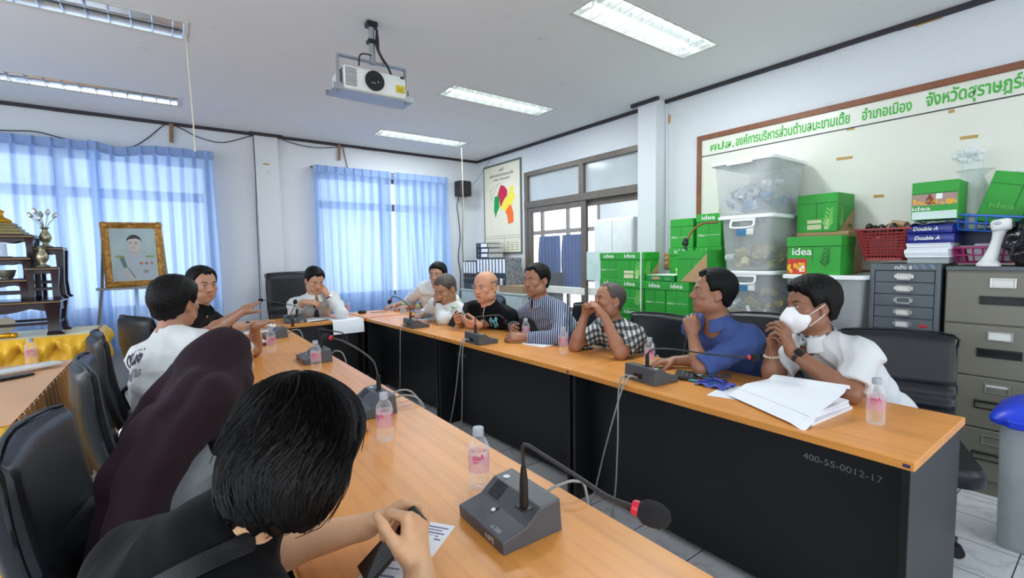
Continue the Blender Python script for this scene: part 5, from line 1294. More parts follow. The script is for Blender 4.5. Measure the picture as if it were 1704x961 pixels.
def bottle_master(label, capm, lab, ink, words_=True):
    t = thing('water_bottle', label, 'bottle', (0, 0, 0), 0, 'water bottles')
    pr = [(0.0, 0.004), (0.018, 0.002), (0.026, 0.0), (0.0285, 0.006), (0.029, 0.016), (0.0275, 0.022), (0.029, 0.028), (0.0275, 0.034), (0.029, 0.04), (0.0285, 0.05), (0.0285, 0.112), (0.029, 0.116), (0.0265, 0.126), (0.021, 0.137), (0.0145, 0.145), (0.0125, 0.148), (0.0125, 0.156), (0.0, 0.156)]
    MB().lathe(pr, n=28).build('body', WATER, t, 60)
    c = MB().lathe([(0.0155, 0.149), (0.0155, 0.1685), (0.0145, 0.1705), (0.0, 0.1705)], n=24); c.build('cap', capm, t, 40)
    MB().lathe([(0.0293, 0.052), (0.0293, 0.110)], n=28).build('label', lab, t, 60)
    lb = t.children[-1]; me = lb.data
    # open band: drop the end caps
    bm = bmesh.new(); bm.from_mesh(me); bmesh.ops.delete(bm, geom=[f for f in bm.faces if len(f.verts) > 4], context='FACES'); bm.to_mesh(me); bm.free()
    if words_:
        m_ = MB()
        for a0 in (0.3, 2.4, 4.5):
            for body, z, w, h in (('Asia', 0.088, 0.034, 0.017), ('น้ำดื่ม', 0.079, 0.018, 0.007)):
                text(m_, body, (0, 0, 0), (1, 0, 0), (0, 0, 1), w=w, h=h, bold=0.02, bend=lambda a, b: Vector((0.0296 * math.cos(a0 + a / 0.0296), 0.0296 * math.sin(a0 + a / 0.0296), z + b)), mirror=True)
        m_.build('lettering', ink, t, 0)
    return t
bm_ = bottle_master('water bottle with pink checked label, standing next to the big microphone', CAPM, PINKL, INK)
bm_.location = (0.668, 1.07, TOP); bm_.rotation_euler.z = 3.25
for x, y, rz, lb, z in ((0.588, 1.56, 0.7, 'water bottle with pink checked label, right beside the black-haired phone user\'s head', TOP), (0.67, 2.83, 1.1, 'water bottle whose top peeks over the black hair, before the flat necked microphone', TOP),
                     (0.56, 3.6, 2.1, 'water bottle beside the pointing man\'s elbow', TOP), (2.085, 0.56, 0.4, 'water bottle at the row end beside the curled paper pad', TOP),
                     (2.165, 1.63, 1.4, 'water bottle at the hand of the man in blue', TOP), (2.065, 2.23, 2.0, 'water bottle in front of the plaid sleeve', TOP),
                     (2.16, 2.75, 0.2, 'water bottle at the cuff of the striped shirt', TOP), (1.65, 5.42, 0.9, 'water bottle on the head table before the blue curtain', TOP),
                     (-0.715, 4.15, 1.7, 'water bottle on the gold-clothed table', 0.752)):
    b = copy_tree(bm_); b.location = (x, y, z); b.rotation_euler.z = rz; b['label'] = lb
gb = bottle_master('water bottle with lime cap, window side of the pair by the writing man', mat('lime_cap', (150, 206, 110), 0.4), GRNL, INK, False)
gb.location = (1.985, 4.62, TOP)
for x, y, lb in ((2.04, 4.38, 'water bottle with lime cap, map side of the pair by the writing man'), (2.19, 3.92, 'water bottle with lime cap between the white cuff and the held phone')):
    b = copy_tree(gb); b.location = (x, y, TOP); b['label'] = lb

# ------------------------------------------------------------------ papers and small things on the tables
t = thing('paper_pad', 'thick white paper pad with its top sheet curled up at the row end', 'paper pad', (2.06, 0.86, TOP), 0)
lo = lambda p: Vector((p.x - 2.06, p.y - 0.86, p.z - TOP))
c00, c10, c11, c01 = Vector((1.985, 1.075, 0.0)), Vector((1.80, 0.69, 0.0)), Vector((2.17, 0.655, 0)), Vector((2.28, 0.98, 0))
off = Vector((2.06, 0.86, 0))
def padslab(mb, s, z0, z1, rot, shift=(0, 0)):
    pts = [c00, c10, c11, c01]; cen = sum(pts, Vector()) / 4
    R = Matrix.Rotation(rot, 3, 'Z'); q = [R @ ((p - cen) * s) + cen - off + Vector((shift[0], shift[1], 0)) for p in pts]
    mb.add([(p.x, p.y, z0) for p in q] + [(p.x, p.y, z1) for p in q], [(3, 2, 1, 0), (4, 5, 6, 7), (0, 1, 5, 4), (1, 2, 6, 5), (2, 3, 7, 6), (3, 0, 4, 7)])
m_ = MB(); padslab(m_, 0.9, 0.001, 0.012, 0.03, (0.035, -0.01)); padslab(m_, 0.88, 0.013, 0.024, -0.02, (0.04, 0.0)); padslab(m_, 0.87, 0.025, 0.034, 0.02, (0.045, 0)); m_.build('sheets', PAPER, t, 0)
def top_sheet(u, v):
    p = (c00 * (1 - u) + c10 * u) * (1 - v) + (c01 * (1 - u) + c11 * u) * v - off
    lift = 0.006 + 0.036 * min(1, v * 3) + 0.085 * (0.25 + 0.75 * u) * max(0.0, v - 0.15) ** 1.3
    curl = max(0.0, v - 0.78) / 0.22
    p = p + Vector((-0.075, -0.01, 0)) * curl ** 2 * (0.4 + 0.6 * u); lift += 0.022 * math.sin(curl * PI * 0.9) - 0.012 * curl
    edge = max(0.0, u - 0.85) / 0.15
    return (p.x, p.y, lift + 0.002 - 0.01 * edge * (v < 0.2))
MB().sheet(top_sheet, 20, 28, 0.0012).build('curled_sheet', PAPER, t, 60)
m_ = MB(); a_, b_ = AZ(1180, 655, TOP + .004), AZ(1255, 625, TOP + .004)
m_.add([(1.925 - 2.06, 1.14 - 0.86, 0.0008), (1.98 - 2.06, 0.98 - 0.86, 0.0008), (2.2 - 2.06, 1.06 - 0.86, 0.0012), (2.16 - 2.06, 1.18 - 0.86, 0.0012)], [(0, 1, 2, 3)]); m_.build('loose_sheet', PAPER, t, 0)
t = thing('calculator', 'dark tablet-like calculator under the pens in front of the blue sleeve', 'calculator', (2.13, 1.375, TOP), 0.5)
MB().obox((0, 0, 0.014), (0.15, 0.105, 0.012), Matrix.Rotation(0.09, 3, 'X'), 0.004).build('case', mat('dark_case', (40, 42, 44), 0.4), t, 0)
m_ = MB()
for i in range(4):
    for j in range(3): m_.obox((-0.045 + 0.03 * i, -0.028 + 0.022 * j, 0.0215 + (-0.028 + 0.022 * j) * 0.09), (0.02, 0.014, 0.003), Matrix.Rotation(0.09, 3, 'X'), 0.001)
m_.build('keys', mat('key_grey', (84, 88, 92), 0.4), t, 0)
rr = random.Random(21)
for k, (lb, c) in enumerate((('teal capped pen lying across the pen pile', (60, 150, 170)), ('dark blue pen under the pen pile', (40, 50, 150)), ('pale teal marker at the pen pile edge', (110, 180, 190)), ('navy marker on top of the pen pile', (50, 60, 170)), ('black pen pointing away from the pen pile', (36, 36, 40)))):
    t = thing('pen', lb, 'pen', (2.105 + rr.uniform(-0.02, 0.03), 1.235 + rr.uniform(-0.035, 0.05), TOP + 0.008 + 0.009 * k), rr.uniform(0, 3), 'pile of pens')
    MB().tube([(-0.07, 0, 0), (-0.06, 0, 0.0), (0.05, 0, 0), (0.062, 0, 0), (0.072, 0, 0)], [0.004, 0.006, 0.006, 0.0045, 0.001], 10).build('barrel', mat('pen_' + str(k), c, 0.35), t)
    MB().tube([(-0.072, 0, 0), (-0.02, 0, 0)], [0.0066, 0.0066], 10).obox((-0.045, 0, 0.0085), (0.04, 0.003, 0.002)).build('cap', mat('pen_cap_' + str(k), tuple(max(0, int(q * 0.8)) for q in c), 0.3), t)
t = thing('cloth_wipe', 'crumpled blue wipe under the pile of pens', 'cloth', (2.10, 1.20, TOP))
MB().sheet(lambda u, v: (-0.06 + 0.13 * u, -0.075 + 0.15 * v, 0.003 + 0.014 * abs(math.sin(u * 8 + v * 6) * math.sin(v * 7 - u * 3))), 16, 16, 0.001).build('cloth', mat('blue_wipe', (86, 100, 186), 0.8), t, 60)
t = thing('notebook', 'white note paper on the table before the striped shirt', 'paper', (2.165, 2.575, TOP), 0.15)
MB().box(-0.1, 0.1, -0.105, 0.105, 0, 0.006, 0.001).build('sheets', PAPER, t, 0)
def phone(label, loc, rz, case=(40, 36, 34)):
    t = thing('smartphone', label, 'phone', loc, rz, 'phones on the tables')
    MB().box(-0.038, 0.038, -0.078, 0.078, 0, 0.009, 0.004, 3).build('case', mat('phone_case', case, 0.35), t, 40)
    MB().box(-0.035, 0.035, -0.075, 0.075, 0.0092, 0.0096).build('screen', mat('phone_glass', (14, 14, 18), 0.06), t, 0)
    return t
phone('black phone lying on the table before the plaid shirt', (2.245, 2.255, TOP), PI / 2 - 0.5)
t = thing('draped_sheet', 'big white sheet hanging over the edge of the head table', 'paper', (1.49, 5.0, TOP))
def drp(u, v):
    x = -0.14 + 0.32 * u - 0.02 * v; s_ = v * 0.36
    if s_ < 0.18: return (x, 0.11 - s_ + 0.0, 0.004 + 0.004 * math.sin(u * 5))
    k = s_ - 0.18; return (x + 0.03 * k, -0.082 - 0.02 * math.sin(min(1, k * 9)) - 0.12 * k, 0.002 - k * 0.75)
MB().sheet(drp, 12, 30, 0.0008).build('sheet', PAPER, t, 60)
t = thing('document', 'white document under the hands of the man in the tie', 'paper', (1.22, 5.20, TOP), 0.25)
MB().box(-0.2, 0.2, -0.1, 0.12, 0, 0.003).box(-0.17, 0.21, -0.09, 0.14, 0.003, 0.006).build('sheets', PAPER, t, 0)
t = thing('black_folder', 'thin black folder half under the document on the head table', 'folder', (1.30, 5.07, TOP), 0.35)
MB().box(-0.16, 0.16, -0.03, 0.03, 0, 0.004, 0.001).build('cover', DARKREC, t, 0)
t = thing('pen_pouch', 'small black pouch beside the bottle on the head table', 'pouch', (1.80, 5.36, TOP), -0.2)
MB().ball((0, 0, 0.022), (0.05, 0.035, 0.022), None, 14, 8).build('pouch', mat('black_cloth', (24, 24, 28), 0.7), t)
t = thing('fountain_pen', 'black pen lying by the small pouch on the head table', 'pen', (1.98, 5.33, TOP), -0.15)
MB().tube([(-0.09, 0, 0.006), (0.08, 0, 0.006), (0.095, 0, 0.006)], [0.006, 0.006, 0.002], 10).build('barrel', DARKREC, t)
t = thing('document', 'white paper the writing man leans on', 'paper', (2.16, 4.45, TOP), 0.3)
MB().box(-0.12, 0.12, -0.16, 0.16, 0, 0.004).build('sheets', PAPER, t, 0)
t = thing('reading_glasses', 'folded spectacles on the table in front of the writing man', 'spectacles', (2.03, 4.18, TOP), 0.6)
for s_ in (-1, 1):
    m_ = MB(); m_.tube([(0.0, s_ * 0.032 + 0.022 * math.cos(2 * PI * k / 18), 0.02 + 0.017 * math.sin(2 * PI * k / 18)) for k in range(18)], 0.0018, 6, closed=True); m_.build('rim', DARKREC, t)
MB().tube([(0, -0.054, 0.024), (0.06, -0.03, 0.012), (0.08, 0.03, 0.006)], 0.0018, 6).tube([(0, 0.054, 0.024), (0.065, 0.03, 0.014), (0.075, -0.03, 0.008)], 0.0018, 6).build('temple', DARKREC, t)
# papers, folder and tissue by the pointing man
t = thing('document', 'papers under the wrist of the man in the black polo', 'paper', (0.60, 4.72, TOP), 0.2)
MB().box(-0.12, 0.12, -0.1, 0.1, 0, 0.006).build('sheets', PAPER, t, 0)
phone('black phone under the pointing man\'s lower hand', (0.60, 4.98, TOP), 1.3)
t = thing('tissue', 'crumpled white tissue beside the black phone, under the spread fingers', 'tissue', (0.76, 4.93, TOP))
MB().sheet(lambda u, v: (-0.05 + 0.1 * u, -0.05 + 0.1 * v, 0.004 + 0.03 * abs(math.sin(u * 7 + v * 4) * math.cos(v * 6 - u * 2))), 12, 12, 0.001).build('tissue', PAPER, t, 60)
t = thing('book', 'brown covered book with papers by the pointing man\'s elbow', 'book', (0.47, 4.02, TOP), 0.1)
MB().box(-0.11, 0.11, -0.15, 0.15, 0, 0.022, 0.002).build('cover', mat('brown_cover', (74, 48, 44), 0.5), t, 0)
MB().box(-0.09, 0.1, -0.12, 0.12, 0.0222, 0.027).build('sheets', PAPER, t, 0)
t = thing('receipt', 'printed paper slips under the phone user\'s hands', 'paper', (0.36, 0.94, TOP), 0)
m_ = MB(); m_.obox((0.045, -0.01, 0.0012), (0.20, 0.11, 0.001), Matrix.Rotation(0.62, 3, 'Z')); m_.obox((-0.02, -0.045, 0.0026), (0.24, 0.1, 0.001), Matrix.Rotation(0.72, 3, 'Z')); m_.build('slip', PAPER, t, 0)
m_ = MB(); Rz = Matrix.Rotation(0.72, 3, 'Z')
for k in range(9): m_.obox(Rz @ Vector((-0.1 + k * 0.024, 0.01 * (k % 2), 0)) + Vector((-0.02, -0.045, 0.0033)), (0.004, 0.06 - 0.02 * (k % 3), 0.0004), Rz)
Rz = Matrix.Rotation(0.62, 3, 'Z')
for k in range(5): m_.obox(Rz @ Vector((0.04 + k * 0.011, -0.01, 0)) + Vector((0.045, -0.01, 0.0019)), (0.004, 0.07 - 0.02 * (k % 2), 0.0004), Rz)
m_.build('printed_lines', mat('grey_ink', (120, 116, 150), 0.7), t, 0)
# ------------------------------------------------------------------ cloth covered tables and the altar set
def satin(name, c, rough=0.38):
    g = N(name); v = g.coord(); col = rgb(c)[:3]
    g.l(g.ramp(g.noise(v, 6, 3), [(0.3, tuple(x * 0.88 for x in col)), (0.7, col)]), g.p.inputs['Base Color'])
    g.p.inputs['Roughness'].default_value = rough; g.p.inputs['Sheen Weight'].default_value = 0.3
    g.bump(g.noise(v, 350, 2), 0.06, 0.001); return g.m
GOLD = satin('gold_satin', (226, 152, 36)); YEL = satin('yellow_satin', (246, 190, 34)); YELP2 = satin('pale_yellow_satin', (232, 208, 96))
t = thing('cloth_table', 'gold satin covered table with a pleated skirt, behind the row of chairs', 'table', (-1.0, 3.45, 0))
hx, y0, y1 = 0.465, -0.79, 0.79
MB().box(-hx + 0.02, hx - 0.02, y0 + 0.02, y1 - 0.02, 0.70, 0.742, 0.004).build('tabletop', BENCH, t, 0)
for a in (-1, 1):
    for b_ in (y0 + 0.08, y1 - 0.08): MB().box(a * (hx - 0.08) - 0.02, a * (hx - 0.08) + 0.02, b_ - 0.02, b_ + 0.02, 0, 0.70, 0.003).build('leg', BENCH, t, 0)
MB().sheet(lambda u, v: (-hx + 2 * hx * u, y0 + (y1 - y0) * v, 0.749 + 0.0012 * math.sin(u * 21 + v * 9)), 20, 30, 0.004).build('cloth_top', GOLD, t, 60)
def skirt(mb, p0, p1, outn, n, z1=0.748, amp=0.022, flare=0.05, seed=1):
    p0, p1, outn = Vector(p0), Vector(p1), Vector(outn); r = random.Random(seed); ph = [r.uniform(-0.35, 0.35) for _ in range(n + 2)]
    def fn(u, v):
        k = u * n; i = int(min(k, n - 1)); fr = k - i
        fold = math.sin(2 * PI * fr + ph[i] * math.sin(PI * fr)) * (0.6 + 0.5 * abs(ph[i]) * 2)
        d = (1 - v); return p0.lerp(p1, u) + outn * (0.006 + d * flare + amp * fold * (0.35 + 0.65 * d)) + Vector((0, 0, 0.01 + (z1 - 0.01) * v))
    mb.sheet(fn, n * 10, 10, 0.003)
m_ = MB(); skirt(m_, (hx, y1, 0), (hx, y0, 0), (1, 0, 0), 17, seed=2); m_.build('skirt', satin('gold_satin_skirt', (196, 130, 44)), t, 70)
m_ = MB(); skirt(m_, (hx, y0, 0), (-hx, y0, 0), (0, -1, 0), 11, seed=3); m_.build('skirt', YEL, t, 70)
m_ = MB(); skirt(m_, (-hx, y1, 0), (hx, y1, 0), (0, 1, 0), 11, seed=4); m_.build('skirt', GOLD, t, 70)
# things lying on it
t = thing('banner_roll', 'flat white bar lying across the gold-clothed table', 'bar', (-0.83, 3.83, 0.752), 0.62)
MB().box(-0.31, 0.31, -0.05, 0.05, 0.014, 0.03, 0.004).build('bar', mat('white_bar', (226, 232, 236), 0.4), t, 0)
m_ = MB()
for k in range(3): m_.cyl((0.22 + 0.03 * k, 0.02 - 0.02 * (k % 2), 0.03), (0.22 + 0.03 * k, 0.02 - 0.02 * (k % 2), 0.031), 0.006, n=10)
m_.build('hole', DARKREC, t, 0)
t = thing('remote_control', 'black device lying beside the white bar on the gold cloth', 'device', (-0.80, 3.70, 0.752), 0.62)
MB().box(-0.19, 0.17, -0.04, 0.03, 0, 0.014, 0.006, 2).build('case', mat('black_gloss', (24, 24, 24)), t, 40)
t = thing('scissors_handle', 'black round handle lying at the picture edge on the gold cloth', 'handle', (-0.90, 4.17, 0.752))
MB().tube([(0.03 * math.cos(2 * PI * k / 16), 0.018 * math.sin(2 * PI * k / 16), 0.005) for k in range(16)], 0.005, 6, closed=True).build('ring', DARKREC, t)
# altar table with yellow swags
AX1, AY0, AZT = -0.56, 5.45, 0.775
t = thing('altar_table', 'altar table dressed in bright yellow satin with swagged skirt', 'table', (-1.4, 5.78, 0))
ox, oy = -1.4, 5.78; x0, x1, ya, yb = -2.3 - ox, AX1 - ox, AY0 - oy, 6.12 - oy
MB().box(x0, x1 - 0.02, ya + 0.02, yb, AZT - 0.04, AZT - 0.008, 0.003).build('tabletop', BENCH, t, 0)
for a in (x0 + 0.08, x1 - 0.1):
    for b_ in (ya + 0.1, yb - 0.08): MB().box(a - 0.02, a + 0.02, b_ - 0.02, b_ + 0.02, 0, AZT - 0.04, 0.003).build('leg', BENCH, t, 0)
MB().sheet(lambda u, v: (x0 + (x1 - x0) * u, ya + (yb - ya) * v, AZT + 0.001 * math.sin(u * 30)), 20, 10, 0.004).build('cloth_top', YELP2, t, 60)
m_ = MB(); skirt(m_, (x0, ya, 0), (x1, ya, 0), (0, -1, 0), 16, z1=AZT, seed=5); skirt(m_, (x1, ya, 0), (x1, yb, 0), (1, 0, 0), 7, z1=AZT, amp=0.025, seed=6); m_.build('skirt', YEL, t, 70)
def swag(mb, p0, p1, outn, drop, z):
    p0, p1, outn = Vector(p0), Vector(p1), Vector(outn)
    def fn(u, v):
        tri = 1 - abs(2 * u - 1); d = drop * v * (0.25 + 0.75 * tri)
        puff = 0.075 * math.sin(PI * v) * (0.4 + 0.6 * tri) + 0.03 + 0.02 * math.sin(u * 19) * v
        return p0.lerp(p1, u) + outn * puff + Vector((0, 0, z - d + 0.012 * math.sin(v * 20) * tri))
    mb.sheet(fn, 22, 14, 0.003)
m_ = MB()
for k in range(8):
    a = x0 + (x1 - x0) * k / 8; b_ = x0 + (x1 - x0) * (k + 1) / 8
    swag(m_, (a, ya, 0), (b_, ya, 0), (0, -1, 0), 0.27, AZT + 0.002); swag(m_, (a - 0.1, ya + 0.01, 0), (b_ - 0.1, ya + 0.01, 0), (0, -1, 0), 0.40, AZT - 0.12)
for k in range(4):
    a = ya + (yb - ya) * k / 4; b_ = ya + (yb - ya) * (k + 1) / 4
    swag(m_, (x1, a, 0), (x1, b_, 0), (1, 0, 0), 0.20, AZT + 0.002); swag(m_, (x1 - 0.01, a - 0.05, 0), (x1 - 0.01, b_ - 0.05, 0), (1, 0, 0), 0.32, AZT - 0.1)
m_.build('swag', YEL, t, 70)
# lacquered altar stands
LAC = mat('black_lacquer', (40, 26, 34), 0.25, var=0.2); LGOLD = mat('gold_line', (150, 120, 70), 0.35, 0.5)
def stand(label, cx, cy, z0, w, d, h, legw=0.05, apron=0.05, rail=True, top_t=0.03):
    """little lacquered table with curved legs"""
    t = thing('altar_stand', label, 'altar stand', (cx, cy, z0), 0, 'lacquered altar stands'); hw, hd = w / 2, d / 2
    b = MB().box(-hw, hw, -hd, hd, h - top_t, h, 0.006, 2); b.m(1).box(-hw - 0.002, hw + 0.002, -hd - 0.002, hd + 0.002, h - top_t * 0.72, h - top_t * 0.45, 0.002)
    b.build('stand_top', [LAC, LGOLD], t, 0)
    ap = MB()
    for sy in (-1, 1):
        n = 24; pl = [(-hw + 0.02, h - top_t), (hw - 0.02, h - top_t)]
        low = [(hw - 0.02 - (2 * hw - 0.04) * k / n, h - top_t - apron * (0.55 + 0.45 * abs(math.cos(3 * PI * k / n)))) for k in range(n + 1)]
        ap.prism(list(reversed(pl + low)), (0, sy * (hd - 0.02), 0), (1, 0, 0), (0, 0, 1), 0.012)
    for sx in (-1, 1): ap.box(sx * (hw - 0.02) - 0.006, sx * (hw - 0.02) + 0.006, -hd + 0.02, hd - 0.02, h - top_t - apron * 0.9, h - top_t)
    ap.build('apron', LAC, t, 0)
    for sx in (-1, 1):
        for sy in (-1, 1):
            px_, py_ = sx * (hw - legw * 0.6), sy * (hd - legw * 0.6); lg = MB(); rings = []
            for z, o_, q in ((0, 0.012, 0.62), (0.012, 0.014, 0.66), (0.03, 0.004, 0.5), (h * 0.35, 0.0, 0.42), (h * 0.75, 0.004, 0.55), (h - top_t, 0.006, 0.62)):
                rings.append([(px_ + sx * o_ + a_ * legw * q, py_ + sy * o_ + b_ * legw * q, z) for a_, b_ in ((1, 1), (-1, 1), (-1, -1), (1, -1))])
            loft(lg, rings); lg.build('leg', LAC, t, 30)
    if rail:
        r_ = MB(); zz = h * 0.3
        for sy in (-1, 1): r_.box(-hw + 0.03, hw - 0.03, sy * (hd - 0.03) - 0.008, sy * (hd - 0.03) + 0.008, zz, zz + 0.022, 0.002)
        for sx in (-1, 1): r_.box(sx * (hw - 0.03) - 0.008, sx * (hw - 0.03) + 0.008, -hd + 0.03, hd - 0.03, zz, zz + 0.022, 0.002)
        r_.build('rail', LAC, t, 0)
    return t
zt = AZT + 0.002
stand('wide lacquered altar stand at the bottom, standing on the yellow cloth', -1.27, 5.80, zt, 1.02, 0.44, 0.30, 0.085, 0.07)
z1 = zt + 0.30
stand('low lacquered stand, bottom step of the tall altar tier', -1.20, 5.80, z1, 0.50, 0.34, 0.19, 0.05, 0.04)
stand('middle lacquered stand of the tall altar tier, holding the bowl', -1.17, 5.82, z1 + 0.19, 0.48, 0.30, 0.185, 0.05, 0.04, False)
stand('top lacquered stand of the tall altar tier, under the golden statue', -1.15, 5.84, z1 + 0.375, 0.48, 0.30, 0.19, 0.045, 0.04, False)
stand('slim lacquered stand beside the tall tier, taller of the two', -0.835, 5.88, z1, 0.20, 0.26, 0.46, 0.045, 0.04)
stand('slim lacquered stand beside the tall tier, shorter and in front', -0.855, 5.67, z1, 0.20, 0.15, 0.285, 0.045, 0.03)
SILV = mat('tarnished_silver', (176, 170, 140), 0.28, 0.75); PEWT = mat('pewter', (150, 146, 130), 0.35, 0.7)
VP = [(0.0, 0), (0.045, 0.0), (0.047, 0.008), (0.022, 0.022), (0.018, 0.032), (0.036, 0.06), (0.043, 0.085), (0.036, 0.115), (0.022, 0.14), (0.018, 0.155), (0.034, 0.176), (0.03, 0.177), (0.014, 0.158), (0.0, 0.15)]
def vase(label, x, y, z, s=1.0, flowers=False):
    t = thing('altar_vase', label, 'vase', (x, y, z), 0, 'metal altar vases')
    MB().lathe([(r * s, h * s) for r, h in VP], n=24).build('body', SILV, t, 60)
    if flowers:
        r = random.Random(5)
        for k, (dx, dy, h) in enumerate(((-0.085, 0.0, 0.275), (-0.05, -0.02, 0.31), (-0.02, 0.02, 0.285), (0.03, -0.01, 0.305), (0.072, 0.01, 0.28), (-0.03, -0.03, 0.25))):
            st = MB().tube(smooth_path([(dx * 0.05, dy * 0.05, 0.15), (dx * 0.4, dy * 0.4, 0.21), (dx * 0.9, dy * 0.9, h - 0.02)], 4), 0.003, 6).build('stem', PEWT, t)
            d = Vector((dx * 0.7, dy, 0.1)).normalized().to_track_quat('Z', 'Y').to_matrix()
            MB().lathe([(0.0, -0.022), (0.010, -0.018), (0.019, 0.0), (0.016, 0.02), (0.006, 0.036), (0.0, 0.042)], (dx * 0.95, dy, h), 10, d).build('lotus_bud', mat('silver_petal', (206, 208, 206), 0.25, 0.6), st, 30)
vase('metal vase with silver lotus buds on the taller slim stand', -0.855, 5.86, z1 + 0.46, 1.0, True)
vase('plain metal vase standing on the shorter slim stand', -0.855, 5.665, z1 + 0.285, 1.0)
t = thing('golden_statue', 'small seated golden statue on a stepped base, topping the altar tier', 'statue', (-1.13, 5.83, z1 + 0.565))
st = MB()
for k, (w_, d_, h_) in enumerate(((0.19, 0.12, 0.028), (0.165, 0.105, 0.026), (0.145, 0.092, 0.024), (0.12, 0.08, 0.022))):
    z = sum((0.028, 0.026, 0.024, 0.022)[:k]); st.box(-w_, w_ * 0.85, -d_, d_, z, z + h_, 0.006, 2)
st.build('stepped_base', mat('aged_brass', (128, 116, 78), 0.4, 0.5), t, 0)
GLD = mat('gilt', (224, 164, 44), 0.25, 0.7, var=0.1)
m_ = MB(); loft(m_, [[(a * math.cos(2 * PI * k / 24), b_ * math.sin(2 * PI * k / 24) - 0.005, z) for k in range(24)] for z, a, b_ in ((0.1, 0.075, 0.05), (0.108, 0.085, 0.058), (0.125, 0.082, 0.055), (0.14, 0.058, 0.042), (0.155, 0.036, 0.028), (0.18, 0.034, 0.024), (0.20, 0.044, 0.024), (0.21, 0.03, 0.02), (0.216, 0.014, 0.013))])
m_.build('robed_body', GLD, t, 50)
m_ = MB().ball((0, 0, 0.234), (0.019, 0.02, 0.024), None, 16, 10).lathe([(0.014, 0.25), (0.012, 0.26), (0.005, 0.272), (0.002, 0.29), (0.0, 0.295)], n=12); m_.build('head', mat('dark_gilt', (120, 96, 56), 0.35, 0.6), t)
t = thing('glass_lamp', 'clear glass candle holder on the middle of the tall altar tier', 'candle holder', (-1.11, 5.74, z1 + 0.375))
MB().lathe([(0.035, 0.0), (0.038, 0.006), (0.036, 0.012), (0.034, 0.11), (0.037, 0.115), (0.033, 0.115), (0.031, 0.012), (0.0, 0.01)], n=20).build('glass', film('lamp_glass', (226, 236, 240), 0.35, 0.05), t)
MB().box(-0.055, 0.055, -0.05, 0.05, 0, 0.006, 0.002).build('foot', PEWT, t, 0)
t = thing('incense_bowl', 'metal incense bowl on the lower step of the tall altar tier', 'bowl', (-1.09, 5.73, z1 + 0.19))
MB().lathe([(0.0, 0), (0.035, 0.0), (0.036, 0.01), (0.045, 0.02), (0.056, 0.06), (0.06, 0.075), (0.056, 0.075), (0.044, 0.03), (0.0, 0.028)], n=24).build('body', PEWT, t)
t = thing('gong_disc', 'small golden disc figure standing under the wide altar stand', 'ornament', (-1.10, 5.62, zt))
MB().cyl((0, -0.006, 0.11), (0, 0.006, 0.11), 0.06, n=28).build('disc', PEWT, t, 40)
MB().ball((0, -0.01, 0.022), (0.06, 0.035, 0.024), None, 14, 8).ball((-0.05, -0.02, 0.02), (0.025, 0.025, 0.022), None, 12, 8).ball((0.045, -0.02, 0.02), (0.025, 0.025, 0.022), None, 12, 8).build('golden_foot', GLD, t)
# ------------------------------------------------------------------ framed portrait on an easel
t = thing('easel', 'grey metal easel holding the framed portrait before the curtain', 'easel', (-0.26, 6.19, 0))
EAS = mat('easel_metal', (140, 140, 142), 0.4, 0.5)
for sx in (-1, 1): MB().tube([(sx * 0.33 - 0.04 * (sx < 0) - 0.03, -0.09, 0.0), (sx * 0.265, -0.02, 1.14), (sx * 0.235, 0.06, 1.66)], 0.014, 8).build('leg', EAS, t)
MB().tube([(-0.02, 0.32, 0.0), (0.0, 0.1, 1.5)], 0.014, 8).build('leg', EAS, t)
MB().box(-0.31, 0.29, -0.06, -0.0, 1.115, 1.14, 0.004).box(-0.25, 0.25, 0.035, 0.055, 1.5, 1.52, 0.003).build('ledge', EAS, t, 0)
t = thing('framed_portrait', 'gilt framed portrait of a uniformed person on the easel', 'picture', (-0.25, 6.155, 1.142))
t.rotation_euler = (-0.06, -0.02, 0.03)
FG = N('gilt_frame'); _v = FG.coord()
FG.l(FG.ramp(FG.noise(_v, 26, 5, 0.6), [(0.3, rgb((126, 84, 30))), (0.55, rgb((190, 138, 62))), (0.75, rgb((214, 176, 104)))]), FG.p.inputs['Base Color'])
FG.p.inputs['Roughness'].default_value = 0.38; FG.p.inputs['Metallic'].default_value = 0.35; FG.bump(FG.noise(_v, 34, 4), 0.7, 0.02); FG = FG.m
W2, Hh = 0.245, 0.655
m_ = MB()
profl = [(0.0, 0.0), (0.0, -0.03), (0.018, -0.045), (0.035, -0.03), (0.052, -0.022), (0.062, -0.012), (0.062, 0.0)]
cn = [(-W2, 0), (W2, 0), (W2, Hh), (-W2, Hh)]; rings = []
for (cx_, cz_) in cn:
    sx, sz = (1 if cx_ < 0 else -1), (1 if cz_ == 0 else -1)
    rings.append([(cx_ + sx * p[0], p[1], cz_ + sz * p[0]) for p in profl])
rings.append(rings[0]); loft(m_, rings, False, False); fr = m_.build('frame', FG, t, 0)
cnr = MB()
for (cx_, cz_) in cn:
    sx, sz = (1 if cx_ < 0 else -1), (1 if cz_ == 0 else -1); cnr.ball((cx_ + sx * 0.03, -0.032, cz_ + sz * 0.03), (0.036, 0.018, 0.036), None, 12, 8)
cnr.build('corner_ornament', FG, fr, 50)
pic = MB().box(-W2 + 0.05, W2 - 0.05, -0.010, -0.002, 0.05, Hh - 0.05); pic.build('print', mat('pale_backdrop', (164, 186, 190), 0.35, var=0.12, vscale=5), t, 0)
PX = lambda x, z: (x, z)
def flat(name, pts, c, y=-0.0104, d=0.0006):
    mb = MB(); mb.prism([(p[0], p[1]) for p in pts], (0, y, 0), (1, 0, 0), (0, 0, 1), d)
    return mb.build(name, mat('print_' + name + str(abs(hash(c)) % 997), c, 0.45, var=0.04), t, 0)
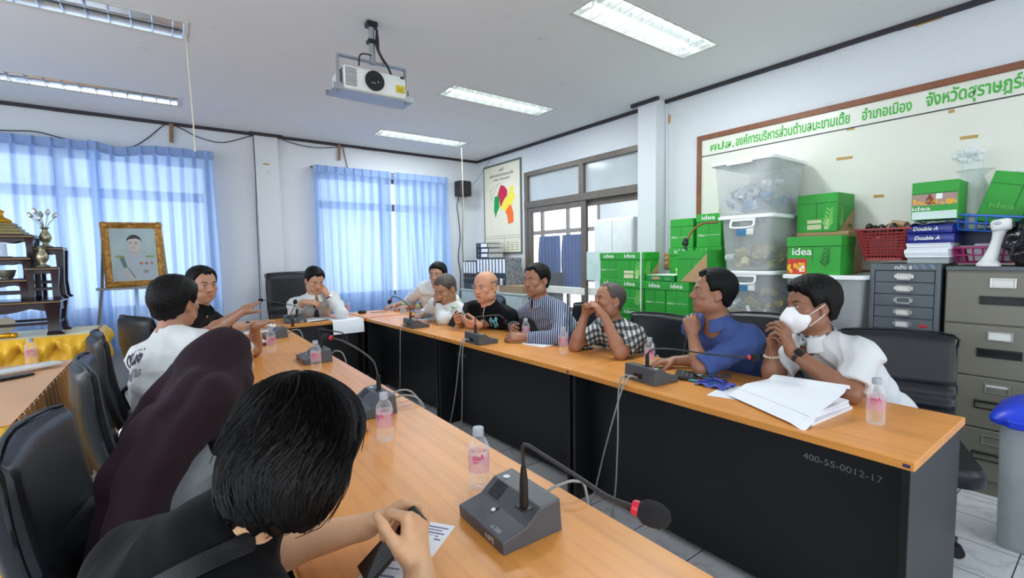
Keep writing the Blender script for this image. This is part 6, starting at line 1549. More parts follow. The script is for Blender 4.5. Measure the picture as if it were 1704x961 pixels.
def oval(cx_, cz_, a, b_, n=26, a0=0, a1=2 * PI): return [(cx_ + a * math.cos(a0 + (a1 - a0) * k / n), cz_ + b_ * math.sin(a0 + (a1 - a0) * k / n)) for k in range(n + (0 if a1 - a0 > 6.2 else 1))]
flat('tunic', [(-0.15, 0.055), (0.16, 0.055), (0.165, 0.24), (0.14, 0.30), (0.05, 0.345), (-0.03, 0.345), (-0.11, 0.315), (-0.15, 0.24)], (172, 186, 198))
flat('neck', [(-0.03, 0.33), (0.045, 0.33), (0.042, 0.40), (-0.025, 0.40)], (182, 176, 172), -0.0108)
flat('face', oval(0.008, 0.435, 0.055, 0.075), (196, 188, 184), -0.0112)
flat('hair', oval(0.008, 0.455, 0.062, 0.075, 20, 0.05, PI - 0.05) + [(-0.048, 0.47), (-0.03, 0.485), (0.02, 0.492), (0.055, 0.48)], (40, 40, 44), -0.0116)
for sx in (-1, 1):
    flat('brow', [(0.0 + sx * 0.012, 0.449), (0.0 + sx * 0.034, 0.451), (0.0 + sx * 0.034, 0.456), (0.0 + sx * 0.012, 0.455)][::(1 if sx > 0 else -1)], (56, 54, 56), -0.0116)
    flat('eye', oval(sx * 0.023, 0.438, 0.010, 0.004, 12), (70, 66, 66), -0.0116)
flat('mouth', oval(0.0, 0.395, 0.017, 0.004, 12), (150, 110, 110), -0.0116); flat('nose', [(-0.004, 0.41), (0.008, 0.41), (0.003, 0.44)], (170, 160, 156), -0.0116)
flat('sash', [(-0.12, 0.30), (-0.085, 0.315), (-0.06, 0.20), (-0.09, 0.19)], (84, 124, 104), -0.0112)
flat('epaulette', oval(-0.115, 0.31, 0.04, 0.012, 14), (150, 150, 90), -0.0116); flat('epaulette', oval(0.125, 0.305, 0.04, 0.012, 14), (120, 160, 90), -0.0116)
rr = random.Random(8)
for k in range(5):
    flat('medal', oval(0.05 + 0.022 * k, 0.235 + 0.004 * (k % 2), 0.010, 0.016, 10), ((170, 90, 90), (200, 170, 90), (90, 110, 160), (190, 180, 150), (150, 120, 90))[k], -0.0112)
flat('medal', oval(0.085, 0.15, 0.022, 0.022, 12), (140, 150, 150), -0.0112); flat('cord', [(-0.06, 0.19), (-0.05, 0.19), (0.0, 0.09), (-0.012, 0.09)], (120, 126, 110), -0.0112); flat('cord', [(-0.09, 0.16), (-0.08, 0.16), (-0.03, 0.075), (-0.042, 0.075)], (200, 190, 130), -0.0112)
m_ = MB()
for a in ((-W2 + 0.05, W2 - 0.05, 0.05, 0.062), (-W2 + 0.05, W2 - 0.05, Hh - 0.062, Hh - 0.05), (-W2 + 0.05, -W2 + 0.06, 0.05, Hh - 0.05), (W2 - 0.06, W2 - 0.05, 0.05, Hh - 0.05)): m_.box(a[0], a[1], -0.014, -0.004, a[2], a[3], 0.001)
m_.build('inner_slip', mat('cream_slip', (220, 206, 170), 0.5), t, 0)
# ------------------------------------------------------------------ smooth implicit bodies
V3 = lambda *a: np.array(a, dtype=np.float32)
def npv(p): return np.array((p[0], p[1], p[2]), dtype=np.float32)
class Field:
    """distance field on a grid; shapes melt into one another, then one continuous skin is drawn round them"""
    def __init__(s, lo, hi, vox):
        s.lo = np.array(lo, dtype=np.float32); s.vox = vox
        s.n = np.maximum(4, np.ceil((np.array(hi) - s.lo) / vox).astype(int) + 1)
        s.g = np.full(tuple(s.n), 0.2, dtype=np.float32)
    def sub(s, lo, hi, pad):
        a = np.clip(np.floor((np.array(lo) - pad - s.lo) / s.vox).astype(int), 0, s.n - 1)
        b = np.clip(np.ceil((np.array(hi) + pad - s.lo) / s.vox).astype(int) + 1, 1, s.n)
        if (b <= a).any(): return None
        ax = [s.lo[i] + s.vox * np.arange(a[i], b[i], dtype=np.float32) for i in range(3)]
        return tuple(slice(a[i], b[i]) for i in range(3)), np.meshgrid(*ax, indexing='ij')
    def put(s, sl, d, k, mode):
        o = s.g[sl]
        if mode == 'add':
            if k > 0:
                h = np.maximum(k - np.abs(o - d), 0) / k; s.g[sl] = np.minimum(o, d) - h * h * k * 0.25
            else: s.g[sl] = np.minimum(o, d)
        elif mode == 'cut':
            d = -d
            if k > 0:
                h = np.maximum(k - np.abs(o - d), 0) / k; s.g[sl] = np.maximum(o, d) + h * h * k * 0.25
            else: s.g[sl] = np.maximum(o, d)
    def cap(s, a, b, ra, rb=None, k=0.02, mode='add'):
        a, b = npv(a), npv(b); rb = ra if rb is None else rb; R = max(ra, rb)
        q = s.sub(np.minimum(a, b) - R, np.maximum(a, b) + R, k + 3 * s.vox)
        if q is None: return
        sl, (X, Y, Z) = q; ab = b - a; L = float(ab @ ab) + 1e-12
        t = np.clip(((X - a[0]) * ab[0] + (Y - a[1]) * ab[1] + (Z - a[2]) * ab[2]) / L, 0, 1)
        d = np.sqrt((X - a[0] - t * ab[0]) ** 2 + (Y - a[1] - t * ab[1]) ** 2 + (Z - a[2] - t * ab[2]) ** 2) - (ra + t * (rb - ra))
        s.put(sl, d, k, mode)
    def ell(s, c, r, R=None, k=0.02, mode='add'):
        """ellipsoid; R holds its axes as columns"""
        c = npv(c); r = np.array(r, dtype=np.float32); R = np.eye(3) if R is None else np.array(R)
        m = float(max(r)); q = s.sub(c - m, c + m, k + 3 * s.vox)
        if q is None: return
        sl, (X, Y, Z) = q; dx, dy, dz = X - c[0], Y - c[1], Z - c[2]
        u = [(dx * R[0][i] + dy * R[1][i] + dz * R[2][i]) / r[i] for i in range(3)]
        k0 = np.sqrt(u[0] ** 2 + u[1] ** 2 + u[2] ** 2); k1 = np.sqrt((u[0] / r[0]) ** 2 + (u[1] / r[1]) ** 2 + (u[2] / r[2]) ** 2) + 1e-9
        s.put(sl, k0 * (k0 - 1) / k1, k, mode)
    def fn(s, lo, hi, f, k=0.0, mode='add'):
        q = s.sub(lo, hi, 3 * s.vox)
        if q is None: return
        sl, P = q; s.put(sl, f(*P).astype(np.float32), k, mode)
    def ripple(s, amp, freq, seed, n=5, mask=None):
        r = np.random.RandomState(seed); ax = [s.lo[i] + s.vox * np.arange(s.n[i], dtype=np.float32) for i in range(3)]
        near = np.abs(s.g) < 0.03; idx = np.nonzero(near)
        X, Y, Z = ax[0][idx[0]], ax[1][idx[1]], ax[2][idx[2]]; w = np.zeros_like(X)
        wx = 0.03 * np.sin(X * 21 + 1.3) + 0.03 * np.sin(Z * 17 + 0.4)
        for i in range(n):
            d = r.normal(size=3); d /= np.linalg.norm(d); f = freq * (0.6 + 0.9 * i / n)
            q = np.sin(f * (X * d[0] + Y * d[1] + Z * d[2] + wx) + r.uniform(0, 6)); w += (1 - np.abs(q)) ** 2 * 1.9 - 0.5
        w *= amp / n ** 0.5
        if mask is not None: w *= mask(X, Y, Z)
        s.g[idx] -= w
    def folds(s, axis, freq, amp, seed, along=None, mask=None):
        """ridges that run across the given axis"""
        r = np.random.RandomState(seed); ax = [s.lo[i] + s.vox * np.arange(s.n[i], dtype=np.float32) for i in range(3)]
        idx = np.nonzero(np.abs(s.g) < 0.035); P = [ax[i][idx[i]] for i in range(3)]; a = npv(axis)
        q = sum(P[i] * a[i] for i in range(3)); l = sum(P[i] * npv(along)[i] for i in range(3)) if along is not None else P[2]
        w = np.sin(q * freq + 1.6 * np.sin(l * 5 + 1) + r.uniform(0, 6)) + 0.6 * np.sin(q * freq * 1.73 + 1.1 * np.sin(l * 7) + r.uniform(0, 6))
        w = np.sign(w) * np.abs(w) ** 1.3 * amp
        if mask is not None: w = w * mask(*P)
        s.g[idx] -= w
    def mesh(s):
        g = s.g; sg = g < 0; n = s.n
        cnt = np.zeros(tuple(n - 1), dtype=np.int8)
        for i in (0, 1):
            for j in (0, 1):
                for k in (0, 1): cnt += sg[i:n[0] - 1 + i, j:n[1] - 1 + j, k:n[2] - 1 + k]
        act = (cnt > 0) & (cnt < 8); I = np.array(np.nonzero(act)).T
        if len(I) == 0: return np.zeros((0, 3)), np.zeros((0, 4), int)
        ids = np.full(tuple(n - 1), -1, dtype=np.int32); ids[act] = np.arange(len(I))
        acc = np.zeros((len(I), 3), dtype=np.float32); num = np.zeros(len(I), dtype=np.float32)
        cs = [(i, j, k) for i in (0, 1) for j in (0, 1) for k in (0, 1)]
        val = {c: g[I[:, 0] + c[0], I[:, 1] + c[1], I[:, 2] + c[2]] for c in cs}
        for c in cs:
            for ax in range(3):
                if c[ax] == 0:
                    e = list(c); e[ax] = 1; e = tuple(e); a, b = val[c], val[e]; m = (a < 0) != (b < 0)
                    t = np.where(m, a / np.where(m, a - b, 1), 0); p = np.tile(np.array(c, dtype=np.float32), (len(I), 1)); p[:, ax] += t
                    acc[m] += p[m]; num[m] += 1
        V = s.lo + s.vox * (I + acc / num[:, None]); Q = []
        for ax in range(3):
            b, c = [(1, 2), (2, 0), (0, 1)][ax]
            sl0 = [slice(1, -1)] * 3; sl1 = [slice(1, -1)] * 3; sl0[ax] = slice(0, -1); sl1[ax] = slice(1, None)
            A, B = sg[tuple(sl0)], sg[tuple(sl1)]; e = np.array(np.nonzero(A != B)).T
            if len(e) == 0: continue
            off = np.array([1, 1, 1]); off[ax] = 0; p = e + off; inside = A[tuple(e.T)]
            def cid(db, dc):
                q = p.copy(); q[:, b] -= db; q[:, c] -= dc; return ids[q[:, 0], q[:, 1], q[:, 2]]
            q = np.stack([cid(1, 1), cid(0, 1), cid(0, 0), cid(1, 0)], 1)
            q[~inside] = q[~inside][:, ::-1]; Q.append(q)
        return V, np.concatenate(Q)
def relax(V, Q, it=1, w=0.5):
    for _ in range(it):
        acc = np.zeros_like(V); n = np.zeros(len(V))
        for i in range(4):
            j = (i + 1) % 4
            np.add.at(acc, Q[:, i], V[Q[:, j]]); np.add.at(acc, Q[:, j], V[Q[:, i]]); np.add.at(n, Q[:, i], 1); np.add.at(n, Q[:, j], 1)
        V = V * (1 - w) + w * acc / np.maximum(n, 1)[:, None]
    return V
def skin_mesh(name, field, mats, parent, base, col=None, it=1, matfn=None):
    V, Q = field.mesh(); V = relax(V, Q, it, 0.45)
    me = bpy.data.meshes.new(name); L = V - npv(base)
    me.vertices.add(len(L)); me.vertices.foreach_set('co', L.astype(np.float32).ravel())
    me.loops.add(len(Q) * 4); me.loops.foreach_set('vertex_index', Q.astype(np.int32).ravel())
    me.polygons.add(len(Q)); me.polygons.foreach_set('loop_start', np.arange(0, len(Q) * 4, 4, dtype=np.int32))
    me.update(calc_edges=True); me.validate()
    for m in (mats if isinstance(mats, (list, tuple)) else [mats]): me.materials.append(m)
    me.polygons.foreach_set('use_smooth', np.ones(len(me.polygons), dtype=bool))
    if col is not None:
        c = col(V); a = me.color_attributes.new('tone', 'FLOAT_COLOR', 'POINT')
        a.data.foreach_set('color', np.concatenate([c, np.ones((len(c), 1))], 1).astype(np.float32).ravel())
    if matfn is not None:
        me.polygons.foreach_set('material_index', matfn(V[Q].mean(1)).astype(np.int32))
    o = bpy.data.objects.new(name, me); COL.objects.link(o); o.parent = parent
    return o
def skin_mat(name):
    if name in _MC: return _MC[name]
    g = N(name); a = g.n('Attribute', attribute_name='tone')
    nz = g.noise(g.coord(), 60, 4)
    g.l(g.mix(0.35, a.outputs[0], g.ramp(nz, [(0.3, (0.8,) * 3), (0.7, (1, 1, 1))]), 'MULTIPLY'), g.p.inputs['Base Color'])
    g.p.inputs['Roughness'].default_value = 0.46
    g.p.inputs['Subsurface Weight'].default_value = 0.08; g.p.inputs['Subsurface Radius'].default_value = (0.01, 0.004, 0.002)
    g.bump(g.noise(g.coord(), 260, 3), 0.06, 0.001)
    _MC[name] = g.m; return g.m
SKIN = skin_mat('skin')
HAIRM = N('black_hair'); _v = HAIRM.coord('Object', (140, 140, 40))
HAIRM.l(HAIRM.ramp(HAIRM.noise(_v, 1.5, 4), [(0.3, rgb((6, 6, 6))), (0.7, rgb((15, 14, 14)))]), HAIRM.p.inputs['Base Color'])
HAIRM.p.inputs['Roughness'].default_value = 0.5; HAIRM.p.inputs['Specular IOR Level'].default_value = 0.18; HAIRM.bump(HAIRM.noise(_v, 2.0, 4), 0.6, 0.004); HAIRM = HAIRM.m
GREYH = N('greying_stubble'); _v = GREYH.coord()
GREYH.l(GREYH.ramp(GREYH.noise(_v, 220, 3), [(0.35, rgb((44, 38, 36))), (0.7, rgb((104, 92, 86)))]), GREYH.p.inputs['Base Color']); GREYH.p.inputs['Roughness'].default_value = 0.6; GREYH = GREYH.m
def cloth_mat(name, c, var=0.05, rough=0.85):
    if name in _MC: return _MC[name]
    g = N(name); v = g.coord(); col = rgb(c)[:3]
    g.l(g.ramp(g.noise(v, 4, 3), [(0.3, tuple(x * (1 - var) for x in col)), (0.7, tuple(min(1, x * (1 + var)) for x in col))]), g.p.inputs['Base Color'])
    g.p.inputs['Roughness'].default_value = rough; g.p.inputs['Sheen Weight'].default_value = 0.03; g.p.inputs['Specular IOR Level'].default_value = 0.12
    g.bump(g.noise(v, 420, 2), 0.12, 0.001); _MC[name] = g.m; return g.m
def basis(f, up=(0, 0, 1), roll=0.0):
    """columns: right, forward, up of somebody facing f"""
    f = Vector(f).normalized(); u = Vector(up); u = (u - u.dot(f) * f).normalized(); r = f.cross(u)
    if roll: q = Matrix.Rotation(roll, 3, f); r, u = q @ r, q @ u
    return Matrix((r, f, u)).transposed()
def rot_about(v, axis, a): return Matrix.Rotation(a, 3, axis) @ v
def hand(F, wrist, d, n, side, curl=(0.5, 0.6, 0.4), s=1.0, thumb=0.5, spread=0.06, curls=None, k=0.006):
    """wrist point, finger direction d, direction n the palm faces; side +1 right hand, -1 left"""
    d = Vector(d).normalized(); n = Vector(n); n = (n - n.dot(d) * d).normalized(); ts = d.cross(n) * side; W = Vector(wrist)
    offs = (0.030, 0.0105, -0.0095, -0.028); reach = (0.088, 0.091, 0.086, 0.078)
    segs = ((0.041, 0.025, 0.020), (0.045, 0.029, 0.021), (0.041, 0.027, 0.020), (0.032, 0.021, 0.018)); tips = []
    F.ell(W + d * 0.05 * s + n * 0.004 * s, (0.036 * s, 0.048 * s, 0.014 * s), [[ts[i], d[i], n[i]] for i in range(3)], 0.012)
    F.cap(W - d * 0.01 * s, W + d * 0.03 * s, 0.022 * s, 0.020 * s, 0.015)
    for i in range(4):
        K = W + d * reach[i] * s + ts * offs[i] * s - n * 0.003 * s * (i in (0, 3))
        F.cap(W + d * 0.02 * s + ts * offs[i] * 0.5 * s, K, 0.012 * s, 0.0105 * s, 0.012)
        c = curls[i] if curls else curl; v = rot_about(d, n, 0.0) + ts * spread * (1.2 - i * 0.8); v.normalize(); P = K; axis = ts * 1.0
        ax = d.cross(n)
        for j in range(3):
            v = rot_about(v, ax, c[j]); E = P + v * segs[i][j] * s
            F.cap(P, E, (0.0092 - 0.0008 * j - 0.0008 * (i == 3)) * s, (0.0085 - 0.0008 * j - 0.0008 * (i == 3)) * s, k * 0.6); P = E
        tips.append(P)
    T0 = W + d * 0.022 * s + ts * 0.024 * s + n * 0.006 * s; tv = (d * 0.72 + ts * (0.75 - 0.5 * thumb) + n * (0.15 + 0.5 * thumb)).normalized()
    F.cap(W + d * 0.01 * s + ts * 0.012 * s, T0 + tv * 0.02 * s, 0.015 * s, 0.015 * s, 0.012)
    T1 = T0 + tv * 0.042 * s; F.cap(T0, T1, 0.0135 * s, 0.0108 * s, 0.010)
    tv2 = (tv + d * 0.35 - ts * 0.55 * thumb + n * 0.1).normalized(); T2 = T1 + tv2 * 0.031 * s; F.cap(T1, T2, 0.0108 * s, 0.0098 * s, k)
    tv3 = (tv2 - ts * 0.3 * thumb + n * 0.15 * thumb).normalized(); T3 = T2 + tv3 * 0.024 * s; F.cap(T2, T3, 0.0098 * s, 0.0078 * s, k)
    return tips + [T3]
class Head:
    """head frame: x to the person's right, y out of the face, z up; origin between the ears"""
    def __init__(s, c, f, up=(0, 0, 1), scale=1.0, roll=0.0):
        s.c, s.B, s.s = Vector(c), basis(f, up, roll), scale; s.R = [[s.B[i][j] for j in range(3)] for i in range(3)]
    def w(s, x, y, z): return s.c + s.B @ (Vector((x, y, z)) * s.s)
    def local(s, V): return (V - npv(s.c)) @ np.array(s.R) / s.s
    def ell(s, F, c, r, k=0.015, mode='add', tilt=0.0):
        R = s.R if not tilt else [list(row) for row in (s.B @ Matrix.Rotation(tilt, 3, 'X'))]
        F.ell(s.w(*c), [q * s.s for q in r], R, k * s.s, mode)
    def cap(s, F, a, b, ra, rb=None, k=0.01, mode='add'): F.cap(s.w(*a), s.w(*b), ra * s.s, (ra if rb is None else rb) * s.s, k * s.s, mode)
def build_head(F, h, wide=1.0, jaw=1.0, mouth=0.0, brow=1.0, nose=1.0):
    E, Cc = h.ell, h.cap
    E(F, (0, -0.018, 0.032), (0.073 * wide, 0.094, 0.086)); E(F, (0, 0.022, -0.02), (0.063 * wide, 0.068, 0.085), 0.03)
    E(F, (0, 0.012, 0.045), (0.066 * wide, 0.072, 0.06), 0.03)
    E(F, (0, 0.032, -0.078), (0.046 * wide * jaw, 0.047, 0.036), 0.03); E(F, (0, 0.072, -0.098), (0.022 * jaw, 0.016, 0.016), 0.02)
    for s in (-1, 1):
        E(F, (s * 0.050 * wide * jaw, 0.008, -0.066), (0.02, 0.036, 0.028), 0.03)
        E(F, (s * 0.040 * wide, 0.064, -0.020), (0.024, 0.02, 0.018), 0.02)
        E(F, (s * 0.027, 0.070, -0.058), (0.02, 0.018, 0.022), 0.02)
        E(F, (s * 0.031, 0.100, 0.006), (0.018, 0.018, 0.011), 0.012, 'cut')
        E(F, (s * 0.031, 0.0765, 0.005), (0.0145, 0.0115, 0.0115), 0.003)
        Cc(F, (s * 0.013, 0.088, 0.024), (s * 0.046, 0.078, 0.026), 0.0075 * brow, 0.006 * brow, 0.012)
        E(F, (s * 0.031, 0.0815, 0.0135), (0.016, 0.0085, 0.004), 0.006); E(F, (s * 0.031, 0.0815, -0.006), (0.015, 0.007, 0.003), 0.006)
        E(F, (s * 0.077 * wide, -0.012, -0.004), (0.008, 0.020, 0.032), 0.006, tilt=-0.2); E(F, (s * 0.083 * wide, -0.006, 0.002), (0.006, 0.010, 0.018), 0.006, 'cut', -0.2)
        E(F, (s * 0.0775 * wide, -0.004, -0.031), (0.007, 0.010, 0.012), 0.006)
        E(F, (s * 0.0125 * nose, 0.096, -0.031), (0.0085, 0.011, 0.0085), 0.006)
    Cc(F, (0, 0.086, 0.018), (0, 0.106, -0.024), 0.0075, 0.0105 * nose, 0.012); E(F, (0, 0.109, -0.029), (0.0115 * nose, 0.010, 0.009), 0.008)
    o = mouth
    Cc(F, (-0.017, 0.084, -0.058 + 0.2 * o), (0.017, 0.084, -0.058 + 0.2 * o), 0.006, k=0.010); Cc(F, (-0.013, 0.0845, -0.070 - o), (0.013, 0.0845, -0.070 - o), 0.007, k=0.010)
    if o > 0: E(F, (0, 0.092, -0.065 - o * 0.4), (0.016, 0.02, 0.004 + o * 0.5), 0.003, 'cut')
    else: Cc(F, (-0.02, 0.0925, -0.0645), (0.02, 0.0925, -0.0645), 0.0022, k=0.003, mode='cut')
def head_tone(h, c, lips=(0.62, 0.34, 0.30), shut=False):
    base = np.array(rgb(c)[:3]) * 1.15; lip = base * np.array((0.78, 0.62, 0.62)); dark = np.array(rgb((26, 20, 18))[:3]); white = np.array(rgb((206, 198, 190))[:3])
    def f(V):
        L = h.local(V); x, y, z = np.abs(L[:, 0]), L[:, 1], L[:, 2]; out = np.tile(base, (len(V), 1))
        def blend(m, col, a=1.0):
            m = np.clip(m, 0, 1)[:, None] * a; out[:] = out * (1 - m) + col * m
        face = (y > 0.055) & (z < 0.06) & (z > -0.12) & (x < 0.06)
        blend(face * np.exp(-((x / 0.03) ** 2 + ((z + 0.028) / 0.02) ** 2)), base * np.array((1.06, 0.9, 0.86)), 0.5)
        blend(face * (1.6 - ((x / 0.021) ** 2 + ((z + 0.064) / 0.013) ** 2) * 1.6), lip, 0.9)
        blend(face * (2.5 - ((x - 0.031) / 0.021) ** 2 * 2.5 - ((z - 0.027 - 0.1 * (x - 0.03)) / 0.0055) ** 2 * 2.5), dark, 0.85)
        if not shut:
            e = ((x - 0.031) / 0.0125) ** 2 + ((z - 0.0045) / 0.0055) ** 2
            blend(face * (e < 1.0), white); blend(face * (((x - 0.031) / 0.006) ** 2 + ((z - 0.005) / 0.0062) ** 2 < 1.0) * (e < 1.15), dark)
            blend(face * np.exp(-((e - 1.25) / 0.35) ** 2) * (z > 0.004), dark, 0.7)
        else: blend(face * np.exp(-(((x - 0.031) / 0.012) ** 2) ** 2 - ((z - 0.001 - 0.0) / 0.0018) ** 2), dark, 0.8)
        blend(face * np.exp(-((x - 0.0085) / 0.0035) ** 2 - ((z + 0.0385) / 0.003) ** 2), dark, 0.7)
        return out
    return f
def hair_cap(h, parent, base, m, vox=0.005, wide=1.0, style='short', thick=0.012, recede=0.0, seed=1, name='hair', it=1):
    """hair as a shell that follows the skull down to a hairline"""
    r = 0.17 * h.s; F = Field(npv(h.c) - r, npv(h.c) + r, vox)
    t = thick
    h.ell(F, (0, -0.018, 0.032), (0.073 * wide, 0.094, 0.086)); h.ell(F, (0, 0.012, 0.045), (0.067 * wide, 0.073, 0.061), 0.03)
    for sd in (-1, 1): h.ell(F, (sd * 0.045 * wide, 0.0, -0.03), (0.025, 0.035, 0.04), 0.03)
    h.ell(F, (0, -0.045, -0.05), (0.048 * wide, 0.035, 0.045), 0.03)
    R = np.array(h.R); ax = [F.lo[i] + F.vox * np.arange(F.n[i]) for i in range(3)]
    X, Y, Z = np.meshgrid(*ax, indexing='ij')
    P = np.stack([X - h.c[0], Y - h.c[1], Z - h.c[2]], -1) @ R / h.s; x, y, z = np.abs(P[..., 0]), P[..., 1], P[..., 2]
    wob = 0.004 * np.sin(P[..., 0] * 210 + 2) + 0.003 * np.sin(P[..., 0] * 390)
    line = np.interp(y, [-0.12, -0.075, -0.04, -0.012, 0.012, 0.03, 0.045, 0.062, 0.085, 0.12], [-0.080, -0.072, -0.050, 0.020, 0.012, -0.004, 0.030, 0.058, 0.072, 0.082]) + wob
    line = line + recede * np.clip(y / 0.06, 0, 1) * (0.6 + 0.8 * (x > 0.022) * (x < 0.05))
    grow = np.clip((z - line) / 0.022, -1, 1)
    if style == 'bald':
        grow = np.minimum(grow, np.clip((0.050 - 0.5 * np.clip(-y - 0.06, 0, 1) - z) / 0.012, -1, 1)); grow = np.minimum(grow, np.clip((0.032 - y) / 0.01, -1, 1))
    top = 1 + 0.35 * np.clip((z - 0.05) / 0.06, 0, 1)
    F.g = (F.g - h.s * (np.where(grow > 0, t * grow ** 0.6 * top, 0.012 * grow))).astype(np.float32)
    F.ripple(0.0022, 260, seed, 4)
    return skin_mesh(name, F, m, parent, base, it=it)
# ------------------------------------------------------------------ people
TROUS = cloth_mat('dark_trousers', (38, 40, 48)); SHOE = mat('black_shoe', (22, 22, 24), 0.35)
def lerp(a, b, t): return Vector(a) * (1 - t) + Vector(b) * t
def person(label, head, look, torso, hip, s=1.0, hs=None, up=(0, 0, 1), roll=0.0, neck=None, tone=(150, 108, 84), arms=(), shirt=None, shirt_name='shirt', collar=True,
           vox=0.0055, bulk=1.0, belly=1.0, bow=0.03, wide=1.0, jaw=1.0, mouth=0.0, nose=1.0, shut=False, hair=None, lap=True, wrinkle=0.006, sh_w=0.172, shrug=(0, 0), legs=True, neck_open=0.0, high=0.0):
    """arms: (side, elbow, wrist, hand, sleeve) with side +1 right, -1 left; sleeve = share of the arm covered (0..2)"""
    head, hip = Vector(head), Vector(hip); T = Vector(torso).normalized(); hs = hs or s
    t = thing('person', label, 'person', (hip.x, hip.y, 0.0)); base = t.location.copy()
    H = Head(head, look, up, hs, roll)
    if neck is None: neck = head - Vector((0, 0, 0.168 * hs)) - T * 0.035 * s
    neck = Vector(neck); lat = T.cross(Vector((0, 0, 1))).normalized()
    mid = lerp(hip, neck, 0.5) - T * bow
    sp = lambda u: hip * (1 - u) ** 2 + mid * 2 * u * (1 - u) + neck * u * u
    def fr(u):
        z = (sp(min(1, u + 0.05)) - sp(max(0, u - 0.05))).normalized(); x = (lat - lat.dot(z) * z).normalized(); y = z.cross(x)
        return [[x[i], y[i], z[i]] for i in range(3)], x, y, z
    Rn, xn, yn, zn = fr(0.92)
    sho = {}
    for sd in (1, -1): sho[sd] = sp(0.90) + xn * sd * sh_w * s - zn * 0.012 * s + Vector((0, 0, shrug[0 if sd > 0 else 1])) + yn * 0.01
    pts = [head + Vector((0, 0, 0.15 * hs)), hip, *sho.values()] + [Vector(p) for a in arms for p in (a[1], a[2])]
    for a in arms: pts.append(Vector(a[2]) + Vector(a[3][0]).normalized() * 0.19 * s)
    lo = [min(p[i] for p in pts) - 0.19 for i in range(3)]; hi = [max(p[i] for p in pts) + 0.16 for i in range(3)]
    def torso_into(F, g, e):
        for u, r in ((0.02, (0.165, 0.125, 0.13)), (0.34, (0.150 * bulk, 0.118 * belly, 0.15)), (0.66, (0.168 * bulk, 0.118, 0.18))):
            F.ell(sp(u), [q * s * g + e for q in r], fr(u)[0], 0.05)
        F.cap(sho[1] - xn * 0.02 * s, sho[-1] + xn * 0.02 * s, 0.060 * s * g + e, k=0.06)
        for sd in (1, -1): F.cap(neck + (head - neck) * 0.12, sho[sd], 0.046 * s * g + e, 0.05 * s * g + e, 0.04)
    F = Field(lo, hi, vox); build_head(F, H, wide, jaw, mouth, 1.0, nose)
    F.cap(H.w(0, -0.022, -0.055), neck - (head - neck) * 0.10, 0.052 * hs, 0.062 * s, 0.03)
    torso_into(F, 0.90, 0.0)
    for (sd, el, wr, hd, slv) in arms:
        el, wr = Vector(el), Vector(wr)
        F.cap(sho[sd], el, 0.050 * s, 0.039 * s, 0.03); m_ = lerp(el, wr, 0.28)
        F.cap(el, m_, 0.040 * s, 0.042 * s, 0.02); F.cap(m_, wr, 0.042 * s, 0.0255 * s, 0.02)
        kw = dict(hd[2]) if len(hd) > 2 else {}
        hand(F, wr, hd[0], hd[1], sd, s=s * 0.98, **kw)
    skin_mesh('body', F, SKIN, t, base, head_tone(H, tone, shut=shut))
    nk0 = (head - neck).normalized(); G = Field(lo, hi, vox * 1.15); torso_into(G, 1.0, 0.010)
    for (sd, el, wr, hd, slv) in arms:
        el, wr = Vector(el), Vector(wr); Sf = Field(lo, hi, vox * 1.15)
        end = lerp(sho[sd], el, min(1, slv)) if slv <= 1 else lerp(el, wr, slv - 1)
        dr = (el - sho[sd]).normalized() if slv <= 1 else (wr - el).normalized()
        if slv <= 1: Sf.cap(sho[sd], end + dr * 0.03, 0.066 * s, (0.066 - 0.006 * slv) * s, 0.0)
        else:
            Sf.cap(sho[sd], el, 0.066 * s, 0.055 * s, 0.02); Sf.cap(el, end + dr * 0.03, 0.054 * s, (0.054 - 0.016 * (slv - 1)) * s, 0.02)
        n_, e_ = npv(dr), npv(end)
        Sf.fn(e_ - 0.1, e_ + 0.1, lambda X, Y, Z: -((X - e_[0]) * n_[0] + (Y - e_[1]) * n_[1] + (Z - e_[2]) * n_[2]), 0.0, 'cut')
        rr_ = 0.044 * s if slv <= 1 else (0.046 - 0.014 * (slv - 1)) * s
        Sf.cap(end - dr * 0.045, end + dr * 0.04, rr_, k=0.004, mode='cut')
        h_ = np.maximum(0.035 - np.abs(G.g - Sf.g), 0) / 0.035; G.g = np.minimum(G.g, Sf.g) - h_ * h_ * 0.035 * 0.25
    if not collar: G.cap(neck - nk0 * 0.03, neck + nk0 * (0.03 + high) * s, (0.076 + 0.1 * high) * s, (0.064 + 0.12 * high) * s, 0.03)
    if wrinkle: G.ripple(wrinkle, 22, int(abs(head.x * 1000 + head.y * 77)) % 1000, 5)
    if wrinkle: G.folds(zn * 0.9 + xn * 0.5, 38, 0.0028, int(abs(head.y * 100)) + 3, along=xn)
    for (sd, el, wr, hd, slv) in arms:
        el, wr = Vector(el), Vector(wr); G.cap(sho[sd], lerp(sho[sd], el, min(1, slv) - (0.16 if slv <= 1 else 0)), 0.056 * s, 0.046 * s, 0.01)
        if slv > 1: G.cap(el, lerp(el, wr, 0.3), 0.047 * s, 0.048 * s, 0.01); G.cap(lerp(el, wr, 0.3), lerp(el, wr, slv - 1.15), 0.048 * s, 0.034 * s, 0.01)
    nk = (head - neck).normalized()
    G.cap(neck + nk * ((0.002 if collar else 0.060 + high * 1.1) - neck_open * 0.4) + yn * (0.006 + neck_open), neck + nk * 0.2, (0.066 if collar else 0.059) * s, (0.075 if collar else 0.066) * s, 0.006, 'cut')
    skin_mesh(shirt_name, G, shirt, t, base, it=1)
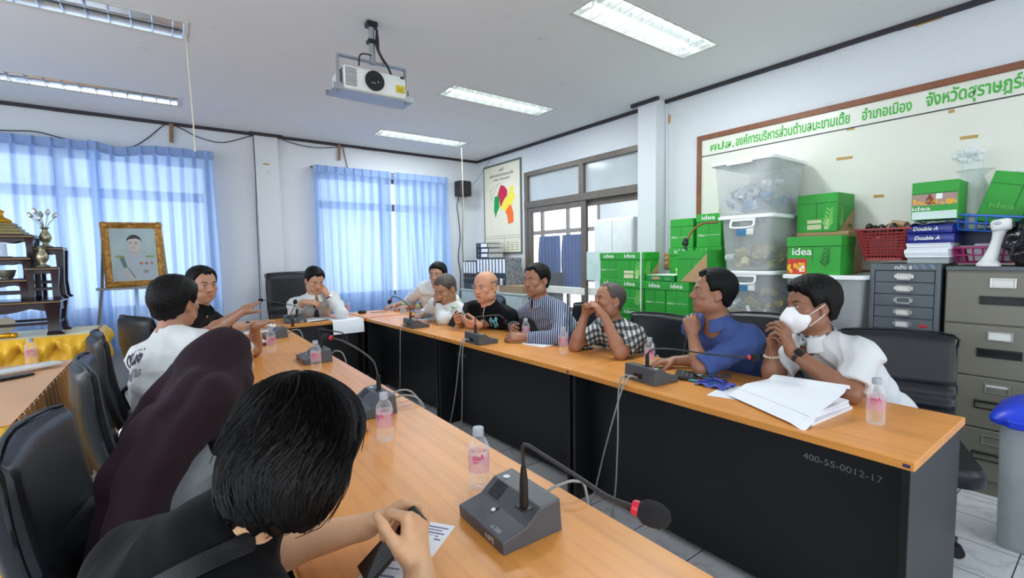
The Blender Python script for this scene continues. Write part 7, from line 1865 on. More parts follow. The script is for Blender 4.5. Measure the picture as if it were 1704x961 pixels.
    if collar:
        C0 = neck + nk * 0.012 * s; cx = (lat - lat.dot(nk) * nk).normalized(); cyv = nk.cross(cx); A = np.array([[cx[i], cyv[i], nk[i]] for i in range(3)])
        Fc = Field(npv(C0) - 0.13 * s, npv(C0) + 0.13 * s, min(vox, 0.0045))
        def cf(X, Y, Z):
            P = np.stack([X - C0.x, Y - C0.y, Z - C0.z], -1) @ A / s; x, y, z = P[..., 0], P[..., 1] - 0.004, P[..., 2]
            r = np.sqrt(x * x + y * y); fz = np.interp(y, [-0.08, 0.02, 0.08], [0.0, 0.004, -0.012])
            d = np.abs(r - (0.063 + np.clip(0.036 - z + fz, 0, 1) * 0.50)) - 0.0052
            d = np.maximum(d, z - fz - 0.036); d = np.maximum(d, -0.012 - 0.010 * np.clip(y / 0.06, 0, 1) - (z - fz)); gap = 0.010 + 0.20 * np.clip(0.03 - (z - fz), 0, 1) + 0.4 * neck_open
            d = np.maximum(d, np.where(y > 0, (gap - np.abs(x)) * 0.8, -1)); return d * s
        Fc.fn(npv(C0) - 0.13 * s, npv(C0) + 0.13 * s, cf); skin_mesh('collar', Fc, shirt, t, base, it=1)
    if hair: hair_cap(H, t, base, hair.get('m', HAIRM), vox=hair.get('vox', 0.0045), wide=wide, style=hair.get('style', 'short'), thick=hair.get('thick', 0.012), recede=hair.get('recede', 0.0), seed=hair.get('seed', 1))
    if legs:
        kn = [Vector((hip.x, hip.y, 0)) + T * 0.40 + lat * sd * 0.11 + Vector((0, 0, 0.53)) for sd in (1, -1)]; ft = [Vector((k_.x, k_.y, 0)) + T * 0.02 + Vector((0, 0, 0.10)) for k_ in kn]
        al = [hip, *kn, *ft]; lo2 = [min(p[i] for p in al) - 0.16 for i in range(3)]; hi2 = [max(p[i] for p in al) + 0.16 for i in range(3)]
        L = Field(lo2, hi2, 0.012); L.ell(hip - Vector((0, 0, 0.03)), (0.165, 0.135, 0.10), fr(0.0)[0], 0.03)
        for i, sd in enumerate((1, -1)):
            L.cap(hip + lat * sd * 0.085, kn[i], 0.085, 0.066, 0.04); L.cap(kn[i], ft[i], 0.066, 0.052, 0.03)
        L.ripple(0.004, 26, 3, 4); skin_mesh('trousers', L, TROUS, t, base)
        for i in range(2):
            q = Field(npv(ft[i]) - 0.2, npv(ft[i]) + 0.24, 0.008); f0 = Vector((ft[i].x, ft[i].y, 0.045))
            q.cap(f0 - T * 0.03, f0 + T * 0.15, 0.042, 0.036, 0.02); q.cap(f0, f0 + Vector((0, 0, 0.07)), 0.042, 0.04, 0.02)
            q.fn(npv(f0) - 0.2, npv(f0) + 0.2, lambda X, Y, Z: Z - 0.004, 0.0, 'cut'); skin_mesh('shoe', q, SHOE, t, base)
    return t, H, base, sho, (sp, fr, lat, T, neck)
def watch(t, base, wrist, elbow, s=1.0, band=(36, 32, 30), face=(20, 20, 22), square=False, up=None, along=0.03, name='wristwatch', rad=0.029):
    W, E = Vector(wrist), Vector(elbow); d = (E - W).normalized(); c = W + d * along - base
    q = d.to_track_quat('Z', 'Y').to_matrix(); r = rad * s
    b = MB().lathe([(r, -0.009), (r + 0.003, -0.008), (r + 0.003, 0.008), (r, 0.009), (r, -0.009)], c, 22, q); o = b.build(name, mat('strap_' + str(band[0]), band, 0.4), t, 60)
    if face:
        u = Vector(up or (0, 0, 1)); u = (u - u.dot(d) * d).normalized(); x = d.cross(u); Rm = Matrix((d, x, u)).transposed()
        if square: MB().obox(c + u * (r + 0.003), (0.036, 0.030, 0.009), Rm, 0.003).build('watch_face', mat('watch_dark', face, 0.08), o, 0)
        else: MB().cyl(c + u * r, c + u * (r + 0.008), 0.018, n=20).build('watch_face', mat('watch_metal' + str(face[0]), face, 0.2, 0.4), o, 40)
    return o
from mathutils.bvhtree import BVHTree
def print_on(cloth, base, mb, origin, right, upv, inward, name, m, parent, lift=0.0025):
    """lettering given in a flat frame, laid onto the cloth along 'inward'"""
    me = cloth.data; tree = BVHTree.FromPolygons([v.co + base for v in me.vertices], [tuple(p.vertices) for p in me.polygons])
    out = []; inward = Vector(inward).normalized()
    for v in mb.v:
        p = Vector(origin) + Vector(right) * v[0] + Vector(upv) * v[1]; hit = tree.ray_cast(p - inward * 0.3, inward)
        out.append((hit[0] if hit[0] is not None else p) - inward * lift - base)
    mb.v = [tuple(q) for q in out]
    return mb.build(name, m, parent, 0)
def child(t, nm): return [o for o in t.children if o.name.split('.')[0] == nm][0]
WHITES = cloth_mat('white_cotton', (214, 217, 218), 0.02); BLACKS = cloth_mat('black_cotton', (11, 12, 15), 0.1)
# --- masked man at the row end
h12 = AX(1350, 508, 2.42)
e12 = (AZ(1414, 655, 0.79), AZ(1286, 627, 0.79)); w12 = (AX(1316, 583, 2.27), AX(1284, 585, 2.30))
p12, H12, b12, s12, g12 = person('person in a white shirt and face mask, hands clasped at the row end', h12, (-0.80, 0.60, -0.04), (-1, 0.22, 0), (2.80, 0.74, 0.57), 1.04, hs=1.04, tone=(136, 92, 68), shirt=WHITES, wide=0.97,
    arms=((-1, e12[0], w12[0], ((-0.25, 0.22, 0.95), (-0.1, 0.95, 0.3), {'curls': [(0.5, 0.9, 0.5), (0.6, 0.9, 0.5), (0.7, 0.9, 0.5), (0.8, 0.9, 0.5)], 'thumb': 0.3}), 0.78),
          (1, e12[1], w12[1], ((-0.3, -0.15, 0.95), (-0.15, -0.95, 0.3), {'curls': [(0.6, 1.0, 0.6), (0.65, 1.0, 0.6), (0.7, 1.0, 0.6), (0.8, 1.0, 0.6)], 'thumb': 0.6}), 0.80)),
    hair={'thick': 0.019, 'seed': 3, 'vox': 0.0042}, vox=0.0045)
watch(p12, b12, w12[0], e12[0], 1.0, (24, 24, 26), (16, 16, 20), True, (-0.6, -0.7, 0.4), 0.035)
watch(p12, b12, w12[1], e12[1], 1.0, (96, 60, 40), None, along=0.035, name='bracelet')
bd = MB(); _d = (Vector(e12[1]) - Vector(w12[1])).normalized(); _q = _d.to_track_quat('Z', 'Y').to_matrix(); _c = Vector(w12[1]) + _d * 0.02 - b12
for k in range(14): bd.ball(_c + _q @ Vector((0.031 * math.cos(2 * PI * k / 14), 0.031 * math.sin(2 * PI * k / 14), 0)), 0.0068, None, 8, 6)
bd.build('bead_bracelet', mat('pale_beads', (214, 200, 176), 0.4), p12)
Fm = Field(npv(H12.c) - 0.17, npv(H12.c) + 0.17, 0.004)
H12.ell(Fm, (0, 0.058, -0.052), (0.064, 0.052, 0.060), 0); H12.cap(Fm, (0, 0.094, -0.024), (0, 0.112, -0.056), 0.020, 0.020, 0.03); H12.cap(Fm, (0, 0.112, -0.056), (0, 0.082, -0.105), 0.020, 0.018, 0.03)
for s_ in (-1, 1): H12.cap(Fm, (0, 0.108, -0.05), (s_ * 0.058, 0.05, -0.05), 0.012, 0.008, 0.02)
_R = np.array(H12.R)
def _cut(X, Y, Z):
    P = np.stack([X - H12.c.x, Y - H12.c.y, Z - H12.c.z], -1) @ _R / H12.s; return P[..., 1] - 0.040 - 0.20 * np.abs(P[..., 2] + 0.055)
Fm.g = np.maximum(Fm.g, -_cut(*np.meshgrid(*[Fm.lo[i] + Fm.vox * np.arange(Fm.n[i]) for i in range(3)], indexing='ij')).astype(np.float32))
mk = skin_mesh('face_mask', Fm, mat('mask_fabric', (240, 242, 244), 0.8, bump=0.1, bscale=300), p12, b12)
st = MB()
for s_ in (-1, 1):
    for z0, z1 in ((-0.030, 0.012), (-0.082, -0.030)): st.tube([H12.w(s_ * 0.060, 0.045, z0) - b12, H12.w(s_ * 0.074, 0.02, (z0 + z1) / 2) - b12, H12.w(s_ * 0.082, -0.008, z1) - b12], 0.0018, 6)
st.build('ear_loop', mat('mask_fabric', (240, 242, 244)), mk)
kf_ = Field(npv(g12[4]) - 0.15, npv(g12[4]) + 0.16, 0.005)
_n = Vector(g12[4]) + Vector((0, 0, 0.02))
kf_.fn(npv(_n) - 0.14, npv(_n) + 0.14, lambda X, Y, Z: np.maximum(np.abs(np.sqrt((X - _n.x) ** 2 + (Y - _n.y) ** 2) - 0.071 - 0.006 * np.sin((X - Y) * 70)) - 0.007, np.abs(Z - _n.z - 0.022 + 0.35 * (X - _n.x) * -1) - 0.022))
KER = N('patterned_kerchief'); KER.l(KER.ramp(KER.noise(KER.coord(), 55, 2), [(0.42, rgb((60, 72, 70))), (0.5, rgb((150, 178, 176))), (0.62, rgb((214, 222, 218)))]), KER.p.inputs['Base Color'])
kf_.ripple(0.004, 70, 2, 4); skin_mesh('neckerchief', kf_, KER.m, p12, b12)
# --- man in blue, fist under his chin
h11 = AX(1186, 487, 2.36)
e11 = (AZ(1166, 612, 0.80), AZ(1190, 598, 0.80)); w11 = (AX(1152, 557, 2.27), AZ(1122, 600, 0.785))
p11, H11, b11, s11, g11 = person('person in a blue shirt resting chin on fist', h11, (-0.72, 0.72, 0.10), (-1, 0.22, 0), (2.70, 1.36, 0.57), 1.0, hs=1.0, tone=(150, 104, 80), shirt=cloth_mat('blue_cotton', (70, 90, 146)), wide=0.95,
    arms=((-1, e11[0], w11[0], ((-0.12, 0.12, 1.0), (0.9, 0.45, 0.0), {'curls': [(1.2, 1.5, 0.9)] * 4, 'thumb': 0.9}), 0.97),
          (1, e11[1], w11[1], ((-0.8, 0.55, -0.05), (0, 0, -1), {'curls': [(0.35, 0.4, 0.3)] * 4, 'thumb': 0.3}), 0.97)),
    hair={'thick': 0.016, 'recede': 0.034, 'seed': 5}, vox=0.005, wrinkle=0.007, neck_open=0.012)
# --- plaid shirt, hands clasped before the mouth
h10 = AX(1014, 500, 2.34)
e10 = (AZ(1033, 588, 0.785), AZ(957, 575, 0.785)); w10 = (AX(1006, 527, 2.20), AX(974, 523, 2.22))
def plaid():
    g = N('plaid_cotton'); v = g.coord('Object', (1, 1, 1), (0.0, 0.25, 0.0)); sx = g.n('SeparateXYZ'); g.l(v, sx.inputs[0])
    u_ = g.math('SUBTRACT', sx.outputs[1], sx.outputs[0])
    def bands(o, f): return g.math('LESS_THAN', g.math('FRACT', g.math('MULTIPLY', o, f)), 0.48)
    w1 = g.math('ADD', bands(u_, 24.0), bands(sx.outputs[2], 27.0))
    th = g.math('MULTIPLY', g.math('ADD', g.math('LESS_THAN', g.math('FRACT', g.math('MULTIPLY', u_, 48.0)), 0.14), g.math('LESS_THAN', g.math('FRACT', g.math('MULTIPLY', sx.outputs[2], 52.0)), 0.14)), 0.25)
    c = g.ramp(g.math('MULTIPLY', w1, 0.5), [(0.0, rgb((206, 210, 206))), (0.35, rgb((96, 102, 106))), (0.75, rgb((30, 34, 42)))], 'CONSTANT')
    g.l(g.mix(th, c, rgb((170, 176, 180))), g.p.inputs['Base Color']); g.p.inputs['Roughness'].default_value = 0.85; return g.m
p10, H10, b10, s10, g10 = person('person in a black and white plaid shirt, fingers laced before the mouth', h10, (-0.93, 0.34, 0.10), (-1, 0.15, 0), (2.66, 2.06, 0.57), 0.97, hs=1.0, tone=(160, 112, 86), shirt=plaid(), wide=1.03, jaw=1.1,
    arms=((-1, e10[0], w10[0], ((-0.25, 0.55, 0.75), (-0.3, 0.7, -0.6), {'curls': [(0.5, 0.9, 0.4)] * 4, 'thumb': 0.3}), 0.78),
          (1, e10[1], w10[1], ((-0.2, -0.45, 0.85), (-0.3, -0.75, -0.5), {'curls': [(0.6, 0.9, 0.4)] * 4, 'thumb': 0.3}), 0.78)),
    hair={'thick': 0.003, 'recede': 0.05, 'm': GREYH, 'seed': 7}, belly=1.2)
# --- striped shirt, hands folded on the table
h9 = AX(893, 466, 2.36)
e9 = (AZ(935, 563, 0.795), AZ(848, 534, 0.795)); w9 = (AZ(872, 561, 0.79), AZ(856, 545, 0.80))
def stripes():
    g = N('striped_cotton'); sx = g.n('SeparateXYZ'); g.l(g.coord('Object', None, None), sx.inputs[0])
    o = g.math('SUBTRACT', sx.outputs[1], sx.outputs[0]); f = g.math('FRACT', g.math('MULTIPLY', o, 44.0))
    f2 = g.math('FRACT', g.math('MULTIPLY', o, 88.0))
    c = g.ramp(f, [(0.0, rgb((46, 62, 100))), (0.55, rgb((46, 62, 100))), (0.56, rgb((196, 204, 216))), (0.84, rgb((196, 204, 216))), (0.85, rgb((46, 62, 100)))], 'CONSTANT')
    g.l(g.mix(g.math('MULTIPLY', g.math('LESS_THAN', f2, 0.12), 0.3), c, rgb((150, 160, 180))), g.p.inputs['Base Color']); g.p.inputs['Roughness'].default_value = 0.8; return g.m
p9, H9, b9, s9, g9 = person('person in a navy and white striped shirt, hands folded on the table', h9, (-0.97, -0.08, -0.04), (-1, 0.05, 0), (2.70, 2.80, 0.57), 1.06, hs=1.06, tone=(150, 104, 80), shirt=stripes(), wide=1.06, jaw=1.15, bulk=1.05, belly=1.2,
    arms=((-1, e9[0], w9[0], ((-0.75, 0.65, 0.05), (0.1, 0.6, -0.7), {'curls': [(0.5, 0.8, 0.4)] * 4, 'thumb': 0.2}), 1.86),
          (1, e9[1], w9[1], ((-0.7, -0.55, 0.05), (0.1, -0.9, -0.3), {'curls': [(0.6, 0.8, 0.4)] * 4, 'thumb': 0.4}), 1.86)),
    hair={'thick': 0.011, 'recede': 0.02, 'seed': 8})
# --- bald man in black, speaking over his phone
h8 = AX(808, 477, 2.22)
e8 = (AZ(838, 531, 0.80), AZ(770, 516, 0.80)); w8 = (AZ(797, 540, 0.805), AZ(768, 534, 0.81))
p8, H8, b8, s8, g8 = person('bald person in a black T-shirt holding a phone and speaking', h8, (-0.95, -0.30, -0.10), (-1, -0.10, 0), (2.66, 3.62, 0.57), 1.12, hs=1.13, tone=(196, 142, 112), shirt=BLACKS, shirt_name='t_shirt', collar=False, wide=1.08, jaw=1.2, mouth=0.012, bulk=1.12, belly=1.3,
    arms=((-1, e8[0], w8[0], ((-0.75, 0.5, 0.12), (0.1, 0.7, 0.4), {'curls': [(0.7, 0.8, 0.4)] * 4, 'thumb': 0.3}), 0.85),
          (1, e8[1], w8[1], ((-0.75, -0.35, 0.2), (0.1, -0.8, 0.4), {'curls': [(0.7, 0.9, 0.4)] * 4, 'thumb': 0.3}), 0.85)),
    hair={'thick': 0.0012, 'style': 'bald', 'm': mat('shaved_scalp', (150, 116, 94), 0.6, var=0.15, vscale=120), 'seed': 9})
watch(p8, b8, w8[0], e8[0], 1.1, (110, 80, 60), (190, 190, 190), False, (-0.6, -0.6, 0.5), 0.03, rad=0.031)
# --- man covering his face with one hand
h7 = AX(742, 480, 2.20)
e7 = (AZ(737, 531, 0.80), AZ(712, 518, 0.80)); w7 = (AX(727, 504, 2.14), AZ(701, 524, 0.79))
p7, H7, b7, s7, g7 = person('person in a white shirt writing, one hand over the face', h7, (-0.86, -0.22, -0.45), (-1, -0.12, 0), (2.62, 4.45, 0.57), 1.14, hs=1.12, up=(0, 0, 1), tone=(176, 130, 102), shirt=WHITES, wide=1.02, bulk=1.05, belly=1.15,
    arms=((-1, e7[0], w7[0], ((0.05, 0.15, 1.0), (1.0, 0.2, -0.1), {'curls': [(0.7, 0.9, 0.4)] * 4, 'thumb': 0.2}), 1.72),
          (1, e7[1], w7[1], ((-0.85, 0.25, -0.05), (0, -0.3, -1), {'curls': [(0.6, 0.8, 0.4)] * 4, 'thumb': 0.5}), 1.9)),
    hair={'thick': 0.008, 'recede': 0.015, 'seed': 10, 'm': GREYH})
watch(p7, b7, w7[0], e7[0], 1.1, (60, 44, 36), (180, 170, 150), False, (-0.8, -0.5, 0.2), 0.02, rad=0.031)
# --- man behind him
h6 = AX(729, 457, 2.46)
e6 = (Vector((2.52, 5.16, 0.80)), Vector((2.46, 5.62, 0.80)))
p6, H6, b6, s6, g6 = person('person in a white shirt sitting behind the writing man, face half hidden', h6, (-0.8, -0.6, -0.05), (-0.95, -0.3, 0), (2.72, 5.42, 0.57), 1.14, hs=1.12, tone=(168, 124, 98), shirt=WHITES, bulk=1.12, belly=1.3,
    arms=((-1, e6[0], e6[0] + Vector((-0.22, 0.06, 0.0)), ((-0.9, 0.3, 0), (0, 0, -1)), 0.9), (1, e6[1], e6[1] + Vector((-0.2, -0.1, 0.0)), ((-0.9, -0.3, 0), (0, 0, -1)), 0.9)),
    hair={'thick': 0.012, 'seed': 11}, vox=0.007)
# --- man in the tie
h5 = AY(523, 466, 5.30)
e5 = (AZ(570, 523, 0.80), AZ(489, 520, 0.82)); w5 = (AY(547, 494, 5.26), AY(506, 502, 5.22))
p5, H5, b5, s5, g5 = person('person in a white shirt and dark tie, rubbing the nose', h5, (0.16, -0.95, -0.42), (0.05, -1, 0), (1.40, 5.92, 0.57), 1.14, hs=1.12, tone=(186, 142, 114), shirt=WHITES, shut=True, wide=0.98,
    arms=((-1, e5[0], w5[0], ((-0.45, -0.05, 0.9), (-0.6, 0.75, -0.2), {'curls': [(0.5, 0.9, 0.5), (0.9, 1.1, 0.6), (1.0, 1.2, 0.6), (1.1, 1.2, 0.6)], 'thumb': 0.5}), 1.86),
          (1, e5[1], w5[1], ((0.85, -0.25, -0.12), (0.0, 0.5, -0.85), {'curls': [(0.4, 0.6, 0.4)] * 4, 'thumb': 0.4}), 1.8)),
    hair={'thick': 0.013, 'seed': 12, 'recede': 0.012})
watch(p5, b5, w5[0], e5[0], 1.1, (70, 70, 72), (190, 190, 190), False, (0.2, -0.9, 0.2), 0.025, rad=0.031)
sp5, fr5, lat5, T5, nk5 = g5; tie = MB(); rg = []
for u, w_, th in ((0.995, 0.018, 0.016), (0.965, 0.024, 0.016), (0.945, 0.014, 0.008), (0.86, 0.022, 0.006), (0.74, 0.030, 0.006), (0.60, 0.037, 0.006), (0.42, 0.042, 0.006)):
    _, x, y, z = fr5(u); c = sp5(u) + y * ({0.995: 0.082, 0.965: 0.098, 0.945: 0.108, 0.86: 0.132, 0.74: 0.152, 0.60: 0.160, 0.42: 0.158}[u] * 1.14) - b5
    rg.append([c + x * w_ * 1.1 * math.cos(2 * PI * k / 12) + y * th * math.sin(2 * PI * k / 12) for k in range(12)])
loft(tie, rg); tie.build('tie', mat('dark_tie', (44, 30, 38), 0.5), p5, 50)
t = thing('spectacles', 'spectacles dangling from the hand of the man in the tie', 'spectacles', AY(517, 515, 5.16))
for s_ in (-1, 1): MB().tube([(s_ * 0.030 + 0.022 * math.cos(2 * PI * k / 16), 0.0, 0.016 * math.sin(2 * PI * k / 16)) for k in range(16)], 0.0018, 6, closed=True).tube([(s_ * 0.052, 0, 0.006), (s_ * 0.056, 0.02, 0.05), (s_ * 0.05, 0.03, 0.08)], 0.0018, 6).build('rim', STEEL, t)
MB().tube([(-0.009, 0, 0.004), (0.009, 0, 0.004)], 0.0018, 6).build('bridge', STEEL, t)
# --- man in the black polo
h4 = AY(336, 474, 4.10)
e4 = (AZ(382, 548, 0.80), AZ(322, 556, 0.80)); w4 = (AZ(415, 541, 0.80), AZ(372, 557, 0.80))
p4, H4, b4, s4, g4 = person('person in a black polo shirt frowning, arms on the table', h4, (0.42, -0.9, -0.06), (0.9, -0.25, 0), (-0.05, 4.22, 0.57), 1.08, hs=1.08, tone=(176, 130, 104), shirt=BLACKS, shirt_name='polo_shirt', wide=1.0, jaw=1.0,
    arms=((-1, e4[0], w4[0], ((0.85, -0.3, 0), (0, 0, -1), {'thumb': 0.4}), 0.8), (1, e4[1], w4[1], ((0.85, 0.25, 0.05), (0, 0.3, -1), {'thumb': 0.4}), 0.8)),
    hair={'thick': 0.012, 'seed': 13, 'recede': 0.018}, neck_open=0.01)
watch(p4, b4, w4[0], e4[0], 1.08, (190, 192, 196), (40, 44, 52), False, (0.1, -0.3, 0.9), 0.03, rad=0.030)
MB().ball(s4[-1] + Vector((0.07, -0.075, -0.10)) - b4, (0.004, 0.012, 0.008), None, 10, 6).build('chest_emblem', WHITEP, p4)
# --- pointing man in the white T-shirt
h3 = AY(292, 505, 2.80)
e3 = (AZ(395, 566, 0.93), AZ(424, 582, 0.795)); w3 = (AY(400, 520, 3.42), AY(424, 542, 3.34))
e3l = AY(345, 556, 3.12)
p3, H3, b3, s3, g3 = person('person in a white lettered T-shirt pointing across the table, seen from behind', h3, (0.66, 0.72, -0.02), (0.80, 0.55, 0), (-0.02, 2.62, 0.57), 1.0, hs=1.02, tone=(158, 110, 84), shirt=WHITES, shirt_name='t_shirt', collar=False, wide=0.98,
    arms=((-1, e3l, w3[0], ((0.62, 0.70, 0.36), (0.2, 0.3, -0.9), {'curls': [(0.05, 0.1, 0.1), (0.1, 0.15, 0.1), (0.15, 0.2, 0.1), (0.2, 0.2, 0.2)], 'thumb': 0.3}), 0.72),
          (1, e3[1], w3[1], ((0.70, 0.70, 0.10), (0, 0, -1), {'curls': [(0.1, 0.15, 0.1)] * 4, 'thumb': 0.3}), 0.72)),
    hair={'thick': 0.018, 'seed': 14, 'vox': 0.0042}, vox=0.005)
# lettering on the T-shirt back
sp3, fr3, lat3, T3, nk3 = g3; ob3 = child(p3, 't_shirt'); NAVYI = mat('navy_lettering', (26, 30, 66), 0.7)
_, x3, y3, z3 = fr3(0.72)
m_ = MB(); text(m_, 'ดร.เมษ', (-0.175, 0.0, 0), (1, 0, 0), (0, 1, 0), w=0.175, h=0.068, bold=0.03); text(m_, 'ปรเมษฐ์ จินา', (-0.175, -0.075, 0), (1, 0, 0), (0, 1, 0), w=0.175, h=0.055, bold=0.01)
print_on(ob3, b3, m_, sp3(0.76), x3, z3, y3, 'lettering', NAVYI, p3)
# monogram and drawstring on the black T-shirt
sp8, fr8, lat8, T8, nk8 = g8; ob8 = child(p8, 't_shirt'); _, x8, y8, z8 = fr8(0.72)
LB = mat('light_blue_print', (110, 190, 216), 0.6); m_ = MB()
def stroke(mb, pts, w):
    for a, b in zip(pts[:-1], pts[1:]):
        a, b = Vector((*a, 0)), Vector((*b, 0)); d = (b - a).normalized(); q = Vector((-d.y, d.x, 0)) * w; n = 5
        for i in range(n):
            c, e = a.lerp(b, i / n), a.lerp(b, (i + 1) / n); mb.add([c - q, e - q, e + q, c + q], [(0, 1, 2, 3)])
k_ = 0.036
for pts in (((-1, -1.2), (-1, 0.9)), ((-1, 0.9), (0.75, -1.2)), ((0.75, -1.2), (0.75, 0.9)), ((-0.7, 1.35), (0, 0.1), (0.7, 1.35)), ((0, 0.1), (0, -1.6)), ((-1.25, -1.2), (-0.7, -1.2)), ((0.5, 0.9), (1.05, 0.9)), ((-0.3, -1.6), (0.3, -1.6))):
    stroke(m_, [(p[0] * k_, p[1] * k_) for p in pts], 0.0065)
print_on(ob8, b8, m_, sp8(0.93) - x8 * 0.085, -x8, z8, -y8, 'monogram', LB, p8)
m_ = MB()
for i in range(14): m_.add([(-0.004, 0.10 - i * 0.014, 0), (0.004, 0.10 - i * 0.014, 0), (0.004, 0.086 - i * 0.014, 0), (-0.004, 0.086 - i * 0.014, 0)], [(0, 1, 2, 3)])
print_on(ob8, b8, m_, sp8(0.96) + x8 * 0.0, -x8, z8, -y8, 'drawstring', mat('cream_string', (214, 206, 190), 0.7), p8, 0.006)
# phone held by the bald man
t = phone('black phone held up by the bald man in black', AX(757, 531, 2.08), 0.0); t.rotation_euler = (0.9, 0.15, -1.2)
# ------------------------------------------------------------------ the two people closest to the camera
PURP = cloth_mat('plum_headscarf', (42, 28, 36), 0.06); GREYS = cloth_mat('grey_shirt_cloth', (150, 158, 160), 0.05)
h2 = D3(374, 603, 1.60)
e2 = (Vector((0.22, 2.02, 0.80)), Vector((0.235, 1.60, 0.80))); w2 = (Vector((0.44, 1.98, 0.79)), Vector((0.46, 1.68, 0.79)))
p2, H2, b2, s2_, g2 = person('person in a long plum headscarf and grey shirt, back turned', h2, (0.74, 0.66, -0.12), (0.82, 0.55, 0), (-0.12, 1.70, 0.54), 0.92, hs=0.97, tone=(196, 150, 120), shirt=GREYS, collar=False, bow=0.06,
    arms=((-1, e2[0], w2[0], ((0.9, -0.2, 0), (0, 0, -1), {}), 1.85), (1, e2[1], w2[1], ((0.9, 0.2, 0), (0, 0, -1), {}), 1.85)), legs=True, vox=0.006)
sp2, fr2, lat2, T2, nk2 = g2
lo = [min(h2[i], b2[i]) - 0.42 for i in range(3)]; lo[2] = 0.40; hi = [max(h2[i], b2[i]) + 0.40 for i in range(3)]; hi[2] = h2.z + 0.2
S_ = Field(lo, hi, 0.006)
H2.ell(S_, (0, -0.018, 0.024), (0.086, 0.108, 0.100), 0); H2.ell(S_, (0, 0.02, -0.05), (0.080, 0.078, 0.08), 0.05)
nb = Vector(nk2)
S_.cap(H2.w(0, -0.05, -0.03), nb - T2 * 0.03, 0.092, 0.115, 0.06)
S_.cap(s2_[1] - lat2 * 0.075 - T2 * 0.02 + Vector((0, 0, 0.012)), s2_[-1] + lat2 * 0.05 + Vector((0, 0, 0.01)), 0.088, 0.092, 0.06)
rows = [(H2.w(-0.03, -0.06, 0.0), H2.w(0.05, -0.04, -0.05), 0.06), (D3(302, 665, 1.50), D3(342, 668, 1.38), 0.065), (D3(260, 725, 1.40), D3(278, 722, 1.28), 0.06), (D3(230, 800, 1.32), D3(240, 790, 1.20), 0.055),
        (D3(212, 880, 1.25), D3(224, 870, 1.15), 0.05), (D3(204, 960, 1.20), D3(214, 960, 1.12), 0.05)]
for (a_, b_, r0), (c_, d_, r1) in zip(rows[:-1], rows[1:]):
    m0, m1 = (a_ + b_) / 2, (c_ + d_) / 2
    for p_, q_ in ((a_, c_), (b_, d_), (m0, m1), ((a_ + m0) / 2, (c_ + m1) / 2), ((b_ + m0) / 2, (d_ + m1) / 2)): S_.cap(p_, q_, r0, r1, 0.05)
bk = [r_[0] for r_ in rows]
# opening for the face, hem
fo = H2.w(0, 0.135, -0.012); H2.ell(S_, (0, 0.125, -0.012), (0.062, 0.07, 0.082), 0.012, 'cut')
ha, hb = D3(165, 950, 1.2), D3(240, 922, 1.2); hn = (hb - ha).cross(FWD).normalized()
if hn.z > 0: hn = -hn
S_.fn(lo, hi, lambda X, Y, Z: -((X - ha.x) * hn.x + (Y - ha.y) * hn.y + (Z - ha.z) * hn.z), 0.01, 'cut')
dr = (bk[3] - bk[0]).normalized(); ac = dr.cross(FWD).normalized()
S_.folds(ac, 48, 0.0085, 4, along=dr, mask=lambda X, Y, Z: np.clip((1.12 - Z) / 0.16, 0.2, 1.0)); S_.ripple(0.005, 14, 9, 4)
skin_mesh('headscarf', S_, PURP, p2, b2, it=2)
# --- phone user seen from behind
h1 = D3(499, 747, 0.75)
w1 = (AZ(612, 874, 0.815), AZ(697, 948, 0.835)); e1 = (Vector((0.10, 1.035, 0.80)), Vector((0.27, 0.60, 0.82)))
p1, H1, b1, s1, g1 = person('black-haired person in a black T-shirt bent over a phone, seen from above', h1, (0.64, 0.58, -0.50), (0.94, 0.34, 0), (-0.16, 0.74, 0.56), 0.98, hs=0.86, neck=(0.025, 0.815, 0.945), tone=(206, 160, 122), shirt=BLACKS, shirt_name='t_shirt', collar=False, bow=0.05, high=0.045,
    arms=((-1, e1[0], w1[0], (R_ * 0.85 - D_ * 0.35 + FWD * 0.35, D_ * 0.8 - FWD * 0.45, {'curls': [(0.7, 1.1, 0.6), (0.75, 1.1, 0.6), (0.8, 1.1, 0.6), (0.85, 1.1, 0.6)], 'thumb': 0.4, 'spread': 0.02}), 0.85),
          (1, e1[1], w1[1], (FWD * 0.55 - D_ * 0.75 - R_ * 0.22, -R_ * 0.85 + FWD * 0.4, {'curls': [(1.1, 1.3, 0.7), (1.1, 1.3, 0.7), (1.1, 1.2, 0.7), (1.1, 1.2, 0.7)], 'thumb': 0.25, 'spread': 0.02}), 0.85)), vox=0.0038, wrinkle=0.004)
hf = Field(npv(h1) - 0.2, npv(h1) + 0.2, 0.004)
H1.ell(hf, (0, -0.022, 0.030), (0.100, 0.116, 0.110), 0); H1.ell(hf, (0, -0.03, -0.055), (0.100, 0.098, 0.10), 0.05); H1.ell(hf, (0, 0.035, 0.05), (0.09, 0.075, 0.08), 0.03)
H1.ell(hf, (0, 0.13, -0.03), (0.06, 0.085, 0.085), 0.02, 'cut')
R1_ = np.array(H1.R)
def _nape(X, Y, Z):
    P = np.stack([X - h1.x, Y - h1.y, Z - h1.z], -1) @ R1_ / H1.s; return P[..., 2] + 0.132 + 0.008 * np.sin(P[..., 0] * 120) + 0.006 * np.sin(P[..., 0] * 260 + P[..., 1] * 90)
hf.g = np.maximum(hf.g, -_nape(*np.meshgrid(*[hf.lo[i] + hf.vox * np.arange(hf.n[i]) for i in range(3)], indexing='ij')).astype(np.float32))
hair1 = skin_mesh('hair', hf, HAIRM, p1, b1)
tr1 = BVHTree.FromPolygons([v.co + b1 for v in hair1.data.vertices], [tuple(p.vertices) for p in hair1.data.polygons])
rr = random.Random(31); sm = MB(); crown = Vector((0.012, -0.055, 0.085))
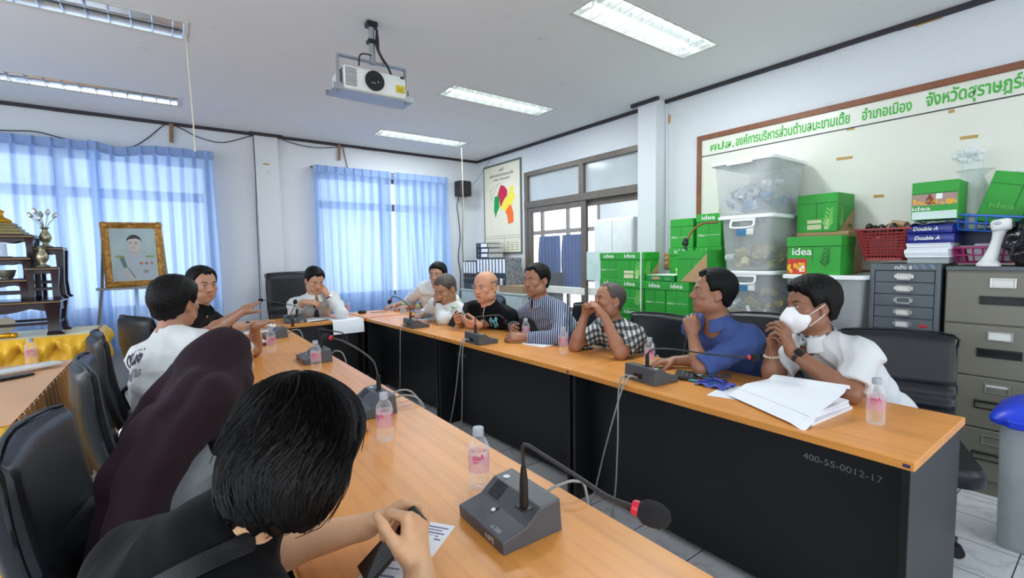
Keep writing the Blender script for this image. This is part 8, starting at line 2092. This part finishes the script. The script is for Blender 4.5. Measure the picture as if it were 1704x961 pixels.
for k in range(2300):
    a = rr.uniform(0, 2 * PI); t0 = rr.uniform(0.06, 1.9) ** 0.9; ln = rr.uniform(0.6, 1.5); pts = []; sw = rr.uniform(-0.3, 0.3); lf = rr.uniform(0.0004, 0.003) + (0.006 if rr.random() < 0.02 else 0)
    for i in range(9):
        t_ = t0 + ln * i / 8; aa = a + sw * (i / 8) ** 1.5 + 0.25 * math.sin(t_ * 2)
        if t_ < 1.57: dl = Vector((math.sin(t_) * math.cos(aa), math.sin(t_) * math.sin(aa) - 0.30 * math.cos(t_), math.cos(t_))).normalized(); o_ = Vector((0, -0.02, 0.0))
        else: dl = Vector((math.cos(aa), math.sin(aa), 0)); o_ = Vector((0, -0.02, -0.085 * (t_ - 1.57)))
        if o_.z < -0.145: break
        wd_ = H1.B @ dl; hit = tr1.ray_cast(H1.w(*o_) + wd_ * 0.3, -wd_)
        if hit[0] is None: break
        pts.append(hit[0] + hit[1] * lf * (0.4 + i / 8) - b1)
    if len(pts) > 3: sm.tube(pts, [0.0005 + 0.0008 * math.sin(PI * (q + 0.5) / len(pts)) for q in range(len(pts))], 3, cap=False)
STR = N('hair_strand'); STR.l(STR.ramp(STR.noise(STR.coord(), 90, 2), [(0.3, rgb((6, 6, 7))), (0.64, rgb((15, 14, 14))), (0.8, rgb((44, 40, 37)))]), STR.p.inputs['Base Color']); STR.p.inputs['Roughness'].default_value = 0.42; STR.p.inputs['Specular IOR Level'].default_value = 0.16
so = sm.build('hair_strand', STR.m, hair1, 80); so['kind'] = 'stuff'
# bag strap over the back
st = child(p1, 't_shirt'); tr2 = BVHTree.FromPolygons([v.co + b1 for v in st.data.vertices], [tuple(p.vertices) for p in st.data.polygons])
sb = MB(); A_, B_ = D3(250, 985, 0.80), D3(420, 900, 0.66); n_ = 26; g_ = []
for i in range(n_ + 1):
    row = []
    for j in range(5):
        q = A_.lerp(B_, i / n_) + DWN * ((j - 2) * 0.0085); d_ = (q - CAM_P).normalized(); hit = tr2.ray_cast(CAM_P, d_)
        row.append(hit[0] + hit[1] * (0.004 + 0.002 * (0 < j < 4)) if hit[0] is not None else None)
    if all(v is not None for v in row): g_.append(row)
if len(g_) > 3:
    sb.sheet(lambda u, v: g_[min(len(g_) - 1, int(round(u * (len(g_) - 1))))][int(round(v * 4))] - b1, len(g_) - 1, 4, 0.002); sb.build('bag_strap', mat('black_webbing', (18, 19, 22), 0.5, bump=0.3, bscale=300), p1, 60)
pa, pb = D3(606, 962, 0.93), D3(702, 853, 0.99)
t = phone('dark cased phone in the hands of the black-haired phone user', (pa + pb) / 2, 0.0, (66, 50, 36)); t.scale = (0.82, 1.0, 1.0)
Lx = (pb - pa).normalized(); nn = -FWD * 0.55 - R_ * 0.62 - D_ * 0.45; nn = (nn - nn.dot(Lx) * Lx).normalized()
t.rotation_euler = Matrix((Lx.cross(nn), Lx, nn)).transposed().to_euler()
